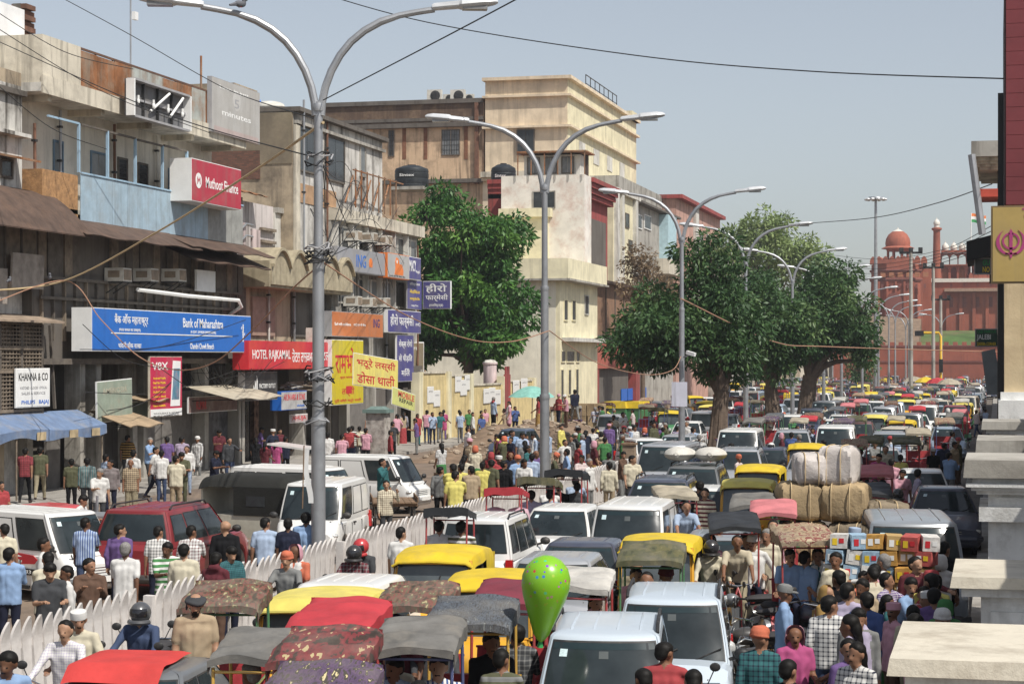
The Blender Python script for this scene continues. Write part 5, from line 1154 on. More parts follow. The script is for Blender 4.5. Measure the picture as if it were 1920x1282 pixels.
patch(vb,'footer',0,[(-wv/2+.03,-hv/2+.03),(wv/2-.03,-hv/2+.03),(wv/2-.03,-hv/2+.3), (-wv/2+.03,-hv/2+.3)],MATS['white'],.003)
patch(vb,'phone',0,[(wv*.12, -hv*.33),(wv*.42,-hv*.33),(wv*.44, hv*.42),(wv*.2,hv*.43)],MATS['white'],.012);patch(vb,'phone_screen',0,[(wv*.16,-hv*.22),(wv*.39,-hv*.22),(wv*.41,hv*.3),(wv*.22,hv*.3)],mat('screen',(.1, .25,.35),.3,var=.5,scale=2, dirt=(.5,.1,.06),damt=.8,dscale=1),.018)
sign('peeling pale green shop board beneath the bank sign',FX0+0.6,fy(152),fy(219),fz(185,789),fz(185,712),mat('board_green',(0.26,0.31,0.25),.8,var=.15,dirt=(.35,.31,.24),damt=.7),[('AMBROSIA',.5,.75,.7,.14,mat('faded',(.38,.36,.28),.8)),],depth=0.06, tilt=R(2))
sign('low dark green shop board behind the tan awning',FX0+0.3, fy(221),fy(276),fz(245,787),fz(245,752),mat('board_green2',(0.11,0.14,0.115),.8,var=.2),[],depth=0.06)
sign('brown peeling fascia board below the corrugated awning',FX0+0.3, fy(340),fy(432),fz(385,772),fz(385,742),mat('board_brown',(0.2,0.13,0.12),.8,var=.2,dirt=(.4,.36, .33),damt=.6),[('KUMAR',.25,.5,.2, .6,MATS['maroon']if 'maroon' in MATS else MATS['red'])],depth=0.06)
def awning(label,ya_, yb_,zhi,zlo,out_,m,x0=FX0+0.1):
 r_=thing('awning',label,'awning',(0,0,0));a=MB();a.grid(lambda u,v:(x0+out_*u,ya_+(yb_-ya_)*v,zhi+(zlo-zhi)*u+0.05*math.sin(v*9)*u), 3,10,0,True);a.grid(lambda u,v:(x0+out_*u,ya_+(yb_-ya_)*v,zhi-0.025+(zlo-zhi)*u+0.05*math.sin(v*9)*u),3, 10,0,True,True);a.build('sheet',m, r_)
 for k in(0.08,0.92):q=MB();q.bar((x0-0.2, ya_+(yb_-ya_)*k,zhi-0.6),(x0+out_*.9,ya_+(yb_-ya_)*k,zlo-0.0), 0.04);q.build('strut',BLK,r_)
 return r_
TANS=mat('tin_sand',(0.34,0.25,0.16),0.8,var=0.2, dirt=(.2,.15, .1),damt=.5)
awning('sloping tan sheet awning over a closed shutter', fy(160),fy(228),fz(195,768),fz(195,797),1.6,TANS);awning('corrugated cream awning hung crookedly over two shutters',fy(338),fy(440), fz(390,722),fz(390,746),2.2,mat('tin_cream',(.45,.4,.31),.7,var=.2,ridge=((0,1,0),4,.02),dirt=(.2,.15,.1),damt=.5));awning('small tan awning beside the phone poster',fy(222), fy(276),fz(245,742), fz(245,750),0.9,TANS)
# ---- hotel and shop block with scalloped canopy
y0,y1=y1,fy(625)
b2=thing('hotel_block','low beige block with scalloped concrete canopy over the hotel sign','building',(0,0,0))
zc=fz(540,500);zc2=fz(540,540)
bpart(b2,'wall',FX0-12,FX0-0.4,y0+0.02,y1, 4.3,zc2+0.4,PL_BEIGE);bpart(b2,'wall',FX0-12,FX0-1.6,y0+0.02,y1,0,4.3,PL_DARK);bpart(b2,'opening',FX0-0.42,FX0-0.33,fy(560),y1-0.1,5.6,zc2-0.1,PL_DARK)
bpart(b2,'upper_wall',FX0-9, FX0-1.0,y0+0.02,fy(512,FX0-1),zc,fz(480,372),plaster('plaster_lilac', (.55,.5,.48), damt=.4));bpart(b2,'upper_wall',FX0-8,FX0-0.9,fy(512,FX0-1),y1,zc,fz(560,400),PL_WHITE);bpart(b2, 'coping',FX0-8,FX0-0.75,fy(512,FX0-1),y1, fz(560,400),fz(560,390),PL_GREY)
eave(b2,y0-0.3,fy(512),fz(480,345), fz(480,362),1.4,FX0-1.6,RUST,'rusty_eave')
bpart(b2,'louvre_window',FX0-1.01,FX0-0.94,fy(481),fy(493),fz(487,402),fz(487,368),mat('louvre',(.16,.14, .11),.8,ridge=((0,0, 1),6,.02)))
for k in range(3):bpart(b2,'pipe_rack',FX0-0.95,FX0-0.8, fy(532-8),fy(550),zc+0.5+k*0.55,zc+0.62+k*0.55,WOODB)
for k in range(3):q=MB();q.tube([(FX0-.4,fy(468+0*k),zc+.4+.5*k),(FX0-.3,fy(474),zc+.65+.5*k),(FX0-.4,fy(490),zc+.65+.5*k)],.05,6);q.build('railing_bar',GALV,b2)
bpart(b2,'balcony_panel',FX0-0.5,FX0-0.42, fy(466),fy(478),zc,zc+1.7,plaster('plaster_rose',(.55,.45,.44),damt=.3));bpart(b2,'balcony_panel',FX0-0.5,FX0-0.42,fy(490),fy(505),zc,zc+1.5,MATS['plaster_rose'])
ys,ye,na=fy(470),fy(626),5
SC=mat('concrete_canopy',(0.37,0.32,0.22), 0.9,var=0.2,dirt=(.14,.11,.08),damt=.5,streak=.4,bump=.2)
for i in range(na):
 a0=ys+(ye-ys)*i/na;a1=ys+(ye-ys)*(i+1)/na;m_=MB()
 def sc(u):return 0.75*math.sin(math.pi*u)**0.8
 for k in range(10):
  u0,u1=k/10,(k+1)/10;q0,q1=a0+(a1-a0)*u0, a0+(a1-a0)*u1;z0_,z1_=zc-.1+sc(u0),zc-.1+sc(u1)
  m_.hexa([(FX0-.4,q0,z0_-.12),(FX0+1.1,q0,z0_-.12),(FX0+1.1,q1,z1_-.12),(FX0-.4,q1, z1_-.12),(FX0-.4,q0, z0_+.02),(FX0+1.1,q0,z0_+.02),(FX0+1.1,q1,z1_+.02),(FX0-.4,q1, z1_+.02)])
  m_.hexa([(FX0+.85,q0,zc2), (FX0+.95,q0,zc2),(FX0+.95,q1,zc2), (FX0+.85,q1,zc2),(FX0+.85,q0,z0_-.12),(FX0+.95,q0,z0_-.12),(FX0+.95,q1,z1_-.12),(FX0+.85,q1,z1_-.12)])
 m_.build('canopy_vault',SC, b2)
bpart(b2,'canopy_floor',FX0-0.4,FX0+0.85,ys,ye,zc2-0.12, zc2,SC);bpart(b2,'canopy_end',FX0-0.4,FX0+0.9,ys-0.12,ys,zc2-0.1,zc+.05,SC)
bpart(b2,'door',FX0-0.4,FX0-0.34,fy(462),fy(475), 5.4,7.6,WOODD);bpart(b2,'board',FX0-0.4,FX0-0.3, fy(486),fy(528),5.6, 7.3,mat('board_rosy',(.32,.22,.17),.85,var=.2))
for x_ in(460, 520,575,622):bpart(b2,'shop_pillar',FX0-0.8,FX0-0.1,fy(x_)-0.2,fy(x_)+0.2,0.1,4.3,PL_DARK if x_==520 else PL_GREY)
bpart(b2,'door_glass',FX0-1.3,FX0-1.2,fy(470),fy(515),0.15,3.0, WGL);bpart(b2,'display_shelf',FX0-1.5,FX0-1.3,fy(528),fy(570), 0.2,2.8,mat('goods', (.2,.13,.1),.8,var=.8,scale=4));bpart(b2, 'shop_ceiling',FX0-1.6,FX0+0.1,y0, y1,4.3,4.5,WOODD)
o_=OUTK.put('grey condenser unit standing on the hotel sign','air conditioner',(FX0+0.6,fy(563),5.25),0)
HRX=FX0+1.2
hr=sign('red HOTEL RAJKAMAL sign behind the tall lamp post',HRX,fy(466,HRX),fy(620,HRX),fz(540,692,HRX),fz(540,640,HRX),mat('sign_rajkamal', (0.55, 0.03,0.05),.4,var=.1,dirt=(.65,.16,.05),damt=.6, dscale=.12),[('HOTEL RAJKAMAL',.26,.48,.44,.42,MATS['white']), ('ਹੋਟਲ ਰਾਜਕਮਲ',.64,.5,.28,.5,MATS['white']),('होटल',.9, .5,.16,.5,MATS['white'])],depth=0.7,edge=MATS['red'])
ad=sign('black adidas FACTORY OUTLET sign under the hotel sign',FX0+0.9,fy(459,FX0+.9),fy(520,FX0+.9),fz(490,750,FX0+.9),fz(490,697,FX0+.9), mat('sign_charcoal', (.035, .035,.04),.5, var=.1),[('FACTORY OUTLET', .68,.5,.5,.16,MATS['white']),('adidas',.2,.14,.28,.14,MATS['white'])],depth=.3,edge=FABG)
for k in range(3):patch(ad,'stripe',0,[(-.95+.17*k,-.25),(-.83+.17*k,-.25),(-.83+.17*k,-.1+.2*k),(-.95+.17*k,.05+.2*k)],MATS['white'],.012)
sign('grey shop sign with blue end and red lettering below bundled sticks',FX0+1.0,fy(527,FX0+1),fy(575,FX0+1),fz(550,768,FX0+1),fz(550,733, FX0+1),mat('sign_lightgrey',(.45,.45,.45),.5,var=.06),[('ARUN ARK & SONS',.5,.68,.84,.34,MATS['red']),('wholesale',.75,.22,.3,.14,MATS['blue'])],depth=.5,edge=MATS['blue'])
sign('small red AHUJA board hanging in a shop doorway',FX0+0.3, fy(532),fy(565),fz(548,792),fz(548,776),mat('board_pinkw',(.5, .4,.4),.6),[('AHUJA',.5,.5, .8,.6, MATS['red'])],depth=.04)
bn=thing('stick_bundle','bundle of grey sticks and cloth lying on a small shop canopy','bundle',(FX0+0.5, fy(550),fz(550,728)))
for k in range(14):q=MB();q.tube([(rnd.uniform(-.4,.5),-2.0+rnd.uniform(-.4,.3),rnd.uniform(0,.3)),(rnd.uniform(-.3,.6),1.9+rnd.uniform(-.5, .5),rnd.uniform(-.2, .4))], .04,5);q.build('stick',WOODB if k%3 else PL_GREY,bn)
# ---- gutted upper house: dark brick flank towards the viewer, stained white front
gx=fy(562);gy1=fy(727);gt=fz(562,200)
b3=thing('gutted_house','soot-stained house with bricked flank, burnt windows and peeling white front','building',(0,0, 0))
bpart(b3,'wall',FX0-9,FX0-0.3,gx,gy1,8.0,gt-0.2,PL_STAIN);bpart(b3,'flank',FX0-9,FX0-0.32,gx-0.06, gx,8.0,gt-0.25,PL_BEIGE);bpart(b3, 'flank_soot', FX0-9, FX0-0.34,gx-0.1,gx-0.06,gt-2.6,gt-0.25,plaster('plaster_soot2',(.17,.14,.1), dirt=(.36,.3, .2),damt=.6));bpart(b3,'brick_patch',FX0-4.6,FX0-1.9,gx-0.12,gx-0.06, fz(500,318),fz(500,262),BRICK)
bpart(b3,'cornice',FX0-9,FX0+0.05,gx-0.12, gy1+0.1,gt-0.2,gt,PL_DARK);bpart(b3,'cornice',FX0-0.3,FX0-0.1, gx,gy1,gt-0.75,gt-0.6,PL_GREY)
bpart(b3,'pillar',FX0-0.3,FX0-0.15, gx-.03,gx+0.5,8,gt-0.8,PL_CREAM)
for xa, xb,ya_,yb_ in((572,600,232, 318),(622,655,255,335)):window(b3, FX0-0.28,fy(xa),fy(xb),fz(xa,yb_), fz(xa, ya_),WOODD,None,2)
window(b3,FX0-0.28,fy(685),fy(694), fz(690,330),fz(690,275),PL_GREY,WGL2,1)
window(b3,gx-0.06,FX0-3.4,FX0-2.5,fz(525,238),fz(525,222),PL_GREY,None,1,face='S')
bpart(b3,'render_patch',FX0-0.3,FX0-0.26,fy(570), fy(640),fz(600,385), fz(600,350),mat('render_tan',(.38, .24,.14),.9,var=.2));
for k in range(8):
 a=fy(645+11*k);q=MB();q.bar((FX0+.6,a,fz(690,400)),(FX0+.6,a,fz(690,330)),.06);q.build('scaffold_post',RUST,b3)
for k in range(5):a=fy(650+17*k);q=MB();q.bar((FX0+.6,a-2.0,fz(690,395)),(FX0-.2,a+1.6,fz(690,335)),.07);q.build('scaffold_brace',RUST,b3)
q=MB();q.bar((FX0+.6, fy(640),fz(690,333)),(FX0+.6,fy(735),fz(690,333)),.06);q.build('scaffold_rail',RUST,b3)
rp_=thing('rooftop_bundle','blue and white plastic bundle tied on the sooty roof','bundle', (FX0-3.2,gx+1.2,gt));q=MB();q.ell((0,0,.35),(.9, .6,.45));q.ell((-.8, .2,.55),(.5,.4,.4));q.build('tarpaulin',mat('tarp_bright',(.06,.16,.5),.5,var=.4,scale=3,bump=1,bscale=5),rp_);q=MB();q.ell((1.2,.1, .2),(.8,.5,.28));q.build('sack',mat('sack_white',(.55,.53,.48),.8,var=.2,bump=.8,bscale=5),rp_)
bpart(b3,'roof_room', FX0-6.5,FX0-4.0,gx+2,gx+5,gt,gt+1.5,PL_BEIGE)
# ---- ING / pharmacy block
y0,y1=fy(625), fy(786);zt=fz(640,402)
b4=thing('office_block','grey office block with rows of windows, air conditioners and stacked signs','building', (0,0,0))
bpart(b4,'wall',FX0-10,FX0-0.12,y0+0.02,y1,0,zt-0.3,PL_GREY);bpart(b4, 'parapet',FX0-10,FX0+0.3,y0,y1+0.1,zt-0.35,zt+0.25,PL_CREAM)
zw1,zw0=zt-0.5,fz(640,478);zv1,zv0=fz(640, 515),fz(640,576)
for z0_,z1_ in((zw0,zw1),(zv0,zv1)):
 n=12
 for i in range(n):
  a0=y0+0.3+(y1-y0-0.5)*i/n;a1=a0+(y1-y0-0.5)/n-0.22
  window(b4,FX0-0.11, a0,a1, z0_+0.25,z1_-0.1,PL_WHITE if i%3 else PL_GREY,WGL2 if(i*7)%3 else WGL,1)
  if i%2==0:bpart(b4, 'fin', FX0-0.12,FX0+0.18,a0-0.16,a0-0.06, z0_,z1_+0.1,PL_WHITE)
bpart(b4,'dark_bay',FX0-0.12,FX0-0.06,fy(735),fy(760),zv0,zv1,PL_DARK)
for x_, yb_ in((648,452),(678,455), (706,460),(648,574), (676,576),(702,576)):ACK.put('cream window air conditioner on the grey office block'+(' above the lion sign' if yb_<500 else ' between the bank signs'),'air conditioner',(FX0+0.35,fy(x_),fz(x_,yb_)),0,'air conditioners on the office block')
SX=FX0+0.8
ig=sign('grey ING VYSYA sign with blue letters and small lion', SX,fy(632,SX),fy(722,SX),fz(680,512,SX),fz(680,469,SX), mat('sign_silver',(.3,.3,.32),.4,var=.06),[('ING',.48,.5,.2,.55,MATS['blue'])],depth=.5,edge=FABG)
patch(ig,'emblem',0,arc(1.35,-.05,.28,-40, 220,16),MATS['orange'],.01)
ln=sign('grey sign with large orange lion emblem and red rim',SX+.1,fy(723,SX),fy(764,SX),fz(740,522,SX), fz(740,476,SX),mat('sign_silver2', (.42,.41,.4), .4,var=.05),[('आई एन जी वैश्य बैंक',.45,.08,.7,.08,MATS['dark'])],depth=.5,edge=MATS['orange'])
patch(ln,'emblem',0,[(-.75,-.45),(.75,-.45),(.8,-.2),(.55,.1),(.1,.12),(-.1,.4),(-.45,.45), (-.65, .2),(-.6,-.1)],MATS['orange'],.01);patch(ln,'emblem',0, arc(-.33,.22, .1,0,360,12), MATS['white'],.016)
sign('purple pharmacy sign beside the lion emblem',SX,fy(765,SX),fy(789,SX),fz(775,524,SX), fz(775,482,SX),mat('sign_purple',(.07,.065,.22), .5,var=.08),[('MACY',.35,.6,.5,.5, MATS['white']),('Regd.',.75,.35,.3,.16,MATS['white'])], depth=.3)
sign('orange and grey bank sign below the air conditioners',SX, fy(622,SX),fy(718,SX),fz(670,632,SX),fz(670,586, SX),mat('sign_orange',(.5,.16,.05),.5,var=.08),[('Bank with confidence',.2,.5,.3,.12,MATS['white']),('आई एन जी बैंक',.52,.5,.24,.13, MATS['white']),('ING',.86,.6,.13,.36,MATS['navy'])],depth=.4,edge=FABG)
sign('narrow purple sign listing pharmacy services in yellow',FX0+.5,fy(747), fy(774),fz(760,580), fz(760,525),mat('sign_purple',(.07,.065,.22)),[('डिपार्टमेंटल',.5,.85,.7,.12,MATS['white']),('मेडिकल',.5,.6,.7, .13,MATS['yellow']), ('आयुर्वेदिक',.5,.35,.7,.13,MATS['yellow']),('स्टोर',.5,.12,.5,.08,MATS['white'])], depth=.08,edge=FABG)
sign('wide purple Hindi pharmacy sign over the doorway', SX,fy(727,SX),fy(789,SX),fz(757,624,SX),fz(757,582,SX), MATS['sign_purple'], [('हीरो फार्मेसी',.42,.5,.7,.62,MATS['white']),('(रजि.)',.9,.4,.14,.2,MATS['white'])],depth=.2)
hx2=FX0+2.4;sign('square purple Hindi pharmacy sign projecting beside the mango tree',FY(818,550,fy(790)+1.0)[0]*0+fy(790)+1.0,FY(793,550,fy(790)+1)[0],FY(845,550,fy(790)+1)[0],FY(818,579,fy(790)+1)[1],FY(818,527,fy(790)+1)[1],MATS['sign_purple'],[('हीरो',.48,.74,.76,.34,MATS['white']), ('फार्मेसी',.5,.4,.8,.28,MATS['white']),('(रजिस्टर्ड)', .48,.13,.5,.13,MATS['white'])],depth=.2,face='S')
sign('tall navy board with Hindi lines behind the lassi banner',FX0+.7,fy(720),fy(752),fz(735,715),fz(735,628),MATS['sign_purple'],[('सेक्स रोगों', .5,.8, .8,.2, MATS['white']),('से पीड़ित',.5,.5, .8,.18,MATS['white']),('मिलें',.5, .2,.5, .16,MATS['white'])], depth=.1)
yx=FX0+1.4;ysn=sign('tall yellow Hindi restaurant sign with dark red lettering',yx,fy(622,yx),fy(681,yx), fz(650,758,yx),fz(650,637,yx),mat('sign_yellow', (.6,.5,.02),.5,var=.06),[('रामभोज',.5,.68,.8,.4, MATS['red']), ('शुद्ध शाकाहारी',.5,.42,.5,.05,MATS['red']),('लस्सी',.5,.2,.4,.16,MATS['red']),('पूरी छोले भटूरे थाली', .5,.06,.85,.06,MATS['red'])],depth=.9)
patch(ysn,'block',0,[(-.3,-1.0),(.5,-1.0), (.5,-.65),(-.3,-.65)],MATS['red'], .006)
lx=FX0+3.0;bnr=sign('yellow cloth banner with red Hindi words for lassi and dosa thali',lx, fy(662,lx),fy(746,lx),fz(705,727,lx),fz(705,668, lx),mat('banner_yellow',(.75,.64,.16),.8, var=.06,bump=.3,bscale=3),[('भठूरे लस्सी',.5,.72,.86,.34,MATS['red']),('डोसा थाली', .5,.27,.84,.36,MATS['red'])],depth=.02,tilt=R(-3),name='banner',cat='banner')
mx=FX0+3.4;sign('small green and yellow MOBILE REPAIR banner on a wire',mx,fy(735,mx),fy(778,mx),fz(757,765,mx), fz(757,732,mx),mat('banner_lime',(.6,.62, .2),.8,var=.1),[('MOBILE',.6,.72,.7,.34,MATS['red']),('REPAIR',.6,.4, .6,.22,MATS['dark'])],depth=.02,tilt=R(-7),name='banner',cat='banner')
tt_=sign('tilted brown and white box sign hanging off the office block',fy(792)-1.2, FY(752,700,fy(792)-1.2)[0], FY(794,700,fy(792)-1.2)[0], FY(770,722,fy(792)-1.2)[1], FY(770,642,fy(792)-1.2)[1], mat('sign_tan',(.27, .22,.14),.6,var=.1), [('CAFE',.5,.86,.5,.07,MATS['white'])],depth=.5, face='S',tilt=0)
tt_.rotation_euler=(R(0),R(4),R(-72));
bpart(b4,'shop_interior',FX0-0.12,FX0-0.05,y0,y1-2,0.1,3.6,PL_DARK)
for x_ in(640, 690,730,780):bpart(b4,'shop_pillar',FX0-0.05,FX0+0.35,fy(x_)-0.25,fy(x_)+0.25,0.1,4.0,PL_GREY)
bpart(b4,'roller_shutter',FX0-0.05, FX0+0.02,fy(648),fy(685),0.1,3.2,SHUT);bpart(b4, 'lintel',FX0-0.05,FX0+0.3,y0,y1,3.6,4.2,PL_DARK)
tp_=thing('poster_pillar','squat stone pillar plastered with torn posters and capped in green','pillar',(*P(709, 880,0),0.0));bpart(tp_,'shaft',-.42,.42,-.42,.42,0,2.35,mat('posters',(.3,.27,.24), .9,var=.5,scale=5,dirt=(.5, .48,.44),damt=.8,dscale=4), .02);bpart(tp_,'cap',-.52,.52,-.52,.52,2.35,2.5, mat('cap_green',(.14,.2,.18),.8,var=.2));bpart(tp_,'cap_top',-.4,.4,-.4,.4,2.5,2.62,MATS['cap_green'],.15)
# ------ trees
BARK=mat('bark',(0.13,0.095, 0.07), 0.95,var=0.3, scale=4,bump=0.9,bscale=14)
def leafmat(name,a,b, c):
 m,t,bs_=_nodes(name);bs_.inputs['Roughness'].default_value=0.5;bs_.inputs['Specular IOR Level'].default_value=0.35
 at=t.nodes.new('ShaderNodeAttribute');at.attribute_name='tint';rp=_ramp(t,[(0.0,a), (0.5,b),(1.0, c)]);t.links.new(at.outputs['Fac'],rp.inputs[0])
 t.links.new(rp.outputs[0],bs_.inputs['Base Color'])
 tr=t.nodes.new('ShaderNodeBsdfTranslucent');t.links.new(rp.outputs[0],tr.inputs[0]);mx=t.nodes.new('ShaderNodeMixShader');mx.inputs[0].default_value=0.22
 out=t.nodes['Material Output'];t.links.new(bs_.outputs[0],mx.inputs[1]);t.links.new(tr.outputs[0],mx.inputs[2]);t.links.new(mx.outputs[0],out.inputs[0]);MATS[name]=m;return m
LEAF1=leafmat('leaf_mango',(0.028,0.09,0.018),(0.06,0.16,0.028),(0.13, 0.25,0.045));LEAF2=leafmat('leaf_peepal', (0.024,0.06,0.02),(0.055,0.115,0.036),(0.12,0.19,0.06));LEAF3=leafmat('leaf_pale',(0.16,0.22,0.08),(0.22,0.3,0.11),(0.3,0.36, 0.15));LEAF4=leafmat('leaf_dry',(0.13,0.085,0.045),(0.2,0.14,0.08),(0.3,0.22,0.13))
def leaf_cloud(name,centers, radii, per,size,droop,m,seed,aspect=2.6):
 """leaves set in sprays on the shells of many small clumps"""
 rg=np.random.default_rng(seed);C=np.repeat(np.array(centers),per,0);Rr=np.repeat(np.array(radii), per,0);n=len(C)
 d=rg.normal(size=(n, 3));d/=np.linalg.norm(d,axis=1)[:, None];rad=Rr*(0.45+0.6*rg.random(n)**0.5)[:,None]
 p=C+d*rad
 out=d*0.9+rg.normal(size=(n,3))*0.55;out[:,2]-=droop;out/=np.linalg.norm(out,axis=1)[:,None]
 sd_=np.cross(out,rg.normal(size=(n,3)));sd_/=np.linalg.norm(sd_,axis=1)[:,None]
 L=size*(0.6+0.8*rg.random(n))[:,None];W_=L/aspect
 v=np.stack([p,p+out*L*0.45+sd_*W_*0.5,p+out*L,p+out*L*0.45-sd_*W_*0.5],1).reshape(-1,3)
 me=bpy.data.meshes.new(name);me.vertices.add(4*n);me.vertices.foreach_set('co',v.ravel());me.loops.add(4*n);me.loops.foreach_set('vertex_index',np.arange(4*n));me.polygons.add(n);me.polygons.foreach_set('loop_start', np.arange(n)*4);me.update(calc_edges=True)
 at=me.attributes.new('tint','FLOAT','FACE');at.data.foreach_set('value',np.clip(rg.normal(0.45,0.14,n)+np.repeat(rg.normal(0, .2,n//per),per),0,1));me.materials.append(m);return me
def tree(label,xy,z0, trunk_h,r0,blobs,m,seed,nclump,per,size,droop=0.5,lean=(0,0),group=None,clump=(0.5, 0.95), limbs=9):
 """blobs: big ellipsoids (dx, dy, z, rx, ry, rz) that the clumps fill"""
 rr=random.Random(seed);t=thing('tree',label,'tree',(xy[0],xy[1],z0),0,group)
 cs,rs=[],[];tot=sum(b[3]*b[4]*b[5]for b in blobs)
 for b in blobs:
  for i in range(max(4,int(nclump*b[3]*b[4]*b[5]/tot))):
   while True:
    q=Vector((rr.uniform(-1, 1),rr.uniform(-1,1), rr.uniform(-1,1)))
    if 0.35<q.length<1:break
   q=q*(0.75+0.25*rr.random());s_=rr.uniform(*clump)
   cs.append((b[0]+q.x*b[3], b[1]+q.y*b[4],b[2]+q.z*b[5]));rs.append((s_*1.1, s_*1.1,s_*0.75))
 tk=MB();top=Vector((lean[0],lean[1],trunk_h));tk.tube([(0,0,-0.2),(0.02,0,0.15),(lean[0]*.3,lean[1]*.3,trunk_h*0.5),top],[r0*1.5,r0*1.12,r0*0.95,r0*0.85],12)
 if r0>0.3:
  for k in range(5):a=k*1.26;tk.tube([(r0*1.3*math.cos(a),r0*1.3*math.sin(a), -0.1), (r0*.9*math.cos(a),r0*.9*math.sin(a),0.7),(lean[0]*.7+r0*.6*math.cos(a),lean[1]*.7+r0*.6*math.sin(a),trunk_h*.9)],[r0*.35,r0*.3,r0*.3],7)
 tko=tk.build('trunk',BARK,t)
 for i in range(limbs):
  c=Vector(cs[rr.randrange(len(cs))]);mid=top.lerp(c,0.5)+Vector((rr.uniform(-.4,.4),rr.uniform(-.4,.4),rr.uniform(0,.6)));q=MB();q.tube([top-Vector((0,0, .3)),top.lerp(mid,.5)+Vector((0,0, .15)), mid,c],[r0*.55,r0*.42,r0*.28,r0*.1],7);q.build('limb',BARK,t)
 obj('crown',leaf_cloud('crown',cs, rs,per,size,droop,m, seed), t);return t
def D3(x,y,d):
 k=(x-CX)/FPX;return(d*(k*CT-ST),d*(k*ST+CT),CAMZ+(HY-y)*d/FPX)
c_=D3(878,672, 126)
tree('dense bright green mango tree behind the yellow wall',(c_[0],c_[1]),0,4.5,0.35,[(0,0, 8.6,4.2,3.6,4.2),(-1.0,-.6, 12.6,3.1,3.0, 3.0),(1.4,.4, 12.0,2.5,2.6, 2.6),(-2.2,0, 7.2,2.4,2.4,3.0),(2.4,-0.3, 6.8,2.0,2.2,2.8),(-2.9,0,5.4,1.7,2.0,1.8),(1.5,0,5.2,2.0,2.0,1.4)],LEAF1,11, 215,200,0.38, 0.75,clump=(0.55,1.0))
c_=D3(1340,672,90)
tree('dark spreading peepal tree on the median nearest the white board',(FEN-0.2,c_[1]),0.1,3.0,0.4,[(-2.2,0,5.9,3.0,2.8,1.9), (0.4,0.5,6.2, 2.1,2.4,2.1), (-0.4, 0.3,8.7,1.5,1.6,1.8),(-3.4, -.4,5.1,1.6,1.8,1.2),(0.5,0,4.2,1.4,1.4,1.0)],LEAF2,5,150,190, 0.27,0.6,(0.2,0.1),'peepal trees on the median')
c_=D3(1438,672,110)
tree('peepal tree on the median with forked trunk, second from the white board',(FEN+0.1,c_[1]),0.1,3.0,0.42,[(0.2,0,6.2,2.2,2.4,2.0),(-0.8, 0,7.9, 1.8,1.8,1.5), (0.5,0,4.0,1.5,1.5,0.9)],LEAF2,6,85,180,0.29,0.6,(-0.2, 0.1),'peepal trees on the median')
c_=D3(1510,672,127)
tree('broad dark peepal tree on the median, the one closest to the fort',(FEN+0.2,c_[1]),0.1,3.4,0.55,[(0.6,0,7.0,3.9,3.0,2.6),(1.6,0.3,9.2, 2.0,2.2,1.7), (-1.8, 0,8.6, 2.0,2.0,1.7), (3.6,0,5.8,1.8,1.8,1.5),(-.5,0,4.6,1.8,1.8,1.0)],LEAF2, 8,150, 180,0.31,0.6, (0.3,0.1),'peepal trees on the median')
c_=D3(1445,672,205)
tree('tall pale green feathery tree behind the far houses',(c_[0],c_[1]),0,8, 0.4,[(0,0,16, 4.6,4, 4.2),(3.4,0,14.5,3,3,3),(-3.8,0,15.5,2.6, 3,3.6)],LEAF3,9,150, 70,0.5,0.3,clump=(0.5,1.0))
c_=D3(1205,672,160)
tree('dry brown leafless creeper tree beside the red portico',(c_[0],c_[1]),0,7,0.2, [(0,0, 11,2.2,2.2,2.4),(1.4,0,9.4, 2.0,2, 1.8),(-.8,0,13,1.2,1.2,1.6)],LEAF4,10,80, 60,0.28,0.2,clump=(0.35,0.7))
c_=D3(1620,672,240);tree('small dark tree near the foot of the fort',(c_[0],c_[1]),0,1.5,0.2,[(0,0,3.4,2.2,2,2.0)],LEAF2,12,30,70,0.4,group='small trees before the fort')
# ------ compound wall, earth heap
YW=mat('wall_yellow', (0.62, 0.5,0.25),.9, var=.12,dirt=(.2,.15,.09),damt=.45,dscale=.5,streak=.5)
cw=thing('compound_wall','tall pale yellow compound wall with posters in front of the mango tree', 'wall',(0,0,0))
wx=-30.0;yA,yB=fy(790,wx),fy(1000,wx)
segs=[(790,838,700),(842,880,705),(884,942,722),(946,1000,715)]
for xa, xb,yt in segs:bpart(cw,'panel',wx-.25,wx, fy(xa, wx),fy(xb,wx),0,fz((xa+xb)/2,yt,wx),YW)
for xa, yt in((786,698),(840,696),(882,700),(944, 705),(1001,708)):bpart(cw,'pier',wx-.35,wx+.12,fy(xa,wx)-.35,fy(xa,wx)+.35,0,fz(xa, yt,wx),PL_YEL)
for xa, xb,yt in segs:bpart(cw,'coping',wx-.32,wx+.06,fy(xa,wx)+.4,fy(xb,wx)-.4,fz((xa+xb)/2,yt,wx),fz((xa+xb)/2,yt,wx)+.1,PL_CREAM)
for i,(x_,y_)in enumerate(((800,735),(812, 742),(852,715),(862, 722),(870,712),(905, 738),(915,736),(925, 740),(960,722),(975, 718))):
 o=sign('small paper notice pasted on the yellow compound wall',wx+.04+.004*i,fy(x_, wx),fy(x_+12, wx),fz(x_,y_, wx)-.6,fz(x_, y_,wx)+.3,PLT,[('NOTICE',.5,.7,.6, .1,FABG)],depth=.01, name='notice',cat='notice');o['group']='paper notices on the yellow wall'
gt_=thing('red_gate', 'narrow dark red metal gate in the yellow wall', 'gate',(wx+.1,fy(948,wx),0));bpart(gt_,'leaf',-.05,.05, -.7,.7,.1,3.6,PL_RED);bpart(gt_,'crest',-.04,.04,-.5,.5,3.6,4.1,PL_RED)
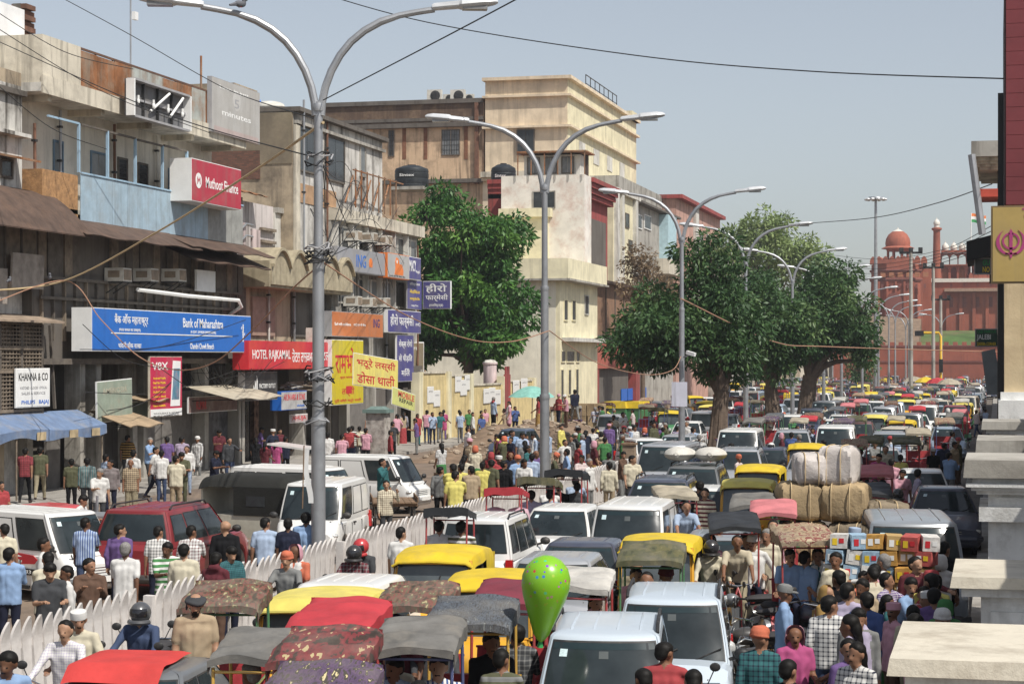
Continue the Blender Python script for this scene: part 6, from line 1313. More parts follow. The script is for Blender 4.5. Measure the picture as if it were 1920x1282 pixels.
pl_=thing('gate_pillar','round pale pink gate pillar behind the compound wall','pillar',(wx-.9,fy(945,wx),0));q=MB();q.lathe([(.42,0),(.42,4.2),(.48,4.25),(.48,4.35)],20);q.build('shaft',plaster('plaster_palepink',(.62,.5,.5),damt=.2),pl_);q=MB();q.lathe([(.48,4.35),(.3,4.5),(.01,4.55)],20);q.build('cap',PL_WHITE, pl_)
heap=MB()
def hp_(u,v):
 x=-25.6+7.0*u;y=P(850,850)[1]-9+24*v;e=math.sin(math.pi*u)*math.sin(math.pi*v)
 return(x,y,1.75*e**0.8*(0.75+0.35*math.sin(9*u+7*v)*math.cos(11*v-4*u))+0.12*math.sin(31*u)*math.sin(43*v)*e-0.02)
heap.grid(hp_, 40,60, 0,True);tag(heap.build('earth_heap',EARTH),'brown heap of dug-up earth and rubble beside the yellow wall','earth heap')
rb_=MB();rg_=random.Random(4)
for i in range(420):
 u,v=rg_.random(),rg_.random();p=hp_(u,v);s_=rg_.uniform(.05,.2);rb_.ell((p[0],p[1], max(0, p[2])+s_*.2), (s_,s_*rg_.uniform(.6,1.2), s_*.6),6,4)
tag(rb_.build('rubble',mat('rubble_stone', (.3,.24,.18), .95,var=.4,scale=3)),'loose stones and clods strewn over the earth heap','rubble',kind='stuff')
# ------ buildings farther along the far side
by=thing('yellow_building','pale yellow building with narrow slit windows and projecting white slab','building', (0,0,0));X_=-30.5
ya,yb=fy(1050, X_),fy(1120,X_);zs0, zs1=fz(1060,528,X_), fz(1060,487,X_)
bpart(by,'wall',X_-10,X_,ya, yb,0,zs0,PL_YELW);bpart(by, 'slab',X_-10, X_+.9, ya-.8, yb+.2, zs0,zs0+.15,PL_GREY);bpart(by,'band',X_-10,X_+.75,ya-.7,yb+.1, zs0+.15,zs1,PL_YELW);bpart(by,'flank',X_-10,X_-.3,ya-.06,ya,0, zs0,plaster('plaster_ivory',(.72,.68,.56),damt=.2,streak=.2))
bpart(by,'canopy',X_, X_+.9, ya+.5, yb,fz(1080,641,X_),fz(1080, 634,X_),PL_WHITE)
for xa, xb,y1_,y0_ in((1057, 1064,562,600),(1072, 1079,563,600),(1052, 1059,658,678),(1062, 1076,658,678),(1080, 1086,658,678),(1051, 1056,693,755),(1065, 1070,693,740),(1079, 1084,692,760)):window(by,X_+.01,fy(xa,X_),fy(xb, X_),fz(xa,y0_,X_),fz(xa,y1_,X_),PL_YEL,None,1,.05)
window(by,X_+.01,fy(1096,X_),fy(1103,X_),zs0-2.2, zs0-.8,PL_WHITE,None,1,.05)
bw=thing('peeling_house','peeling white and pink house with roof cage and water tank','building',(0,0,0));X_=-30.8;ya=fy(1096, X_);yb=ya+2.6;PEEL_Y=yb;zt=fz(1096,327,X_)
bpart(bw,'wall',X_-6.6,X_,ya,yb,zs1-1,zt,PL_PEEL);bpart(bw,'ledge',X_-6.6,X_-2.5,ya-.9,ya,FY(1000, 408,ya)[1],FY(1000,392,ya)[1],PL_YEL);bpart(bw,'side_wall',X_-9,X_-2.8,ya-.5,ya,8,FY(1000, 408,ya)[1],PL_YEL)
a0,a1=FY(1000, 360,ya)[0],FY(1040,360,ya)[0];window(bw,ya-.01,a0,a1,FY(1000,390,ya)[1],FY(1000,360,ya)[1],PL_GREY,None, 2,face='S')
bpart(bw,'roof_room', FY(985,300,ya+1)[0], FY(1090,300,ya+1)[0],ya+.6, ya+3,zt,zt+1.6,PL_WHITE);
for k in range(3):a0=FY(990+32*k,320,ya+.6)[0];window(bw,ya+.59,a0,a0+.9,zt+.2,zt+1.4,WOODD,WGL2,2,face='S')
bpart(bw,'roof_sheet',FY(970,290,ya)[0],FY(1100,290,ya)[0],ya-.3,ya+3.2,zt+1.75,zt+1.85,RUST)
for k in range(6):q=MB();x_=FY(972+25*k,290,ya)[0];q.bar((x_,ya-.2,zt),(x_,ya-.2,zt+1.75),.08);q.build('cage_post',RUST,bw)
def tank(label,x,y0_, Y,r_,h):
 X0,z=FY(x,y0_,Y);t=thing('water_tank',label,'water tank',(X0,Y,z));q=MB();q.lathe([(r_,0), (r_,h*.1),(r_*.97,h*.12),(r_,h*.2),(r_,h*.35),(r_*.97,h*.37),(r_,h*.45),(r_, h*.6), (r_*.97,h*.62),(r_,h*.7),(r_*.95,h*.82),(r_*.5,h*.95),(r_*.25, h*.96)],24);q.build('drum', mat('tank_black',(.02,.024, .028), .5,var=.3),t);q=MB();q.lathe([(r_*.26,h*.94),(r_*.26,h),(.01,h*1.01)],16);q.build('lid',MATS['black'],t);bpart(t,'stand',-r_, r_,-r_,r_,-.25,0,PL_GREY);lettering(t,'Sintex',0,h*.5,r_*.9,h*.12,MATS['white'],r_*1.005,(Vector((0,0,0)),FACE_S));return t
tank('black ribbed water tank beside the peeling house', 944,356,153,1.0,2.1);tank('black water tank with grey lid seen beyond the mango tree',772, 352,150,1.35, 1.8);tank('small black water tank under the roof cage', 1025,385,157, .55,1.0)
br=thing('red_portico','dark red building with heavy cornice and rusty shaft','building',(0,0,0));X_=-31.2;ya,yb=max(PEEL_Y,fy(1100,X_))-.2, fy(1150,X_)
bpart(br,'wall',X_-8, X_-.5, ya+.3, yb,0,fz(1120, 350,X_),PL_RED)
for k in range(4):bpart(br,'cornice',X_-8, X_+.2*(3-k),ya+.3-.1*(3-k), yb+.1, fz(1120,350+9*k,X_), fz(1120,342+9*k,X_), PL_RED)
bpart(br,'shaft',X_-.5,X_+.1,ya-.1, ya+.5, 9,fz(1100,290,X_),mat('pipe_dark', (.06,.04,.035),.8,var=.3));bpart(br,'recess',X_-.52,X_-.44,ya+1,yb-1, 10,fz(1120,410,X_),PL_DARK);bpart(br,'entrance_recess', X_-.3, X_-.1, fy(1122,X_),fy(1180, X_),0, 6.5,PL_DARK)
for x_ in(1112,1190):bpart(br,'entrance_pier',X_-.6,X_+.3,fy(x_,X_)-1, fy(x_, X_)+1, 0,fz(x_,690,X_),PL_RED)
bpart(br,'entrance_beam',X_-.6,X_+.35,ya,fy(1200, X_),fz(1150,690,X_), fz(1150,645,X_),mat('beam_red',(.36,.1,.07),.8,var=.15));bpart(br,'brown_front',X_-1,X_-.2,ya+.5, fy(1215,X_),fz(1150, 645,X_)+.02,fz(1150, 535,X_),mat('cladding_brown',(.24, .14,.085),.85,var=.2,dirt=(.1,.07, .05),damt=.5));bpart(br,'tin_roof',X_-1,X_+.5,ya+.5,fy(1215,X_),fz(1150,535, X_),fz(1150,530,X_), TIN)
for k in range(7):a=fy(1100, X_)+.7+(fy(1215,X_)-fy(1100,X_))*k/7;bpart(br,'cladding_batten',X_-.2,X_-.12,a-.06, a+.06, fz(1150,645,X_),fz(1150,535,X_),WOODD)
for k in range(4):bpart(br,'blue_panel',X_-.05,X_+.02,fy(1165+12*k,X_)+.1,fy(1176+12*k,X_)-.1,fz(1180,750,X_),fz(1180,728,X_), MATS['blue'])
bpl=thing('fluted_house','narrow yellow house with white fluted pilasters','building',(0,0, 0));X_=-32;ya,yb=fy(1150,X_),fy(1193,X_);bpart(bpl,'wall',X_-8,X_,ya, yb,0,fz(1170, 368,X_),PL_YEL);bpart(bpl,'cornice',X_-8, X_+.4, ya-.2, yb+.2, fz(1170,368,X_),fz(1170,360,X_),PL_WHITE)
for x_ in(1153,1162,1188):bpart(bpl,'pilaster',X_,X_+.35,fy(x_, X_)-.5,fy(x_, X_)+.5,0,fz(1170,368,X_),PL_WHITE)
for x_, y_ in((1172,400),(1178,450)):window(bpl,X_+.01,fy(x_,X_),fy(x_+7,X_), fz(x_, y_+25, X_),fz(x_,y_, X_),WOODD,None,1)
bg_=thing('grey_house','grey cement house with white framed windows behind the lamp arm','building',(0,0, 0));X_=-32.5;ya,yb=fy(1190, X_),fy(1262,X_);zt=fz(1200, 385,X_)
bpart(bg_,'wall',X_-10,X_,ya,yb,0,zt,PL_GREY);bpart(bg_, 'eave',X_-10, X_+.8, ya-.3, yb+.4, zt,zt+.2,PL_DARK);bpart(bg_,'upper_wall', X_-12, X_-1.5,ya,yb+4,zt,zt+2.6,PL_GREY);bpart(bg_,'blue_porch',X_,X_+.9,fy(1236,X_),fy(1252,X_), zt-4.5,zt-.1, mat('porch_blue',(.4,.55,.6),.8,var=.15));bpart(bg_,'porch_balcony',X_,X_+1.2,fy(1232,X_), fy(1260,X_),zt-6,zt-4.5,PL_CREAM)
for x_, y_ in((1190,400),(1207,402)):window(bg_,X_+.01,fy(x_+1, X_),fy(x_+13, X_),fz(x_,y_+25,X_), fz(x_, y_,X_),MATS['white'],None,2)
bk_=thing('pink_house','tall pink house with brown roof slab beyond the grey house', 'building',(0,0,0));ya,yb=fy(1268, X_),fy(1350,X_);zt=fz(1268, 372,X_)
bpart(bk_,'wall',X_-12,X_,ya,yb,0,zt,PL_PINK);bpart(bk_, 'roof_slab',X_-12,X_+.7,ya-.4,yb,zt,zt+.4,PL_RED);bpart(bk_,'pilaster',X_,X_+.3,fy(1300,X_),fy(1306,X_), 8,zt,PL_WHITE)
for k in range(3):
 for j in range(2):window(bk_,X_+.01,fy(1312+12*k,X_),fy(1318+12*k,X_),zt-5-4.5*j,zt-2.4-4.5*j,PL_WHITE,None,1)
for i,(xa,xb,yt,mm,lb)in enumerate(((1352, 1420,480,PL_GREY,'grey flat-roofed house half hidden by the peepal trees'),(1420,1500,540, PL_BEIGE,'low beige house behind the broad peepal tree'),(1500,1600,600,PL_CREAM,'far low cream house near the crossing'))):
 h_=thing('far_house',lb,'building',(0,0,0));X_=-31;ya,yb=fy(xa,X_),fy(xb,X_);zt=fz(xa,yt,X_);bpart(h_,'wall',X_-12,X_, ya,yb, 0,zt,mm);bpart(h_,'parapet',X_-12, X_+.3, ya,yb, zt,zt+.5,PL_GREY)
 for k in range(4):
  for j in range(2):a=ya+(yb-ya)*(k+.3)/4;window(h_,X_+.01,a,a+2,zt-3.5-4*j,zt-1.2-4*j,PL_WHITE,None,2)
bb=thing('great_house','massive old peach and yellow building with heavy cornices above the mango tree','building',(0,0,0));X_=-37.0;ya,yb=fy(1066, X_),fy(1195,X_);YWF=ya
Z=lambda x,y:FY(x,y,YWF)[1]
XF=lambda x:FY(x,300, YWF)[0]
bpart(bb,'tower',XF(905),X_, ya,yb, 0,Z(990,330), PL_PEACH);bpart(bb,'tower_attic',XF(905)+.2,X_-.15,ya+.15,yb,Z(990,330),Z(990,148), PL_PEACH);bpart(bb,'south_face',X_-.02,X_+.03,ya+.1,yb, 0,Z(990,332), PL_YEL);bpart(bb,'south_attic',X_-.17,X_-.12,ya+.2,yb,Z(990,325),Z(990,150), PL_YEL)
for y0_,y1_,o in((332,322,.8),(338, 332,.45),(240,236,.3),(182, 178,.25),(150,144,.3)):bpart(bb,'cornice',XF(905),X_+o, ya-o,yb+o,Z(990,y0_),Z(990, y1_),PL_CREAM if o>.5 else PL_PEACH)
bpart(bb,'wing',XF(600),XF(905),ya+.4,yb-4,0,Z(760,190), PL_SOOT)
for y0_,y1_,o in((345,338,.7),(240, 232,.5),(196, 188,.3),(228, 222,.2)):bpart(bb,'wing_cornice',XF(600), XF(905)-.01,ya+.4-o, yb-4,Z(760,y0_),Z(760,y1_), PL_DARK)
bpart(bb,'wing_attic',XF(600),XF(904),ya+.3,ya+.4,Z(760, 232),Z(760,196),plaster('plaster_soot3',(.1,.065,.045), dirt=(.35,.24,.15),damt=.7))
for xa, xb,y1_,y0_ in((727,736,245, 292),(827,859,244,290)):window(bb, ya+.39,XF(xa),XF(xb),Z(xa,y0_),Z(xa,y1_), WOODD, WGL2,2,bars=True,face='S')
window(bb,ya-.01,XF(970),XF(1001),Z(980,290),Z(980,244), WOODD, None,2,face='S');
for xa in(752, 792,868):bpart(bb,'stain_strip',XF(xa),XF(xa+7), ya+.37,ya+.4, Z(xa,298),Z(xa,236), mat('plaster_runs',(.2,.09, .05),.9,var=.3))
bpart(bb,'downpipe',XF(889), XF(896),ya+.1,ya+.4, Z(889, 345),Z(889,192),mat('pipe_rust',(.16,.08, .05),.8,var=.3))
for k in range(8):
 a=ya+2.5+(yb-ya-3)*k/8;window(bb,X_+.04,a,a+1.1, Z(1066,420),Z(1066,370),PL_YELW,None,1,.04);window(bb,X_+.04,a,a+1.1, Z(1066,520),Z(1066,465),PL_YELW,None,1,.04)
for k in range(4):a=ya+5+(yb-ya-8)*k/4;bpart(bb,'attic_panel',X_-.1,X_-.05,a, a+2.6, Z(990, 285),Z(990,255),PL_WHITE)
bpart(bb,'corner_turret',X_-4,X_+.2,yb-4,yb,Z(990,150),Z(990,132),PL_YEL)
q=MB()
for k in range(8):a=ya+9+2.2*k;q.bar((X_-.3,a,Z(990,150)),(X_-.3,a,Z(990,150)+1.6),.07)
q.bar((X_-.3,ya+9,Z(990,150)+1.6),(X_-.3,ya+24.5, Z(990, 150)+1.6),.07);q.bar((X_-.3,ya+9,Z(990,150)+.8), (X_-.3,ya+24.5,Z(990,150)+.8),.06);q.build('roof_railing',BLK, bb)
for x_ in(806, 850):OUTK.put('condenser unit on the sooty roof of the great house','air conditioner',(XF(x_),ya+1.6,Z(x_,190)+.1),R(-90),'condensers on the great house roof',scale=1.5)
for x_ in(828, 866):OUTK.put('small fan condenser between the larger roof units','air conditioner',(XF(x_),ya+2.4,Z(x_, 190)+.1),R(-90),'condensers on the great house roof',scale=1.1)
# ------ the red fort at the end of the street
SAND=mat('red_sandstone',(0.33,0.1, 0.06), .9,var=.2,scale=.25, dirt=(.17,.06,.05),damt=.5, dscale=.12,streak=.3,bump=.2,bscale=1.5);SAND2=mat('red_sandstone_dark',(0.2,0.07,0.055),.9,var=.2,scale=.3);MARB=mat('marble_dome', (.66,.62,.55),.6,var=.1)
FYD=372.0
FXF=lambda x:FY(x,600,FYD)[0]
FZF=lambda y:FY(1740, y,FYD)[1]
ft=thing('red_fort','red sandstone fort with domed pavilions and minaret closing the street','fort',(0,0, 0))
tx=(FXF(1630)+FXF(1738))/2;tw_=FXF(1738)-FXF(1630)
def turn(q):q.v=[(tx+(x-tx)*.9239-(y-FYD-tw_/2)*.3827,FYD+tw_/2+(x-tx)*.3827+(y-FYD-tw_/2)*.9239,z)for x, y,z in q.v]
q=MB();q.lathe([(tw_*.54,FZF(625)), (tw_*.53,FZF(540)),(tw_*.52,FZF(494))],8, (tx,FYD+tw_/2,0),smooth=False);turn(q);q.build('bastion',SAND, ft)
for y0_,y1_ in((526,520),(508,504)):q=MB();q.lathe([(tw_*.55,FZF(y0_)),(tw_*.56,(FZF(y0_)+FZF(y1_))/2),(tw_*.55, FZF(y1_))],8, (tx,FYD+tw_/2,0),smooth=False);turn(q);q.build('string_course',SAND2, ft)
def merlon(cx, y,z,w_,h,m=SAND):
 q=MB();n_=7;pts=[(cx-w_/2,y,z)]+[(cx-w_/2*math.cos(math.pi/2*i/n_)**.7 if i<n_ else cx,y,z+h*(.35+.65*i/n_))for i in range(n_+1)]+[(cx+w_/2*math.cos(math.pi/2*i/n_)**.7,y,z+h*(.35+.65*i/n_))for i in range(n_-1,-1,-1)]+[(cx+w_/2,y, z)]
 q.poly(pts,(0,.5,0));return q.build('merlon',m,ft)
for k in range(9):merlon(FXF(1636+12*k),FYD+.2+(1.3 if k in(0,8)else 0),FZF(494),1.15,1.5)
def chhatri(x0,x1,yb_,yc,yt, nm='pavilion',cols=4,dome=SAND,tip=MARB,dy=2.0):
 cx=(FXF(x0)+FXF(x1))/2;w_=FXF(x1)-FXF(x0);zb,zc_,zt_=FZF(yb_), FZF(yc),FZF(yt);r_=w_/2;P_=[]
 q=MB();q.lathe([(r_, zb-.3),(r_,zb)],8,(cx,FYD+dy,0),smooth=False);base=q.build(nm, SAND2, ft)
 for k in range(8):
  a=2*math.pi*(k+.5)/8;q=MB();q.tube([(cx+r_*.84*math.cos(a),FYD+dy+r_*.84*math.sin(a),zb), (cx+r_*.84*math.cos(a),FYD+dy+r_*.84*math.sin(a),zc_)], r_*.09,6);q.build('column', SAND,base)
 q=MB();q.lathe([(r_*.85,zc_-.5),(r_*.95,zc_-.1), (r_*1.3,zc_), (r_*1.3,zc_+.12),(r_*.98,zc_+.45)],16,(cx,FYD+dy,0),smooth=False);q.build('eave',SAND,base)
 h=zt_-zc_;prof=[(r_*.96,zc_+.4),(r_*1.0,zc_+h*.25),(r_*.95,zc_+h*.45),(r_*.75,zc_+h*.66),(r_*.45, zc_+h*.8)]
 q=MB();q.lathe(prof, 20,(cx,FYD+dy,0));q.build('dome',dome,base);q=MB();q.lathe([(r_*.45,zc_+h*.8),(r_*.2,zc_+h*.88),(r_*.06, zc_+h*.92),(.05,zc_+h)],14, (cx,FYD+dy,0));q.build('finial',tip,base)
chhatri(1657,1705,491,463,422,dy=5);chhatri(1634, 1658,500,492, 477,dy=3)
bpart(ft,'tower_front',FXF(1700),FXF(1745),FYD+2, FYD+14,0,FZF(500),SAND)
bpart(ft,'curtain_wall',FXF(1738),FXF(1960),FYD+4,FYD+20,FZF(640),FZF(522),SAND);bpart(ft,'band',FXF(1738),FXF(1960),FYD+3.6,FYD+4.4, FZF(528),FZF(521),MARB)
bpart(ft,'ledge',FXF(1770),FXF(1960),FYD+2.4,FYD+4,FZF(546),FZF(540),mat('ledge_tan',(.34,.22,.16),.9,var=.2))
for k in range(9):
 cx=FXF(1771+16*k);w_=FXF(1787)-FXF(1771)
 q=MB();n_=10;o_=[(cx-w_*.5, FYD+5.5,FZF(521)),(cx-w_*.5,FYD+5.5,FZF(496)),(cx+w_*.5,FYD+5.5,FZF(496)),(cx+w_*.5,FYD+5.5,FZF(521)),(cx+w_*.36,FYD+5.5,FZF(521))]+[(cx+w_*.36*math.cos(math.pi*i/n_), FYD+5.5,FZF(507)+(FZF(498)-FZF(507))*math.sin(math.pi*i/n_))for i in range(n_+1)]+[(cx-w_*.36,FYD+5.5,FZF(521))]
 q.poly(o_,(0, .6,0));q.build('arch',SAND, ft);bpart(ft, 'arch_recess',cx-w_*.4,cx+w_*.4,FYD+6.3,FYD+6.5, FZF(521),FZF(497),SAND2 if k%2 else mat('sand_orange',(.36,.15,.08),.9,var=.15))
 for s_ in(-.5,.5):q=MB();q.tube([(cx+s_*w_,FYD+6,FZF(494)),(cx+s_*w_, FYD+6, FZF(472))],w_*.07,6);q.build('arcade_column',SAND,ft)
 q=MB();o_=[(cx-w_*.5,FYD+5.8,FZF(472)),(cx+w_*.5,FYD+5.8,FZF(472)),(cx+w_*.5,FYD+5.8,FZF(482))]+[(cx+w_*.42*math.cos(math.pi*i/n_),FYD+5.8, FZF(483)+(FZF(475)-FZF(483))*math.sin(math.pi*i/n_))for i in range(n_+1)]+[(cx-w_*.5,FYD+5.8,FZF(482))]
 q.poly(o_[::-1],(0,.5,0));q.build('arch', SAND,ft)
 q=MB();q.lathe([(w_*.36,FZF(467)), (w_*.43,FZF(463)),(w_*.4,FZF(458)),(w_*.22,FZF(454)),(w_*.05,FZF(452)),(.05, FZF(449))],14,(cx,FYD+6.2,0));q.build('cupola',MARB,ft)
bpart(ft,'arcade_deck',FXF(1763),FXF(1915),FYD+5, FYD+7, FZF(496),FZF(494),SAND);bpart(ft,'arcade_eave',FXF(1763),FXF(1915),FYD+5,FYD+7.2,FZF(471), FZF(467),SAND)
q=MB();cx=FXF(1755);q.lathe([(.85,FZF(520)),(.72, FZF(490)),(.62,FZF(432)),(.66,FZF(430)),(.95,FZF(428)), (.95,FZF(425)),(.62, FZF(424))],12,(cx,FYD+4.5,0));q.build('minaret', SAND,ft);q=MB();q.lathe([(.5,FZF(424)),(.5,FZF(418))],8,(cx,FYD+4.5,0));q.lathe([(.6,FZF(418)),(.62,FZF(415)),(.45,FZF(411)), (.1,FZF(408)),(.04,FZF(405))],12,(cx,FYD+4.5,0));q.build('lantern',MARB,ft)
q=MB();w_=(FXF(1692)-FXF(1660))/2;cx=FXF(1676);q.poly([(cx-w_,FYD-.05, FZF(600)),(cx+w_,FYD-.05,FZF(600))]+[(cx+w_*math.cos(math.pi*i/10),FYD-.05,FZF(568)+(FZF(548)-FZF(568))*math.sin(math.pi*i/10))for i in range(11)],(0,-.25,0));q.build('arch_panel',SAND2,ft)
lw=thing('fort_outer_wall','lower red stone outer wall at the foot of the fort','wall',(0,0,0));Y2=352.0;X2=lambda x:FY(x,680, Y2)[0];Z2=lambda y:FY(1740, y,Y2)[1]
bpart(lw,'wall',X2(1560),X2(1990),Y2,Y2+2, 0,Z2(650),SAND)
bpart(lw,'coping',X2(1560),X2(1990),Y2-.2, Y2+2.2,Z2(650),Z2(647),SAND2);bpart(lw,'ledge',X2(1560),X2(1990),Y2-.15,Y2,Z2(679), Z2(676),SAND2)
for k in range(24):bpart(lw, 'merlon',X2(1570+17*k)-.4,X2(1570+17*k)+.4,Y2+.2,Y2+1.2,Z2(647),Z2(641),SAND)
gr_=MB();gr_.add([(X2(1560), Y2+2,Z2(650)),(X2(1990),Y2+2,Z2(650)),(X2(1990), FYD+6, FZF(618)),(X2(1700), FYD+2, FZF(620)),(X2(1560), FYD,FZF(640))],[(0,1,2,3,4)]);tag(gr_.build('grass_bank',mat('grass_bank',(.07,.13, .03),.95,var=.35,scale=.3,dirt=(.2,.12,.08),damt=.7,dscale=.08)),'green grass bank below the fort','grass',kind='stuff')
ds_=thing('earth_slope','brown bare slope with path left of the grass bank','slope');q=MB();q.hexa([(X2(1600),Y2+2,0),(X2(1720),Y2+2, 0),(X2(1720), FYD,0),(X2(1600),FYD,0),(X2(1600), Y2+2,Z2(652)),(X2(1720),Y2+2,Z2(652)),(X2(1720), FYD-1, FZF(598)),(X2(1600), FYD-1, FZF(590))]);q.build('slope',EARTH, ds_);ds_['label']='bare brown earth slope in front of the fort bastion'
fl=thing('flag','Indian tricolour flag on a white pole above the fort','flag',(FXF(1820),FYD+5,FZF(522)));q=MB();ph_=FZF(397)-FZF(522);q.tube([(0,0,0),(0, 0,ph_)],.1,6);q.build('pole',MATS['white'],fl)
for k,mm in enumerate(('orange','white','green')):
 q=MB();q.grid(lambda u,v,k=k:(2.7*u,.3*math.sin(6*u),ph_-.1-.55*k-.55*v-.55*u+.12*math.sin(7*u)), 10,2,0,True);q.build('stripe',MATS[mm],fl)
hm=thing('high_mast_light','very tall lamp mast with a ring of floodlights','mast',(*D3(1642,672,250)[:2],0));h_=D3(1642,374,250)[2];q=MB();q.tube([(0,0,0),(0,0, h_)],[.32,.16],10);q.build('pole', GALV,hm);q=MB();q.lathe([(.9,0),(.95,.15),(.9,.3),(.2,.3)],16, (0,0,h_));q.build('ring',GALV,hm)
for k in range(10):a=k*.63;q=MB();q.ell((1.15*math.cos(a),1.15*math.sin(a),h_),(.3,.3,.18), 8,6);q.build('floodlight',LCOV,hm)
for x_, yt,d_, lb in((1708,472,190, 'tall concrete pole carrying floodlights beyond the last tree'),(1750,500,210,'grey concrete pole with camera near the crossing'),(1764,560,230,'thin grey pole beside the yellow signal gantry')):
 t=thing('utility_pole',lb,'pole',(*D3(x_, 672,d_)[:2],0));h_=D3(x_,yt,d_)[2];q=MB();q.tube([(0,0, 0),(0, 0,h_)],[.22,.15],8);q.build('pole',PL_GREY,t);bpart(t,'crossarm',-1.1,1.1,-.06,.06, h_-.2, h_,BLK)
 for k in range(3):bpart(t,'floodlight',-1.1+.9*k,-.7+.9*k,-.2, .2,h_, h_+.4, BLK)
gn=thing('traffic_gantry','yellow traffic signal gantry before the fort wall','traffic light',(*D3(1764,672,225)[:2],0));h_=D3(1764,624,225)[2];q=MB();q.tube([(0,0,0),(0,0,h_-.4),(-.2,0,h_),(-2.9, 0,h_)],.14,8);q.build('mast',mat('gantry_yellow',(.7,.42,.03), .5,var=.1),gn);bpart(gn,'signal_box',-2.9,-1.9,-.2,.2,h_-.35,h_+.25,MATS['black']);bpart(gn,'signal_box',-.2,.25,-.35, -.1,h_-4.5,h_-3,MATS['black'])
for k in range(7):
 x_=FXF(1776+25*k);bpart(ft, 'buttress',x_-.3,x_+.3,FYD+3.6,FYD+4,FZF(635),FZF(548), SAND);bpart(ft,'niche',x_+.35,x_+.95,FYD+3.92,FYD+4.02, FZF(575),FZF(556),SAND2);bpart(ft, 'loophole',x_+.5,x_+.8,FYD+3.9,FYD+4.02,FZF(537),FZF(531),SAND2)
for k in range(6):
 x_=FXF(1648+16*k);bpart(ft, 'pilaster',x_-.18,x_+.18,FYD-.25,FYD+.8,FZF(622),FZF(527),SAND);bpart(ft,'slit',x_+.4,x_+.8,FYD-.1,FYD+.3,FZF(540),FZF(532),SAND2);bpart(ft,'panel',x_+.3,x_+1.2,FYD-.12,FYD+.3,FZF(519),FZF(510),mat('sand_orange',(.36,.15,.08),.9,var=.15))
for k in range(16):merlon(FXF(1820+9*k),FYD+4.2,FZF(521),.8,1.1)
for i,(x_,X_,za,zb_)in enumerate(((108,FX0-1.35,9.8,13.4),(210, FX0-1.35,9.8, 13.4), (290,FX0-1.35,9.8,13.4),(566,FX0-.1,8,16.5),(610,FX0-.25,8,16),(668,FX0-.05, 4.2,10.8),(722,FX0-.05,4.2, 10.8), (780,FX0-.02, 2,10.8),(500, FX0-.3,4.4,8),(548,FX0-.3,4.4,8),(60,FX0-.5,9,12.5))):
 t=thing('drain_pipe','thin stained wall pipe running down the old shop fronts','pipe',(X_+.1,fy(x_,X_),0),0,'wall pipes on the shop fronts');q=MB();q.tube([(0,0,za),(0,.02,(za+zb_)/2),(0,0,zb_)], .055,7);q.build('tube',(GALV,MATS['pipe_rust'],PL_WHITE)[i%3], t)
 for k in range(3):bpart(t,'clip',-.09,.07,-.08,.08,za+(zb_-za)*(k+.5)/3-.04, za+(zb_-za)*(k+.5)/3+.04,BLK)
# ------ the near side of the street
MRB=mat('marble_white',(.72, .72,.7),.6,var=.12,dirt=(.2,.18,.15),damt=.7,dscale=2.2,streak=.6,bump=.25);MRBT=mat('marble_top',(.58,.53,.43),.65,var=.12,dirt=(.28,.23,.17),damt=.75,dscale=3,bump=.2)
def pier(label,d,xl,ytop,capz=.12,wid=1.5, deep=1.2,over=.14,grey=False,group=None):
 k=(xl-CX)/FPX;X0=d*(k*CT-ST);Y0=d*(k*ST+CT);zt=CAMZ+(HY-ytop)*d/FPX
 t=thing('balustrade_pier',label,'pier',(X0,Y0,0));mm=MRB;bpart(t,'cap',0,wid,0,deep,zt-capz,zt,MRBT if not grey else PL_GREY, .012);bpart(t,'cap_moulding',over*.5,wid-.02,over*.5,deep,zt-capz-.06,zt-capz,mm)
 bpart(t,'shaft',over+.05,wid-.04,over+.02,deep-.02,.1,zt-capz-.06,mm)
 for a0 in(over+.05,over+.47):bpart(t,'panel',a0+.06,a0+.36,over-.005, over+.02,zt-capz-1.6,zt-capz-.16,MRB)
 q=MB();q.lathe([(.085,.1),(.085,zt-capz-.2),(.12,zt-capz-.1),(.12,zt-capz-.06)],14, (over+.46,over,0));q.build('half_column', mm,t);return t
pier('white marble pier with broad cream slab right below the viewpoint',8.0, 1662,1234,.07);pier('white marble pier with grey cap, second from the viewpoint',12.5,1781,1081,.07,1.2)
p4=pier('tall white pier with heavy moulded cornice at the wall end',15.5,1806,862,.14,1.6, 1.3,grey=True);bpart(p4,'band',.12,1.4,.05,1.2,3.32,3.43,MRB)
for k in range(3):bpart(p4,'moulding',.02+.04*k,1.5,.02+.04*k,1.25,3.59-.03*k,3.62-.03*k,MRB)
pier('weathered grey white pier beyond the moulded cornice',22, 1829,825,.14, 1.6,1.6,grey=True);pier('far weathered pier with flaking grey top',29,1840,790,.12, 1.4,1.4,grey=True)
rw=thing('balustrade_wall','low white marble wall joining the piers along the pavement','wall',(.1,8.6,0));bpart(rw,'wall',.25,1.0,0, 27,.1, 2.6,MRB);bpart(rw,'rail',.1,1.0,0, 27,2.6,2.72,MRB)
rt=thing('red_tiled_tower','tall dark red tiled tower with cream pillar at the street edge','building',(0,0,0));YR=39.0;XR=lambda x:FY(x,600,YR)[0];ZR=lambda y:FY(1900, y,YR)[1]
RT=mat('red_tiles',(.17,.035,.04),.45,var=.12);
nz=17
for k in range(nz):
 z0_=ZR(384)+(ZR(-60)-ZR(384))*k/nz;z1_=ZR(384)+(ZR(-60)-ZR(384))*(k+1)/nz
 for j in range(3):xa=XR(1886)+.42*j;bpart(rt,'tile',xa+.004,xa+.416,YR-.02,YR,z0_+.004,z1_-.004,RT)
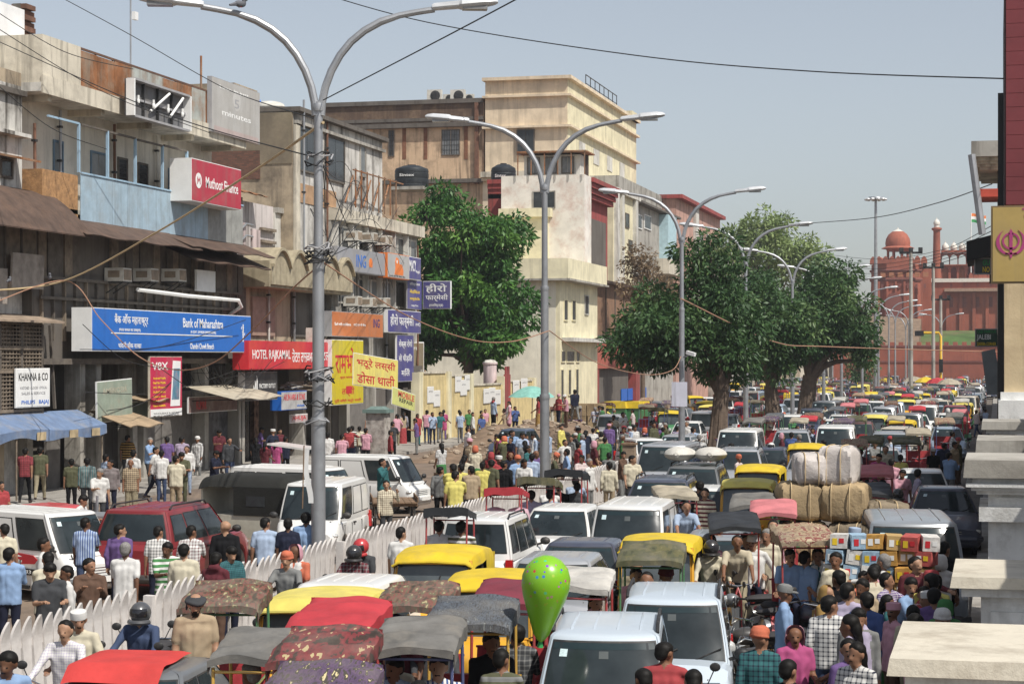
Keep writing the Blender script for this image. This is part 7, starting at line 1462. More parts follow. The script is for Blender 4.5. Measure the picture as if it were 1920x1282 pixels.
bpart(rt,'core',XR(1886),XR(1886)+4,YR,YR+8,ZR(384),ZR(-60),PL_RED);bpart(rt, 'side_face',XR(1886)-.03,XR(1886), YR,YR+8,ZR(384),ZR(-60),mat('shaft_dark', (.05,.03,.03),.7))
bpart(rt,'pillar',XR(1883),XR(1883)+.9,YR+.1,YR+1.2,ZR(735),ZR(384),plaster('pillar_cream', (.6,.48,.3),damt=.4, dirt=(.3,.18, .1)));bpart(rt,'body',XR(1883)+.3, XR(1883)+5,YR+1.2,YR+8,0,ZR(384),PL_CREAM);bpart(rt,'pillar_base',XR(1876),XR(1876)+1.2,YR-.05,YR+1.3,ZR(750),ZR(735), MRB);bpart(rt,'pillar_plinth',XR(1872),XR(1872)+1.4,YR-.2,YR+1.4,0,ZR(750),MRB)
bpart(rt,'black_duct',XR(1871),XR(1882),YR+.3,YR+.8,ZR(735),ZR(170),MATS['black'])
kx=sign('ochre sign with pink khanda emblem and Gurmukhi letters on the tower',36.6, FY(1858,450,36.6)[0],FY(1858,450,36.6)[0]+2.4,FY(1880,531,36.6)[1],FY(1880,386,36.6)[1],mat('sign_ochre',(.42,.3,.1),.6,var=.08),[], depth=.25,face='S',edge=mat('sign_brown', (.2,.14,.07), .7))
KH=(-1.2+.35,.02)
MG=mat('khanda_pink', (.38,.05,.17),.5,var=.05)
def kp(pts):patch(kx, 'khanda',0,[(KH[0]+a,KH[1]+b)for a,b in pts],MG, .012)
kp([(0, .26),(.045,.18),(.03,.1),(.028,-.12),(-.028,-.12),(-.03,.1),(-.045,.18)]);kp(arc(0, .04,.155,100, 440,26)+arc(0,.04,.12,440,100,26));kp([(0,-.28), (.022, -.24), (.022, -.12), (-.022,-.12), (-.022,-.24)]);kp([(-.1,-.2),(.1,-.2),(.1,-.17), (-.1,-.17)])
for s_ in(-1,1):kp([(s_*a,b)for a,b in[(.03,-.2)]+[(.26*math.cos(R(t)),.02+.24*math.sin(R(t)))for t in range(-72,50,10)]+[(.2*math.cos(R(t)),.05+.24*math.sin(R(t)))for t in range(50, -72,-10)]])
lettering(kx,'ਗੁਰਦੁਆਰਾ',.45, .5,2.2,.3,MG, .016,(Vector((0,0,0)),FACE_E));lettering(kx,'ਸ਼ੀਸ ਗੰਜ ਸਾਹਿਬ',.5,-.48, 1.9,.2,MG,.016,(Vector((0,0,0)),FACE_E))
cn=thing('roof_canopy','projecting grey roof slab with stepped white edge beyond the tower','canopy',(0,0,0));Yc=55.0;Xc=lambda x:FY(x,300,Yc)[0];Zc=lambda y:FY(1850,y, Yc)[1]
bpart(cn,'slab',Xc(1821),Xc(1905),Yc,Yc+5, Zc(293),Zc(264),PL_GREY)
for k in range(4):bpart(cn,'step',Xc(1822+5*k),Xc(1905), Yc+.2+.1*k,Yc+5,Zc(300+5*k),Zc(293+5*k),PL_CREAM)
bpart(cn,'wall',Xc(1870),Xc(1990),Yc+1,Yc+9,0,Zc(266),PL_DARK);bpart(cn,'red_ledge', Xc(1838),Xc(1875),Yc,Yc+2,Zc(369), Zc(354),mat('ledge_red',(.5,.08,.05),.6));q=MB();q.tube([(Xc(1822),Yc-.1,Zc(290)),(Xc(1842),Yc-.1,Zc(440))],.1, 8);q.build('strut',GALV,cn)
ab=thing('black_awning','black sheet awning with green lettered board below', 'awning',(0,0,0));Ya_=48.0;Xa=lambda x:FY(x,450, Ya_)[0];Za=lambda y:FY(1840,y,Ya_)[1];q=MB();q.hexa([(Xa(1812),Ya_,Za(490)), (Xa(1862),Ya_,Za(478)),(Xa(1862),Ya_+3,Za(478)), (Xa(1812),Ya_+3,Za(490)),(Xa(1812),Ya_,Za(452)), (Xa(1862),Ya_,Za(440)),(Xa(1862),Ya_+3,Za(440)), (Xa(1812),Ya_+3,Za(452))]);q.build('sheet',MATS['black'],ab);bpart(ab,'bracket',Xa(1855),Xa(1875),Ya_+.5,Ya_+.6,Za(530),Za(478),BLK)
sign('small LED board with green letters under the black awning',Ya_+.2,Xa(1826),Xa(1859),Za(514), Za(483),mat('led_board',(.06,.07,.07),.4, var=.2),[('GU',.7,.72,.4,.34,MATS['green']),('NO',.7,.3,.4,.34,MATS['yellow'])],depth=.1,face='S',edge=FABG)
Yj=62.0;Xj=lambda x:FY(x,600,Yj)[0];Zj=lambda y:FY(1850, y,Yj)[1];sign('green and white JALEBI WALA board on the near-side shops',Yj, Xj(1828),Xj(1872),Zj(650),Zj(616), mat('sign_dkgreen',(.02,.06,.04),.5,var=.1),[('JALEBI', .38,.5,.6,.36,MATS['white']),('DARIBA CORNER',.5,.16,.8,.18,MATS['yellow']), ('OLD FAMOUS',.5,.84,.8,.16,MATS['green'])],depth=.1,face='S', edge=FABG)
gb=thing('grey_duct_box','tilted grey metal box hanging by the near-side wall','duct',(0,0, 0));q=MB();q.hexa([(Xj(1852),Yj-4, Zj(735)),(Xj(1880),Yj-4,Zj(735)),(Xj(1880),Yj-3, Zj(735)),(Xj(1852),Yj-3,Zj(735)),(Xj(1842),Yj-4, Zj(660)),(Xj(1866),Yj-4,Zj(655)),(Xj(1866),Yj-3, Zj(655)),(Xj(1842),Yj-3,Zj(660))]);q.build('box',mat('duct_grey',(.22,.24,.25),.6,.3,var=.15),gb);bpart(gb,'bracket',Xj(1870),Xj(1885),Yj-3.6,Yj-3.4,Zj(700),Zj(690),BLK)
for i,(ya,yb,h_,xx,mm,lb)in enumerate(((11,34,4.7,1.4,PL_CREAM, 'unseen cream shop row behind the marble piers, shaped to shade the near street'),(47.5,75,6.0,.9,PL_BEIGE,'beige near-side building past the red tower'),(75.5,118, 6.0,1.4,PL_WHITE,'white near-side building beyond the jalebi board'), (118.5,200,6.0,2.4,PL_PINK, 'far pink near-side shop row'))):  # first row is out of view, its length and height shaped for its shade
 t=thing('shop_row',lb,'building',(0,0,0));bpart(t,'wall',xx,xx+10,ya, yb,0,h_,mm);bpart(t, 'cornice',xx-.25,xx+10,ya,yb,h_,h_+.3,PL_GREY)
 n=int((yb-ya)/4.2)
 for k in range(n):a=ya+.8+(yb-ya-1)*k/n;bpart(t, 'shutter',xx-.03,xx, a,a+2.6,.14,2.9,SHUT);bpart(t,'window',xx-.04,xx,a+.3,a+2.2,4.0,min(h_-.4,5.6),WGL)
# ------ wires and ropes
WIRE=mat('cable_black',(.02, .02,.02),.7,var=0);ROPE=mat('rope_tan',(.5,.38,.22),.9, var=.1);ORW=mat('cable_orange',(.36,.2,.13),.8,var=.1)
def wire(label,pts,r_=.018,m=None,sag=0.0, name='cable', group='overhead cables'):
 P3=[Vector(D3(*p))for p in pts];out=[]
 for i in range(len(P3)-1):
  n_=10
  for j in range(n_):
   t=j/n_;p=P3[i].lerp(P3[i+1],t)
   if len(P3)>2:
    p0=P3[max(0,i-1)];p3=P3[min(len(P3)-1, i+2)];p1,p2=P3[i],P3[i+1]
    p=0.5*((2*p1)+(p2-p0)*t+(2*p0-5*p1+4*p2-p3)*t*t+(-p0+3*p1-3*p2+p3)*t**3)
   out.append(p-Vector((0,0, sag*4*t*(1-t))))
 out.append(P3[-1]);q=MB();q.tube(out,r_,5,0);return tag(q.build(name, m or WIRE),label,'cable',group)
wire('thick black cable sweeping high across the sky to the red tower',[(560, -25,60),(800, 42,56),(1190, 104,50),(1520,134,45),(1886,148,40)],.015)
wire('black cable from the first lamp post up to the sky edge', [(606, 188,36.4),(830,72,30),(985, -10,27)],.011)
wire('thin black cable slung from the sky edge to the mast lamps',[(95,-15,66),(245, 66,64),(420,165,62), (606,228,36.8)],.014)
wire('tan rope from the first lamp post down to the old house', [(606, 230,36.4),(480,318,46),(300,432,58),(122, 526,63),(-30, 546,62)],.03, ROPE,name='rope')
wire('orange cable looping below the bank sign to the lamp post',[(-30,575,60),(122, 526,63),(190, 600,60),(260, 668,58),(330, 693,56),(400, 680,52),(470, 622,48),(550, 540,40),(606, 492,36.5)],.018,ORW)
wire('brown cable from lamp post to lamp post past the mango tree',[(606,492, 36.5), (760,590,44), (880,636,50), (960,640,52), (1030, 620,54.5)],.015,ORW)
wire('brown cable sagging between the second and third lamp posts',[(1030,620,54.5), (1120, 680,62),(1210,702,70),(1260,694,76),(1277,668,78)],.015,ORW)
wire('brown cable crossing in front of the peepal trees',[(1277,560,78),(1450,640,100),(1560,650,110),(1880,660, 120)], .03,ORW)
wire('black cable climbing behind the trees to the near-side roof',[(1400,430,99),(1500,420,90),(1640,408,75),(1760,380,62),(1860,345,52)],.015)
for i in range(5):wire('thin black line strung level in front of the fort',[(1500+8*i,470+11*i,150),(1640,486+9*i,130), (1760, 470+6*i,100), (1866, 420+10*i,60)],.014)
for i,(a,b)in enumerate((((-10,20,64),(250,130,66)),((-10,75,64),(606, 300,36.6)),((-10,155,63),(200,280, 66)),((-10,50,63),(395,250, 72)),((150,655,66),(460,600,80)),((155,608,66),(300,690,70)),((300,690,70),(455,740,82)),((160,735,66),(455,690,82)),((200,770,66),(350,690,76)))):
 wire('thin black wire looping across the old shop fronts',[a,((a[0]+b[0])/2, (a[1]+b[1])/2+22,(a[2]+b[2])/2),b],.014,group='wires over the shop fronts')
for i in range(16):
 xa=rnd.uniform(340,450);wire('thin black wire looping across the old shop fronts',[(xa,rnd.uniform(665,700),79),(xa+rnd.uniform(10,40),rnd.uniform(700,735),80), (xa+rnd.uniform(30,90),rnd.uniform(668,715),82)],.013,group='wires over the shop fronts')
for i in range(12):xa=rnd.uniform(600,730);wire('tangled wire hanging from the first lamp post to the office block',[(606,rnd.uniform(230,520),36.6),(xa-20,rnd.uniform(330,480),70),(xa+40,rnd.uniform(330,560),104)],.011,group='wires to the office block')
cl=thing('wire_tangle','tangle of cables coiled round the first lamp post','cable',(FEN,34.6,0))
for k in range(18):
 z=rnd.choice((3.2,3.6,4.0,4.3,6.4, 6.6,8.3))+rnd.uniform(-.2,.2);q=MB();q.tube([((.17+rnd.uniform(0,.14))*math.cos(a), (.17+rnd.uniform(0,.14))*math.sin(a),z+rnd.uniform(-.08,.08))for a in[j*.7+k for j in range(10)]],.014,5);q.build('coil',WIRE if k%3 else FABG,cl)
bd=thing('notice_board','white plastic board fixed to the third lamp post','board',(FEN,77.6,0));z0_,z1_=D3(1278,762,78)[2],D3(1278,716,78)[2];bpart(bd,'board',-.32,.3, -.25,-.22,z0_,z1_,plaster('board_lilac',(.6,.6,.68),damt=.1));bpart(bd,'clamp',-.1, .1,-.22,0,z1_-.2,z1_-.1,GALV)
cm=thing('security_camera','white security camera on the third lamp post','camera',(FEN,77.7,D3(1285,665, 78)[2]));q=MB();q.bar((.1,0,-.1),(.35,-.1,0),.05);q.build('bracket',GALV,cm);q=MB();q.bar((.25,-.1,.1),(.6,-.25,0),.14);q.build('housing',MATS['white'],cm)
def pigeon(x,y,d,rz,lb):
 t=thing('pigeon',lb, 'bird',D3(x,y,d),rz);q=MB();q.ell((0,0,.07),(.13,.065,.065),12,8);q.ell((.1, 0,.16),(.05,.045,.05),10,6);q.tube([(.08, 0,.08),(.1,0, .16)], [.05,.035],8);q.tube([(-.1, 0,.06),(-.24, 0,.02)],[.04, .02],6);q.build('body',mat('pigeon_grey', (.12,.125,.14),.8,var=.3),t);q=MB();q.tube([(.14,0,.16),(.18,0,.15)], [.012, .004], 5);q.build('beak',BLK,t)
 q=MB();q.tube([(0,.03,0),(0,.03,.04)],.008,5);q.tube([(0,-.03, 0),(0, -.03,.04)],.008,5);q.build('legs', MATS['red'],t)
pigeon(450,15, 36.3,R(60),'grey pigeon perched on the arm of the first street lamp');pigeon(93,524,63,R(-60),'grey pigeon on the rope before the old house');pigeon(17,530,62.6,R(100),'dark pigeon by the board panels of the old house')
um=thing('umbrella','pale green market umbrella in front of the yellow wall', 'umbrella',(*P(997,820,0),0));q=MB();q.tube([(0, 0,0),(.05,0,3.0)],.03,6);q.build('pole',GALV,um)
q=MB();q.grid(lambda u,v:((.02+1.35*u)*math.cos(2*math.pi*v),(.02+1.35*u)*math.sin(2*math.pi*v),3.0-.62*u**1.8-.05*abs(math.sin(4*2*math.pi*v))*u), 8,32,0,True);q.build('canopy',mat('umbrella_green',(.2, .42,.36),.8,var=.2,scale=4),um)
# ------ traffic in the near carriageway (roof centre as measured, height of the roof, heading)
HT={'tallboy':1.7,'hatch':1.52,'sedan':1.5,'suv':1.8,'van':1.82,'omni':1.7,'mpv':1.92}
for kind,colr, x,y,deg,lab in(('sedan','grey',250,1248,-84,'dusty grey car with a red sheet spread over its roof'),('hatch','white',640,1088,-88,'white hatchback right behind the pale yellow auto rickshaw'),('tallboy','white_sky_sheen', 1137,1172,-81.5,'white tall hatchback with painted sky sheen and roof rails beside the green balloon'),('tallboy','white_sky_sheen',1263, 1110,-82.7,'white tall hatchback with painted sky sheen and roof rails next to the parked motorcycles'), ('hatch','silver',1042,1043,-86,'silver hatchback close behind the green balloon'), ('sedan','dark blue',1092,1012,-87,'dark blue sedan in front of the white panel van'),('van','white',1192,938,-87,'white panel van with blank sides and windshield stickers'), ('hatch','white',1052,948,-88,'white hatchback squeezed beside the white panel van'),('tallboy','white', 925,958,92,'white tall hatchback seen from behind with tall red tail lamps'),('suv','dark blue',1242,890,-87,'dark blue sport utility car behind the white panel van'), ('suv','grey',1302,866,-88, 'grey sport utility car carrying white sacks on its roof'),('suv','silver',1386,836,-87,'silver sport utility car with roof rails before the white minibus'),('mpv','white',1388,803, -88,'white minibus in the lane by the fence end'),('hatch','pale grey',1348, 1000,-86,'pale grey hatchback half hidden by the black-hooded rickshaw'),('mpv','pale grey',1706, 966,-84,'pale grey old minibus beside the marble piers'),('sedan','dark blue',1768, 912,-86,'dark blue sedan by the moulded cornice pier'), ('hatch','white',1728,880,-87,'white hatchback with roof emblem behind the dark blue sedan'),('hatch','white',1340,912,-87,'white hatchback behind the beige-hooded rickshaw'),('sedan','silver',1520,846, -87,'silver sedan behind the tall white sacks'), ('suv','silver',1486,803,-87,'silver sport utility car behind two blue-shirted people'),('mpv','white',1568,797,-87,'white minibus between the silver cars'),('suv','pale grey',1668, 806,-86,'pale grey wide car near the olive rickshaw hoods'),('hatch', 'dark blue',1440,838,-88,'dark blue hatchback beside the silver sport utility car')):
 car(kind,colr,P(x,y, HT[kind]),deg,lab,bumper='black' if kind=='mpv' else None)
p=P(250,1248,1.5);rs_=thing('red_sheet','red cloth sheet spread over the roof of the grey car','sheet',(p[0],p[1],0),R(-84))
q=MB();q.grid(lambda u,v:(-0.75+1.15*u,(v-.5)*1.0-.12,1.55-.1*max(0,abs(v-.5)*2-.8)-.16*max(0,u-.8)/.2+.012*math.sin(9*u)*math.sin(7*v)),16, 24,0,True);q.build('cloth', mat('sheet_red',(.5, .045,.04),.8, var=.15,bump=.3,bscale=6),rs_)
p=P(1302,866,1.8)
for k,dy in enumerate((-.42, .42)):
 s_=thing('sack','white stuffed sack on the roof of the grey sport utility car','sack',(p[0]+dy,p[1]+.2,1.84),R(5*k),'sacks on the car roof');q=MB();q.ell((0,0,.17),(.44,.62,.2),16,8);q.build('bag',mat('sack_white',(.62,.6,.56),.85,var=.12,bump=.8,bscale=5),s_);q=MB();q.tube([(0, -.62,.17),(0, -.7,.2)],[.09,.05],6);q.build('knot',MATS['sack_white'],s_)
for x,y,deg,pale,lab in((602,1112,-86,True,'pale yellow topped auto rickshaw behind the red-hooded rickshaw'),(826,1028,-84,False,'bright yellow auto rickshaw with a wide windshield beside the fence'),(928,1076,-84,False,'yellow auto rickshaw behind the maroon rickshaw hood'),(1238,1006,-86,False,'yellow and green auto rickshaw behind the green striped hood'),(1424,872,-88,False,'yellow auto rickshaw beside the orange-turbaned walker'),(1402,899,-86,True,'pale topped auto rickshaw between grey hoods'),(1512,832,-87,False,'yellow auto rickshaw just behind the white sacks')):
 auto(P(x,y,1.73),deg,lab,pale=pale)
for hood,kind, frame, x,y,deg,lab in(('brown camouflage','b','green',415,1110,-78,'cycle rickshaw with brown camouflage hood and green posts'),('red','b', 'yellow',622, 1146,-86,'cycle rickshaw with a plain bright red hood'),('red camouflage','b','red',600,1205,-82, 'cycle rickshaw with red and cream camouflage hood'),('purple camouflage','b','red',585,1278,-82, 'cycle rickshaw with purple and cream camouflage hood'),('grey','c','yellow',474,1197,-80, 'cycle rickshaw with small grey hood and floral fringe'),('brown camouflage','a','blue',772,1110, -84,'cycle rickshaw with dark brown camouflage hood before the yellow auto rickshaw'),('grey camouflage','b','yellow', 880,1142,-82, 'cycle rickshaw with grey camouflage hood beside the balloon seller'),('grey','a','blue',775,1182,-82,'cycle rickshaw with worn grey hood and blue frame'),('maroon','c','red',945,1099,-86, 'cycle rickshaw with plain maroon hood'), ('clear','c', 'red', 1082,1074,-84,'cycle rickshaw with milky plastic hood beside the balloon'),('olive','b','green',1220,1030,-84,'cycle rickshaw with green striped hood carrying a red-turbaned passenger'),('black', 'a','red',1378,970,-80,'cycle rickshaw with glossy black hood'),('faded pink','a','red',1450,945, -84,'cycle rickshaw with faded pink hood before the bales'),('flowered','b', 'red', 1516,996,-74, 'red cycle rickshaw with flowered cloth hood'),('grey', 'a','green',1410,932,-86,'cycle rickshaw with dusty grey hood behind the pink one'),('beige','c', 'red', 1272,914,-70, 'cycle rickshaw with small beige hood beside the panel van'),('red','c','red',955,908,95,'cycle rickshaw with red hood loaded with a pink bundle'),('olive','a', 'red', 1018,893,92,'cycle rickshaw with olive hood before the second lamp post'),('black', 'b','red',1068,880,92,'cycle rickshaw with black hood full of passengers by the fence'),('black', 'c','red',850,944,96,'cycle rickshaw with tattered black hood ahead of the white hatchback'),('faded pink','b', 'red', 1640,878,-86, 'cycle rickshaw with faded pink hood behind the bales'),('black','a', 'green',1634, 912,-84,'cycle rickshaw with dark patched hood beside the bales'),('flowered','a','red',1602,826, -86,'cycle rickshaw with pale flowered hood before the grey car'),('olive','b','red',1700, 822,-86,'cycle rickshaw with olive hood by the weathered pier'),('beige','b','red', 1722,806,-86, 'cycle rickshaw with beige hood behind the olive one'), ('grey','c','blue',1328,842,-88,'cycle rickshaw with flat grey hood by the fence opening')):
 rickshaw(kind,hood,frame,P(x,y,2.0),deg,lab)
def on(xy,deg, lx,ly):a=R(deg);return(xy[0]+lx*math.cos(a)-ly*math.sin(a),xy[1]+lx*math.sin(a)+ly*math.cos(a))
def crew(x,y,deg,rider=None, seat=(),lab=''):
 b=P(x, y,2.0)
 if rider:person(on(b,deg,.56,0),.92,R(deg),'pedal',rider[0],rider[1], rider[2]if len(rider)>2 else 'short','the '+lab, rider[3]if len(rider)>3 else 'white')
 for i, s_ in enumerate(seat):person(on(b, deg,-.32,(.2, -.22)[i%2]),.8,R(deg)+R((12,-10)[i%2]),s_[0],s_[1],s_[2],s_[3]if len(s_)>3 else 'short','in the '+lab,s_[4]if len(s_)>4 else 'white',s_[5]if len(s_)>5 else 'pink')
crew(775,1182, -82,None,[('sit','stripe:white:blue','navy'),('sit2','pale blue','denim')],'blue-framed rickshaw')
crew(772,1110, -84,None,[('sit','dark grey','black'),('sit2','maroon', 'black')],'dark camouflage rickshaw')
crew(880,1142, -82,None,[('sit','black','black')],'grey camouflage rickshaw')
crew(474,1197, -80,None,[('sit2','dark grey','denim')],'small grey rickshaw')
crew(1082,1074,-84,None,[('sitw','maroon', 'maroon','long')],'milky-hooded rickshaw')
crew(1220,1030,-84,('khaki', 'brown'),[('sit','pale blue','navy','turban','maroon'), ('sitw','pink','black','long')],'green-hooded rickshaw')
crew(1378,970, -80,('beige', 'khaki'),[('sit','navy','navy')],'black-hooded rickshaw');crew(1450,945,-84, ('brown','dark grey'),[('sitw','green','olive','long')],'pink-hooded rickshaw')
crew(1516,996, -74,None,[('sitw','teal','green','long','white', 'white'),('sit2','sky blue','navy')],'flowered rickshaw');crew(1272,914,-70, ('pale blue', 'beige'),[('sit','sky blue','pale blue')],'beige-hooded rickshaw')
crew(1018,893, 92,('white','denim'),[('sit','lilac','navy'),('sit2','pale blue','grey')],'olive rickshaw');crew(1068,880,92,('pale blue','tan'),[('sit','black','black'),('sit2','dark grey', 'black')],'crowded black rickshaw')
crew(850,944,96,None, [('sit2','white','grey'),('sit','hoop:olive:white','black')],'tattered black rickshaw');crew(1640,878,-86,('red','brown'),[('sit','red','navy')],'faded rickshaw behind bales');crew(1602,826,-86,('white','tan', 'cap'),[('sit','maroon','black')], 'pale flowered rickshaw')
bd_=thing('bundle','two fat pink plastic bundles packed in the red-hooded rickshaw', 'bundle',(*on(P(955, 908,2.0),95,-.35,0), .8),R(95))
for k in(-.24, .24):q=MB();q.lathe([(.1,0),(.22,.06),(.25,.3),(.24,.6),(.2,.72),(.06,.76)], 14,(0, k,0));q.build('roll',mat('plastic_pink',(.55,.36,.42),.35,var=.25,scale=5,bump=.7,bscale=6),bd_)
def ridden(kind,colr, x,y,deg,lab,rider,pill=None):
 b=P(x, y,1.62);bike(kind,colr,b,deg,lab);nm=lab.split(' ridden')[0]
 person(on(b,deg,-.18,0),.74,R(deg),'ride',rider[0],rider[1],rider[2], 'a motorcycle'+rider[4]if len(rider)>4 else 'a motorcycle',rider[3])
 if pill:person(on(b, deg,-.55,0),.8,R(deg),pill[4]if len(pill)>4 else 'sit2',pill[0],pill[1],pill[2],'behind a helmeted rider',pill[3])
ridden('m','black',260,1137, -86,'black motorcycle ridden along the fence by a helmeted person',('denim', 'navy','helmet','dark grey',' beside the fence'))
ridden('m','black',118,1169, -84,'black motorcycle at the fence with a rider and capped passenger',('check:white:lilac','grey','short','white',' with a capped passenger'),('cream','grey','cap','white'))
ridden('m','red',662, 1028,-86,'red motorcycle with two helmeted riders by the fence',('plaid:maroon:grey','black','helmet','black',' in a pair'),('dark grey','black','helmet','red'))
ridden('s','silver',535,1040,-86,'silver scooter ridden by an orange-turbaned person',('grey','navy','turban','orange', ' with sunglasses'), ('orange','red','veil','pink','sitw'))
ridden('m','black',1334,1018,-78,'black motorcycle ridden by a person in cream with a passenger in pink', ('cream','beige','helmet','black', ' beside the silver car'),('pink', 'magenta','helmet','black', 'sitw'))
ridden('m','red',1684,920,-86,'motorcycle squeezed between people beside the pale grey minibus',('red','maroon', 'helmet','black',' near the minibus'))
ridden('m','maroon',1446,832,-86,'motorcycle with a pink-jacketed rider behind the silver car',('magenta','navy','helmet','white',' with a white bag'))
for kind,colr, x,y,z, deg,ln,lab in(('m','black', 1318,1262,1.1,-100,.1,'black parked motorcycle in front of the white tall hatchback'),('s','grey',1420,1132,.9, -150,.1,'grey scooter parked behind the pale blue shirted person'),('m','black',1432,1176, .9,-160,.1,'black motorcycle parked between scooter and person in blue'),('s','black',1395,1108,.9,-145, .08,'black scooter parked against the white tall hatchback'),('m','dark blue',1505, 1118,1.0,-40, .1,'chromed motorcycle parked before the flowered rickshaw'),('m','black',1448,1215,.9,-165,.1,'black motorcycle parked at the kerb in the shade'),('m','maroon',800,1075,1.1, -85,0, 'motorcycle with a helmet hung on its mirror before the yellow auto rickshaw'),('m','black',290,1180,1.1,-80,.05,'dark motorcycle half hidden by the fence')):
 bike(kind,colr,P(x,y,z),deg,lab,ln)
bx_,by_=D3(1548,672,37.5)[:2];CART.put('wooden handcart under the tall stack of bales','handcart', (bx_,by_,0),R(-88));JUTE=mat('jute',(.33, .245,.14),.9, var=.25,scale=2,bump=.8,bscale=9);JUTED=mat('jute_dark',(.2,.16,.11), .9,var=.3,scale=2,bump=.8,bscale=9);PLAST=mat('bale_plastic',(.5,.46, .43),.5,var=.15,scale=2,bump=1.0,bscale=4)
def bale(lab,c,s_,rz, m,grp):
 t=thing('bale',lab,'bale',c,rz,grp);q=MB();rg=random.Random(int(c[2]*99));ph=[rg.uniform(0,6)for _ in range(6)]
 def fn(u,v):
  a=2*math.pi*u;e=math.pi*(v-.5);ce,se,ca, sa=math.cos(e),math.sin(e), math.cos(a),math.sin(a);f=lambda t_:math.copysign(abs(t_)**.42,t_);w_=1+.045*math.sin(5*a+ph[0])*math.cos(4*e+ph[1])+.03*math.sin(11*a+ph[2]+6*e)
  return(s_[0]*f(ce)*f(ca)*w_,s_[1]*f(ce)*f(sa)*w_,s_[2]*f(se)*w_)
 q.grid(fn,28, 16,0,True,flip=True);q.build('sack',m,t)
 for k in(-.4, .35):
  q=MB();q.tube([(s_[0]*k,s_[1]*1.04*math.copysign(abs(math.cos(a))**.42,math.cos(a)),s_[2]*1.04*math.copysign(abs(math.sin(a))**.42, math.sin(a)))for a in[j*math.pi/12 for j in range(25)]],.012,5);q.build('cord',ROPE,t)
for i,(dx,dy,z,s_,m,lb)in enumerate(((-.42,.0,1.15,(.46, .6,.36),JUTE, 'brown jute bale'),(.5,.1,1.15,(.44,.6,.36),JUTED,'dark jute bale'),(-.5,.15,1.88,(.46,.6, .37),JUTE,'brown jute bale'),(.35, .2,1.88,(.46, .62,.37),JUTE,'brown jute bale'),(1.1,.3, 1.5,(.42,.55, .4),JUTED,'dark jute bale'),(-.3,.1,2.5,(.34,.5, .3),PLAST,'pale plastic-wrapped bale'),(.24,.15, 2.56,(.36,.45,.38),PLAST,'pale plastic-wrapped bale'))):
 bale('%s %s'%(lb,('in the lowest layer on the handcart','low at the shaded side of the handcart', 'in the middle layer over the handcart','in the middle layer under the tallest bale','hanging off the shaded side of the handcart','on top of the stack, the smaller one','on top of the stack, the taller one')[i]),(bx_+dx,by_+dy,z),s_,R((4,-5,8, -3,12, 10,-8)[i]),m, 'bales on the handcart')
cx_,cy_=D3(1628,672,29.3)[:2];CART.put('handcart piled with coloured cartons near the grey minibus','handcart',(cx_,cy_,0),R(-80),scale=.85)
for i in range(36):
 r_,c=divmod(i,6);m_=('orange','white','sky','red','white','tan','sky')[(i*5+r_*3)%7 if r_>2 else 5];mm={'sky':mat('carton_sky',(.3,.43,.55),.6,var=.3,scale=14), 'tan':mat('carton_tan',(.45,.3,.12),.8,var=.15), 'red':mat('carton_red',(.4, .08,.07),.7,var=.3,scale=14),'orange':mat('carton_orange',(.48,.26,.06),.7,var=.3,scale=14),'white':mat('carton_white',(.6,.58,.55), .7,var=.25,scale=14)}.get(m_)or MATS[m_]
 t=thing('carton','%s printed carton in the pile on the handcart'%{'sky':'pale blue','tan':'tan'}.get(m_, m_),'carton', (cx_-.66+c*.26+.05*r_,cy_+rnd.uniform(-.1,.06),.66+r_*.225),R(rnd.uniform(-14,14)), 'cartons on the handcart');t.rotation_euler=(R(rnd.uniform(-4, 4)),R(rnd.uniform(-3,9)if r_>2 else 0),t.rotation_euler[2]);bpart(t,'box',-.125,.125,-.2,.2,0,.208,mm,.004)
 for k in range(2):bpart(t,'label', -.09+.1*k,-.02+.1*k, -.204, -.2,.05+.03*k,.15,MATS[('white','white','yellow','red')[(i+k)%4]])
b_=D3(1021,1120,20.4);bl=thing('balloon','big green balloon printed with coloured specks','balloon',(b_[0],b_[1],b_[2]));
m,t,b=_nodes('balloon_skin');v=_coord(t,False);vo=t.nodes.new('ShaderNodeTexVoronoi');vo.inputs['Scale'].default_value=17;t.links.new(v,vo.inputs['Vector']);rp=_ramp(t, [(0.0, 1),(.27,0)],'CONSTANT');t.links.new(vo.outputs['Distance'],rp.inputs[0]);sp=t.nodes.new('ShaderNodeSeparateXYZ');t.links.new(v,sp.inputs[0]);rz_=_ramp(t, [(.0,.0),(.3, 1.0)]);mp=_n(t,'ShaderNodeMath',operation='ADD');t.links.new(sp.outputs[2],mp.inputs[0]);mp.inputs[1].default_value=.1;t.links.new(mp.outputs[0],rz_.inputs[0]);ml=_n(t,'ShaderNodeMath',operation='MULTIPLY');t.links.new(rp.outputs[0],ml.inputs[0]);t.links.new(rz_.outputs[0],ml.inputs[1]);hs=t.nodes.new('ShaderNodeHueSaturation');hs.inputs['Color'].default_value=(.5,.06,.05,1);t.links.new(vo.outputs['Color'],hs.inputs['Hue']);t.links.new(_mix(t, ml.outputs[0],(.2,.46,.02), hs.outputs[0]),b.inputs['Base Color']);b.inputs['Roughness'].default_value=.3;MATS['balloon_skin']=m
q=MB();q.lathe([(.012,-.47), (.05,-.43),(.085,-.38),(.12,-.28), (.17,-.15),(.225,0), (.252, .12),(.25,.22),(.215,.32),(.14,.4),(.06,.435),(.005,.44)],28);q.v=[(x,y+.0,z)for x, y,z in q.v];q.build('skin', m,bl);bl.rotation_euler=(R(3),R(6),0);q=MB();q.tube([(0,0,-.46),(0,0, -.52)],[.02,.035],8);q.build('neck',MATS['green'],bl)
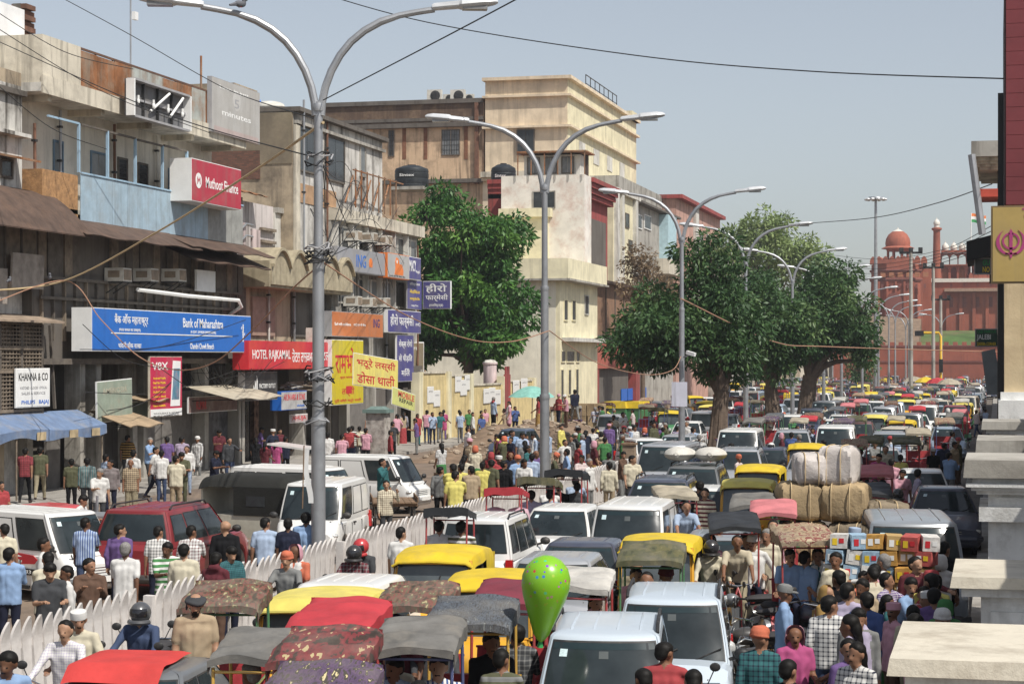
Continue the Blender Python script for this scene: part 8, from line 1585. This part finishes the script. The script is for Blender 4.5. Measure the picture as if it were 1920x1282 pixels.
# ------ the far carriageway: parked cars, vans, jeep
car('omni','white',P(75,952, 1.7),-24,'white taxi van with red flame decal and phone number',bumper='grey');car('sedan','bright red', P(108, 945,1.5),-20, 'bright red car just behind the white taxi van')
tv=[o for o in COL.objects if o.get('label')=='white taxi van with red flame decal and phone number'][0]
bpart(tv,'decal_strip',-.2,.75,-.735,-.722,.5,.62,MATS['black']);lettering(tv,'98422333',.3,.56,.7,.07,MATS['white'],.738,(Vector((0, 0,0)), FACE_S))
q=MB();q.poly([(.35,-.73,.7),(.75,-.73,.72),(.85, -.73,.8),(.72,-.73,.88),(.1,-.73,.92),(.4,-.73,.84),(.05,-.73, .82),(.4,-.73,.77)], (0,-.012,0));q.build('flame_decal',MATS['red'],tv)
sv=car('suv','red',P(325,934,1.8),76+14,'dark red sport utility car seen from behind with number plate',bumper='black')
lettering(sv,'DL 12 CA 5',0, .78,.42,.075, MATS['black'],2.285, (Vector((0,0, 0)),Matrix(((0,0,-1, 0),(-1,0,0,0),(0,1,0,0),(0, 0,0,1)))))
car('van','white',P(608,898, 1.82), -84,'white van facing the fence behind the first lamp post');car('omni','white',P(700,852, 1.7),-12,'white van standing crosswise with open driver window');car('van','white', P(560, 872,1.82),-14,'white van parked behind the first lamp post with dark side window');car('hatch','blue',P(965,804,1.5),-92,'blue grey hatchback at the edge of the earth heap')
jx=P(450,888,1.9);jp=thing('jeep','cream open jeep with dark canvas hood and spare wheel','jeep',(jx[0],jx[1],0),R(168));JC=mat('jeep_cream',(.5,.48,.4),.5,var=.12,dirt=(.25,.2,.15), damt=.4);CNV=mat('canvas_dark',(.016,.016,.014), .9,var=.2,bump=.4,bscale=6)
bpart(jp,'tub',-1.75, .6,-.78,.78,.5,1.0,JC);bpart(jp,'bonnet', .6,1.75,-.5,.5,.55,1.05,JC, .03);bpart(jp,'bumper',1.75,1.85,-.75,.75,.45,.58,BLK);bpart(jp,'windshield_frame', .55,.6,-.72,.72,1.0, 1.65,JC);bpart(jp,'windshield',.603,.612, -.66,.66,1.06,1.58,GLS)
q=MB();q.grid(lambda u,v:(.62-2.42*u,(v-.5)*1.6,1.92-.28*abs((v-.5)*2)**6-.1*max(0,.12-u)*6-.25*max(0,u-.93)/.07),24,20,0,True);q.build('canvas_hood',CNV, jp)
for s_ in(-1,1):
 sc_=bpart(jp, 'side_curtain',-1.78,-.35,s_*.795-.01,s_*.795+.01,1.0,1.66,CNV);bpart(sc_,'clear_panel',-1.2,-.7, s_*.808-.003, s_*.808+.003, 1.22,1.45,WGL);bpart(jp,'mudguard',.75,1.75,s_*.65-.14, s_*.65+.14,.78,.84,JC);bpart(jp,'tail_light',-1.8,-1.75,s_*.65-.05,s_*.65+.05,.65,.85,TAIL);q=MB();q.ell((1.76, s_*.33,.85),(.06,.1, .1));q.build('headlight',LMP,jp)
bpart(jp,'rear_curtain',-1.8,-1.78, -.78,.78,1.0, 1.7,CNV)
tw_m,rm_m=wheel_meshes(.36,.2)
for x in(1.25, -1.15):
 for s_ in(-1, 1):w_=obj('wheel',tw_m,jp,(x,s_*.68,.36));obj('rim',rm_m,w_)
w_=obj('spare_wheel', tw_m,jp,(-1.92,.25,1.0));w_.rotation_euler=(0,0, R(90));obj('rim',rm_m,w_)
tgx=P(565,830, 2.0);tg=thing('open_tailgate','white raised tailgate of a parked van behind the jeep','tailgate', (tgx[0],tgx[1],0));q=MB();q.hexa([(-.9,-.6,1.95),(.3,-.6,1.8), (.3,.6,1.8),(-.9,.6, 1.95), (-.9,-.6,2.0),(.3,-.6,1.86),(.3,.6,1.86), (-.9,.6,2.0)]);q.build('panel',paintof('white'), tg);q=MB();q.tube([(.2,.5,1.8),(.6,.5,.3)],.03,6);q.build('strut',GALV,tg);bpart(tg,'load',.2,.9, -.5,.5,0.3,1.2,JUTE)
fl_=thing('white_flag','white cloth pennant hanging beside the first lamp post','flag',D3(572,840, 36.0));q=MB();q.grid(lambda u,v:(-.02+.1*v+.05*u-.03*math.sin(5*u),.02*math.sin(8*u+v),-1.0*u),12,3,0,True);q.build('cloth',MATS['white'],fl_);q=MB();q.tube([(-.05,0,-1.1),(-.02,0,.05)],.012,5);q.build('stick',WOOD,fl_)
for x,y,deg,lb in((875,893,-40,'wooden handcart with greens standing at the earth heap'),(738,935, -70,'wooden handcart loaded with crates by the white vans'),(1100,838,-80,'handcart with a white sheet in the crowd beyond the fence')):
 CART.put(lb,'handcart',(*P(x,y,.8),0),R(deg))
for i,(x,y,z,n)in enumerate(((700,900,.9,9),)):
 c=P(x, y,z)
 for k in range(n):t=thing('crate', 'grey plastic crate in the stack beside the van','crate',(c[0]+(k%2)*.5,c[1],.1+(k//2)*.3),0,'crates beside the van');bpart(t,'box', -.22,.22,-.3, .3,0,.27,mat('crate_grey',(.3,.3,.36),.7, var=.2),.01);bpart(t,'rim', -.235, .235,-.315,.315,.24, .28,FABG)
tb=thing('vendor_cart','grey metal vendor trolley lettered 2-98 between the red cars','trolley',(*P(208,968,1.2),0),R(-10));bpart(tb, 'box', -.75,.75,-.45,.45,.45,1.2,mat('metal_grey',(.3,.32,.33),.5,.4, var=.15));bpart(tb,'top',-.8,.8,-.5,.5,1.2,1.25, GALV);bpart(tb,'yellow_panel',0,.6,-.462, -.45,.72,.9,MATS['yellow'])
lettering(tb,'2-98',.0,1.05, .5,.13,MATS['dark'], .455,(Vector((0,0,0)),FACE_S));lettering(tb,'T.No',-.4, .8,.45,.12,MATS['blue'],.455,(Vector((0,0,0)),FACE_S));lettering(tb,'MCD ZONE',0,.58,1.1,.11,MATS['blue'],.455, (Vector((0,0, 0)),FACE_S))
for s_ in(-1,1):w_=obj('wheel',SPW[0],tb,(s_*.5,-.5,.36));obj('spokes',SPW[1],w_);bpart(tb, 'handle',s_*.7-.02,s_*.7+.02,.45,.5,1.2,1.6,GALV)
for k in range(2):
 p=P(1166+26*k,752,2.0);t=thing('goods_auto','green three-wheeled goods carrier with yellow tarpaulin, '+('beside the cartons' if k==0 else 'next to the lamp board'),'goods carrier', (p[0], p[1],0),R(80));bpart(t,'load_box', -1.3,.6,-.7,.7,.5,1.6,AGRN);bpart(t,'tarpaulin', -1.35, .65,-.75,.75, 1.6,2.0,ACAN, .08);bpart(t, 'cab', .6,1.3,-.65,.65,.4,1.6,AGRN,.08)
 for xx,yy in((-.8,-.6),(-.8,.6),(1.0,0)):w_=obj('wheel',tw_m,t,(xx,yy,.3));obj('rim',rm_m, w_)
for i in range(9):
 c=P(1088,830, 0);t=thing('cardboard_carton','brown carton in the stack by the yellow building','carton', (c[0]-1.4+(i%3)*.95, c[1]+2,.02+(i//3)*.7),R(rnd.uniform(-6,6)),'cartons by the yellow building');bpart(t,'box',-.45,.45,-.4, .4,0,.68,JUTE,.01);bpart(t, 'tape',-.05,.05,-.405,.405, .0,.684,mat('tape',(.4,.3,.18),.4, var=.1))
for i,(x,y,deg,gr)in enumerate(((1325,752, -100,False),(1300,742,-60,False),(1255,770,-80,True))):auto(P(x,y,1.73),deg, ('yellow auto rickshaw waiting beyond the fence by the peepal trunk', 'yellow auto rickshaw turning beside the white board lamp','green auto rickshaw in the crowd beyond the fence')[i],green=gr)
for i,(x,y,c)in enumerate(((1290,790,'white'),(1215,822, 'white'),(1270,815,'silver'))):car('hatch',c,P(x,y,1.5),(-88,-60,-90)[i],('white hatchback beyond the fence with a red cloth behind','white hatchback crossing the crowd beyond the fence','silver hatchback waiting beyond the fence')[i])
# ------ people placed one by one (head top as measured, facing: 0 towards the viewpoint, 90 turned to their left)
W1='behind the fence by the taxi';W2='on the pavement by the shops';W3='by the first lamp post';W4='at the earth heap';W5='on the shaded near pavement';W6='among the near rickshaws';W7='beyond the second lamp post';W8='beside the bales'
LIST=[(18,1031,170,'standl', 'sky blue','navy','short',W1),(6,986,165, 'stand','cream','grey','short',W1),(82,1012,80,'stand', 'white','navy','short',W1), (86,1040,160, 'stand','cream','brown','short',W1),(92,1058,10, 'phone','dark grey', 'black','short',W1), (126,1065,-80,'standl','white','grey','short',W1),(168, 1051,5,'standl','brown','dark grey','short',W1), (160,974,170, 'stand','stripe:pale blue:blue','denim','short', W1),(226,986, 150,'standl', 'purple','navy','short',W1),(234,1017,165,'walk','white','dark grey', 'grey',W1),(311,1019,15,'stand','hoop:green:white','black','short',W1),(296, 990,170,'stand','plaid:white:dark grey','navy','short', W1),(345,1024,175,'standl', 'cream','dark grey', 'short',W1),(357,989,165,'stand','plaid:white:maroon','grey','short', W1),(423,979, 170,'standl', 'black','black','bald',W1), (430,1027,30, 'phone','check:teal:navy','navy','short', W1),(404,1040,150,'shawl','maroon','brown','short',W1,'white', 'maroon'),(8, 1225,20,'stand','sky blue', 'navy','short','beside the near fence'),(752,992,175,'stand','white', 'grey','short','along the fence'), (575,1168,180,'stand','dark grey', 'black','short',W6), (735,1222,0,'beard', 'cream','khaki','short',W6),(785,1284,180,'stand','grey','black','short',W6),(470,1250,180,'stand','maroon','grey','grey',W6),(968,1176,172,'standl','plaid:dark grey:grey','black','short', 'holding the green balloon'),(940, 1225,178,'stand','hoop:grey:olive','black','short',W6), (497,974,175, 'stand','pale blue', 'navy','short',W3),(540,975,180,'stand','navy','black', 'short',W3),(574,964,170,'stand','sky blue','grey','short',W3),(724,903,15,'call','plaid:cream:brown','dark grey','short',W3),(717,862,60,'call','teal','navy','short', W3),(47,848,170,'walk','plaid:maroon:red','black','short',W2), (75,846,175,'walk','olive', 'khaki','short',W2), (134,862,175, 'stand','olive','black','short',W2),(163, 860,180,'standl','stripe:grey:teal','dark grey', 'short',W2),(186,880,10,'stand','white','dark grey','grey',W2),(207,864,5,'standl', 'check:grey:maroon', 'navy','short',W2),(245,863,0,'stand','plaid:tan:black','khaki','bald',W2),(250,846,150,'stand','white', 'khaki','short',W2), (198,853,120, 'stand','pale blue', 'navy','short',W2),(238,825,160,'stand','hoop:mustard:black','dark grey','short',W2),(280, 830,60,'stand','sky blue','dark grey','grey',W2),(290,838,70,'walk','white', 'navy','short',W2),(312,828,170,'stand','purple','black','short',W2), (303,846,178, 'standl','white','denim','short',W2),(341,828,175,'stand','check:lilac:maroon','grey','short',W2),(350,838,0,'standl', 'white','pale blue', 'short',W2),(340,849,5,'phone','olive','olive','short', W2),(330,856, 170,'stand','cream', 'tan', 'short',W2),(410,814,20,'phone','maroon', 'black','short',W2), (402,846,60,'phone', 'navy','black','short',W2), (430,822,10,'standl','dark grey','denim', 'short',W2),(480,822,170,'sari','black','black', 'long',W2),(497,830, 150,'salwar', 'maroon','red','long',W2,'white','red'),(518,826,160,'salwar', 'magenta','purple','long',W2,'white','magenta'), (535,820,170, 'stand','navy','black','short',W2),(2,905,30,'sari','red','red','long',W2),(150,930,70,'phone','white','grey','short', 'at the vendor trolley'),(614,812, 175,'standl', 'white','dark grey', 'short',W2),(641,816,170,'stand','pink','navy','short', W2),(655,802, 170,'standl', 'red', 'denim','short',W2), (660,800,170, 'stand','hoop:olive:white', 'navy','short',W2),(674,800,175,'carry','cream', 'dark grey','short', W2),(686,804, 170,'standl', 'pink','black','short',W2), (735,792,160, 'stand','dark grey', 'black','short',W4), (732,808,100, 'standl','red','navy','short',W4), (757,778,175, 'standl','check:grey:lilac','navy','short',W4),(783,782,20,'salwar','red','teal','long',W4,'white','red'),(800, 775,170,'stand','pink','denim','short',W4),(811, 779,10,'standl','pale blue','navy','short',W4),(824,778,40,'stand','teal','grey','short',W4),(832,774,150,'salwar','magenta', 'purple','long',W4), (845,767,60,'sari','black', 'orange','long',W4), (863,778,170, 'stand','pale blue', 'grey','short',W4),(876,800,120,'walkl','white', 'black','short',W4), (880,774,10,'stand', 'green','navy','short',W4), (887,774,100, 'standl','white','dark grey','short',W4), (903,778,30,'sari','blue','sky blue','long',W4), (910,768,20,'sari','pink','tan','long',W4),(925, 762,5, 'stand','navy','black','short',W4),(952,764,10,'stand', 'pink','grey','short',W4),(966,763,15,'standl','blue','navy','short', W4),(826,877, 175,'standl', 'check:grey:dark grey','black','short',W7),(854, 886,178,'stand','yellow','denim','short', W7),(848,872, 170,'stand','yellow','navy','short',W7),(864,872,176,'stand','yellow','dark grey','short', W7),(883,876, 180,'stand','tan','dark grey','short',W7),(905,868,175, 'kurta','yellow','white','short',W7),(918,864,150,'stand','olive','grey','short',W7),(945, 866,170,'standl','black','black','short', W7),(935,856, 30,'standl','red','black','cap',W7),(921, 850,160,'salwar','red','red','veil',W7,'red','red'),(939,814,170,'standl','magenta','maroon','short',W7),(950,812,165, 'stand','green','grey','short',W7),(960,808,10,'stand', 'sky blue','navy','short',W7),(978,812,20,'stand','pale blue', 'denim','short',W7), (983,862,0,'stand','white', 'denim','long',W7),(1005,846,10,'standl', 'purple','navy','bald',W7), (990,838,60,'sari','teal','brown', 'long',W7),(1052,798,60,'kurta','yellow', 'olive','short',W7), (1098, 808,170,'standl','navy','black','short',W7),(1112,804,178,'stand','white','grey','short',W7),(1128,812,170,'shawl','tan','brown','short',W7,'white','beige'),(1190,800, 10,'standl','white', 'grey','short',W7),(1240,802,100,'stand', 'green','navy','short',W7), (1222, 790,40,'standl','grey','black','short',W7),(1270,800,170,'standl','lilac','navy','short',W7),(1300,802,178,'standl','pale blue','grey','short',W7),(1150, 779,10,'stand','cream','grey','short',W7),(1168, 774,20,'standl','white','navy','short',W7),(1090,855,20,'stand','check:white:red','navy','short', W7),(1105,862,60,'standl','white', 'grey','grey',W7),(1142,868,178,'standl', 'cream','tan','short','pedalling away along the fence'),(1245, 830,20,'stand','red','grey','short',W7),(1140,850,160,'stand', 'grey','black','short',W7), (1165, 848,60,'stand','brown','grey','short',W7),(1185, 856,20,'stand','cream','dark grey','short',W7),(1193,1052,0,'beard','khaki', 'brown','short','pulling the green-hooded rickshaw'),(1412,1008,5,'hips','white','black','turban',W8,'white'),(1438,996,-5,'kurta','cream', 'sky blue','grey',W8,'white','olive'),(1345,988, 15,'beard','beige','brown', 'short',W8),(1322,918,-20,'stand', 'hoop:cream:maroon', 'khaki','short','by the beige rickshaw'), (1310, 905,140,'stand','black','grey','short','by the beige rickshaw'),(1385,855,60,'standl','check:white:red', 'navy','turban','beside the yellow auto', 'orange'),(1508,1034,150,'walkl','sky blue','navy','short','pushing the flowered rickshaw'),(1568,1040,40,'standl','cream','grey','short',W5),(1602,992,80,'kurta','pale blue','grey','cap', W8,'pale blue'),(1470,1100, 90,'standl','sky blue','khaki','peak','beside the parked motorcycles','grey'),(1425,1184,175,'standl','plaid:teal:navy','navy','turban',W5, 'orange'),(1490,1180,20,'salwar','magenta','maroon','veil',W5, 'pink','magenta'),(1556,1122,175,'standl','plaid:white:navy','denim', 'short',W5),(1610,1146,0,'shawl','grey','black', 'short',W5,'white','lilac'),(1590, 1098,178,'standl','lilac','navy','short', W5),(1550,1103,60,'sari','mustard','magenta','veil',W5, 'mustard'),(1572,1074,175,'standl','black','black','short',W5),(1625, 1115,160,'standl','blue','navy','short',W5),(1664,1120, 90,'sari','teal','green','long',W5),(1660,1078,60,'standl','check:purple:white','navy','short',W5),(1698,1086,60,'stand','sky blue', 'navy','short',W5),(1712,1140,170, 'stand','beige','khaki','short',W5),(1745,1080,178,'standl','yellow', 'tan', 'short',W5),(1752,1108,175, 'standl','purple','navy','short',W5),(1772,1130, 170,'salwar', 'green','green','veil',W5,'green', 'green'),(1716,1048, 20,'standl','maroon','navy','short',W5),(1736,1008,60,'stand', 'pale blue','grey','short', W5),(1770,1020,150,'standl','black','black','short',W5),(1708, 1022,150,'stand','dark grey','black','short',W5),(1762, 1045,170,'sari','white','grey','veil',W5, 'white'),(1620,1075, 30,'sari','orange','mustard','long',W5),(1636,1062,160, 'stand','pink','purple','short',W5),(1615,1090,20,'stand','tan','brown','short',W5),(1478, 1245,178,'stand','black','black','short', W5),(1245,1212,175,'stand', 'red', 'navy','short','before the tall hatchback'),(1205,1262, 178,'stand','navy','navy','short', 'before the tall hatchback'),(1300,1262,170,'salwar','magenta','orange','long','before the tall hatchback','white','yellow'), (1652, 890,5, 'stand','white','grey','short',W8),(1672, 862,175,'standl','pink','grey','short',W8),(1690,882,20,'stand','pink','navy','short',W8), (1722, 882,100,'standl','lilac','navy','short','beside the white hatchback'),(1688, 852,170,'walk','yellow','denim','short','beside the white hatchback'),(1646, 852,20,'stand','magenta','navy','short',W8),(1660,838,10,'standl','cream','khaki','short', W8),(1590,836,10,'standl','white', 'khaki','cap',W8),(1638,828,40,'stand','grey','navy','short',W8),(1484,812,175,'standl','blue','navy','short','behind the yellow auto'),(1494,808, 178,'standl', 'sky blue','navy','short','behind the yellow auto'),(1524,804, 60,'standl','pale blue','grey','short','behind the yellow auto'),(1770,832,170,'stand','navy','black','short','by the weathered pier'),(1750,842,20,'stand','black','black','cap','by the weathered pier'),(1780, 850,150,'standl','sky blue','grey','short','by the weathered pier'),(1790,830,60,'standl', 'tan', 'brown','short','by the weathered pier'), (1470, 775,0, 'kurta','white','white','turban','under the peepal trees','orange'),(1548,762,10,'standl', 'cream','grey','short','under the peepal trees'),(1530, 752,170,'standl','grey','navy','short','under the peepal trees'),(1515,742,175,'stand','red','navy','short','under the peepal trees'),(1568,756,20,'stand','tan','brown','short','under the peepal trees'),(1458, 782,175,'stand','red','grey','short','under the peepal trees'),]
for e in LIST:
 x,y,fa,pose,sh_,pa_, hr_,wh=e[:8];cap=e[8]if len(e)>8 else 'white';ex=e[9]if len(e)>9 else 'pink'
 ht=rnd.uniform(1.6,1.74)if pose not in('sari','salwar')else rnd.uniform(1.52,1.6)
 xy=P(x,y,ht);z=0.0
 if xy[0]<-27.5 and xy[1]<108:z=.14
 if-25.6<xy[0]<-18.6:
  u=(xy[0]+25.6)/7.0;v=(xy[1]-(P(850,850)[1]-9))/24
  if 0<v<1:z=max(0,hp_(u,v)[2]);xy=P(x,y,ht+z)
 person(xy,z,face_cam(xy,fa),pose,sh_,pa_, hr_,wh,cap,ex,ht=ht)
p_=on(P(415,1110,2.0),-78,.98,-.1);person(p_,.42, face_cam(p_,4),'beard','tan','khaki','wrap','astride the camouflage-hooded rickshaw','dark grey', ht=1.66)
bp=thing('backpack','black backpack on a person in tan beyond the second lamp post', 'backpack',(*P(883,876,1.68),1.0), face_cam(P(883,876,1.68),180));q=MB();q.ell((-.2,0,.18),(.12,.17,.26),14,10);q.build('bag',mat('bag_black',(.02,.02,.022),.7, var=.3),bp);q=MB();q.tube([(-.1,.1,.4),(.05,.11, .45),(.12,.11,.2),(0,.12,0)],.02,5);q.tube([(-.1,-.1,.4),(.05, -.11,.45),(.12,-.11, .2),(0,-.12,0)],.02, 5);q.build('straps', MATS['bag_black'],bp)
# ------ crowd and traffic filling the street towards the fort
OCC=[(c[0],c[1],c[2])for c in CLASH]
def free(x,y,r_):return all((x-a)**2+(y-b)**2>(r_+c)**2 for a,b,c in OCC)
def clear_box(x,y,hl, hw):
 """no vehicle already overlaps a box aligned with the street"""
 return all(abs(x-c[0])>hw+c[3]+.1 or abs(y-c[1])>hl+c[2]+.1 for c in CLASH)
FARW={'c':'in the far traffic jam', 'l':'in the far lane towards the fort'}
rf=random.Random(21);NP=0
HOODL=[h for h in HOODS if h not in('red', 'faded pink', 'maroon')]*2+['red', 'faded pink'];SH_=['white', 'cream','pale blue', 'sky blue','grey','pink','red','olive','navy','lilac','yellow','maroon','dark grey','green','tan','purple','check:white:red', 'plaid:white:navy','stripe:white:blue']
def fill(lanes,y0,y1, gap,tag_):
 for lx in lanes:
  y=y0+rf.uniform(0,3)
  while y<y1:
   k=rf.random();x=lx+rf.uniform(-.35,.35);lane=FARW[tag_]
   if k<.42:hl,hw=1.25,.58
   elif k<.52:hl,hw=1.35,.66
   else:hl,hw=2.1,.86
   if clear_box(x,y,hl,hw):
    deg=(-90 if lx>FEN else(90 if rf.random()<.7 else-90))+rf.uniform(-6,6)
    if k<.42:h_=rf.choice(HOODL);rickshaw(rf.choice('abc'),h_,rf.choice(('blue','green','red','blue')),(x,y),deg,'cycle rickshaw with %s hood %s'%({'clear':'milky'}.get(h_,h_),lane), 'far cycle rickshaws '+tag_,far=True)
    elif k<.52:g_=rf.random()<.35;auto((x, y),deg,'%s auto rickshaw %s'%('green and yellow' if g_ else 'yellow', lane), g_,rf.random()<.4,'far auto rickshaws '+tag_,far=True)
    else:c=rf.choice(['white','white','white','silver','silver','grey','pale grey','dark blue','red','pale blue','maroon','beige']);kd=rf.choice(['tallboy','hatch','hatch','sedan','suv','van','mpv']);car(kd,c,(x,y),deg,'%s %s %s'%(c,{'tallboy':'tall hatchback','hatch':'hatchback','sedan':'sedan','suv':'sport utility car','van':'panel van','mpv':'minibus'}[kd],lane),'far cars '+tag_, far=True)
   y+=hl*2+rf.uniform(.3,gap)
fill((-10.3,-8.3,-6.2,-4.2,-2.2),62,225,1.6,'c');fill((-14.5,-17,-19.5,-22.5),100,230,4.0,'l')
def crowd(n,x0,x1,y0, y1,where):
 global NP
 k=0
 for _ in range(n*6):
  x,y=rf.uniform(x0,x1),rf.uniform(y0,y1)
  if not clear_box(x, y,.3,.3):continue
  z=0.0
  if-25.6<x<-18.6:
   u=(x+25.6)/7.0;v=(y-(P(850,850)[1]-9))/24
   if 0<v<1:z=max(0,hp_(u,v)[2])
  po=rf.choice(['stand','standl','walk','walkl','kurta', 'sari','salwar','phone','hips','shawl'])
  person((x,y),z,rf.uniform(0,6.28),po,rf.choice(SH_),rf.choice(['navy','black','grey','dark grey','khaki','denim','brown'])if po not in('sari','salwar')else rf.choice(['red', 'magenta','green','teal','maroon', 'purple','mustard']),rf.choice(['short']*6+['grey','cap','turban'])if po not in('sari','salwar')else rf.choice(['long','veil']),where,rf.choice(['white', 'orange','pink','red']),rf.choice(['pink','red', 'white','yellow']),ht=rf.uniform(1.56,1.74))
  k+=1
  if k>=n:break
crowd(14,-1.9, -.6,19.5,33,W5);crowd(48,-19,-13.2,55,92, W7);crowd(14, -29.5, -20,90,112,W4);crowd(26,-11.6,-.6, 62,130,'between the far vehicles');crowd(16,-25, -13.5, 92,150,'in the crowd by the entrance');crowd(6,-30.5,-28,66,100,W2)
cr=MB();rg=random.Random(5);CCOL=[cloth(c)for c in((.5,.5,.48), (.3,.35,.45), (.35,.1,.12), (.06,.06,.08),(.3,.25,.18), (.4,.2,.25))]
for i in range(420):
 x,y=rg.uniform(-40,4),rg.uniform(228,345);h_=rg.uniform(1.5,1.75);m_=rg.randrange(6)
 cr.tube([(x,y,0),(x, y,.8), (x,y,1.2),(x, y,h_-.28)],[.13,.15, .2,.1],6,m_);cr.ell((x,y,h_-.12),(.09,.09,.12),6,5,6)
tag(cr.build('far_crowd',CCOL+[SKINS[2]]), 'dense far crowd on the crossing in front of the fort wall','crowd',kind='stuff')
fill((-30,-26, -22,-16,-10,-5,-1),228,318, 7.0,'c')
for k in range(4):t=D3(1780-22*k,700,200+8*k);u_=thing('stall_canopy', 'pale stall canopy in the far traffic near the crossing','stall',(t[0],t[1], 0),R(10*k),'stall canopies near the crossing');q=MB();q.lathe([(1.3,2.0),(.8,2.4),(.05,2.6)],8,smooth=False);q.build('canopy',(HOODS['beige'],HOODS['red'],ACAN, HOODS['beige'],MATS['white'],HOODS['flowered'])[k],u_);q=MB();q.tube([(0,0,0),(0,0, 2.5)], .05,6);q.build('pole',GALV, u_)
seen={}
for o,a,b in PEOPLE:seen.setdefault(a,[]).append((o,b))
for a,l in seen.items():
 if len(l)>1:
  for o,b in l:
   if len(b.split())<=16:o['label']=b.replace(' ,',',')
for o,a,b in PEOPLE:
 w_=o['label'].split()
 if len(w_)>16:o['label']=' '.join(w_[:16])
bpy.context.view_layer.update()
# ------ the dusty air of the street
hz=MB();hz.box(-150,120,-40, 470,-1.0,38.0);hz=hz.build('haze', None);hz.data.materials.clear()
m=bpy.data.materials.new('haze_air');m.use_nodes=True;t=m.node_tree;t.nodes.remove(t.nodes['Principled BSDF']);pv=t.nodes.new('ShaderNodeVolumePrincipled')
pv.inputs['Color'].default_value=(0.86,0.9,0.96,1);pv.inputs['Density'].default_value=0.0003;pv.inputs['Anisotropy'].default_value=0.25;t.links.new(pv.outputs[0],t.nodes['Material Output'].inputs['Volume'])
hz.data.materials.append(m);tag(hz, 'thin dusty haze filling the street','haze',kind='stuff')
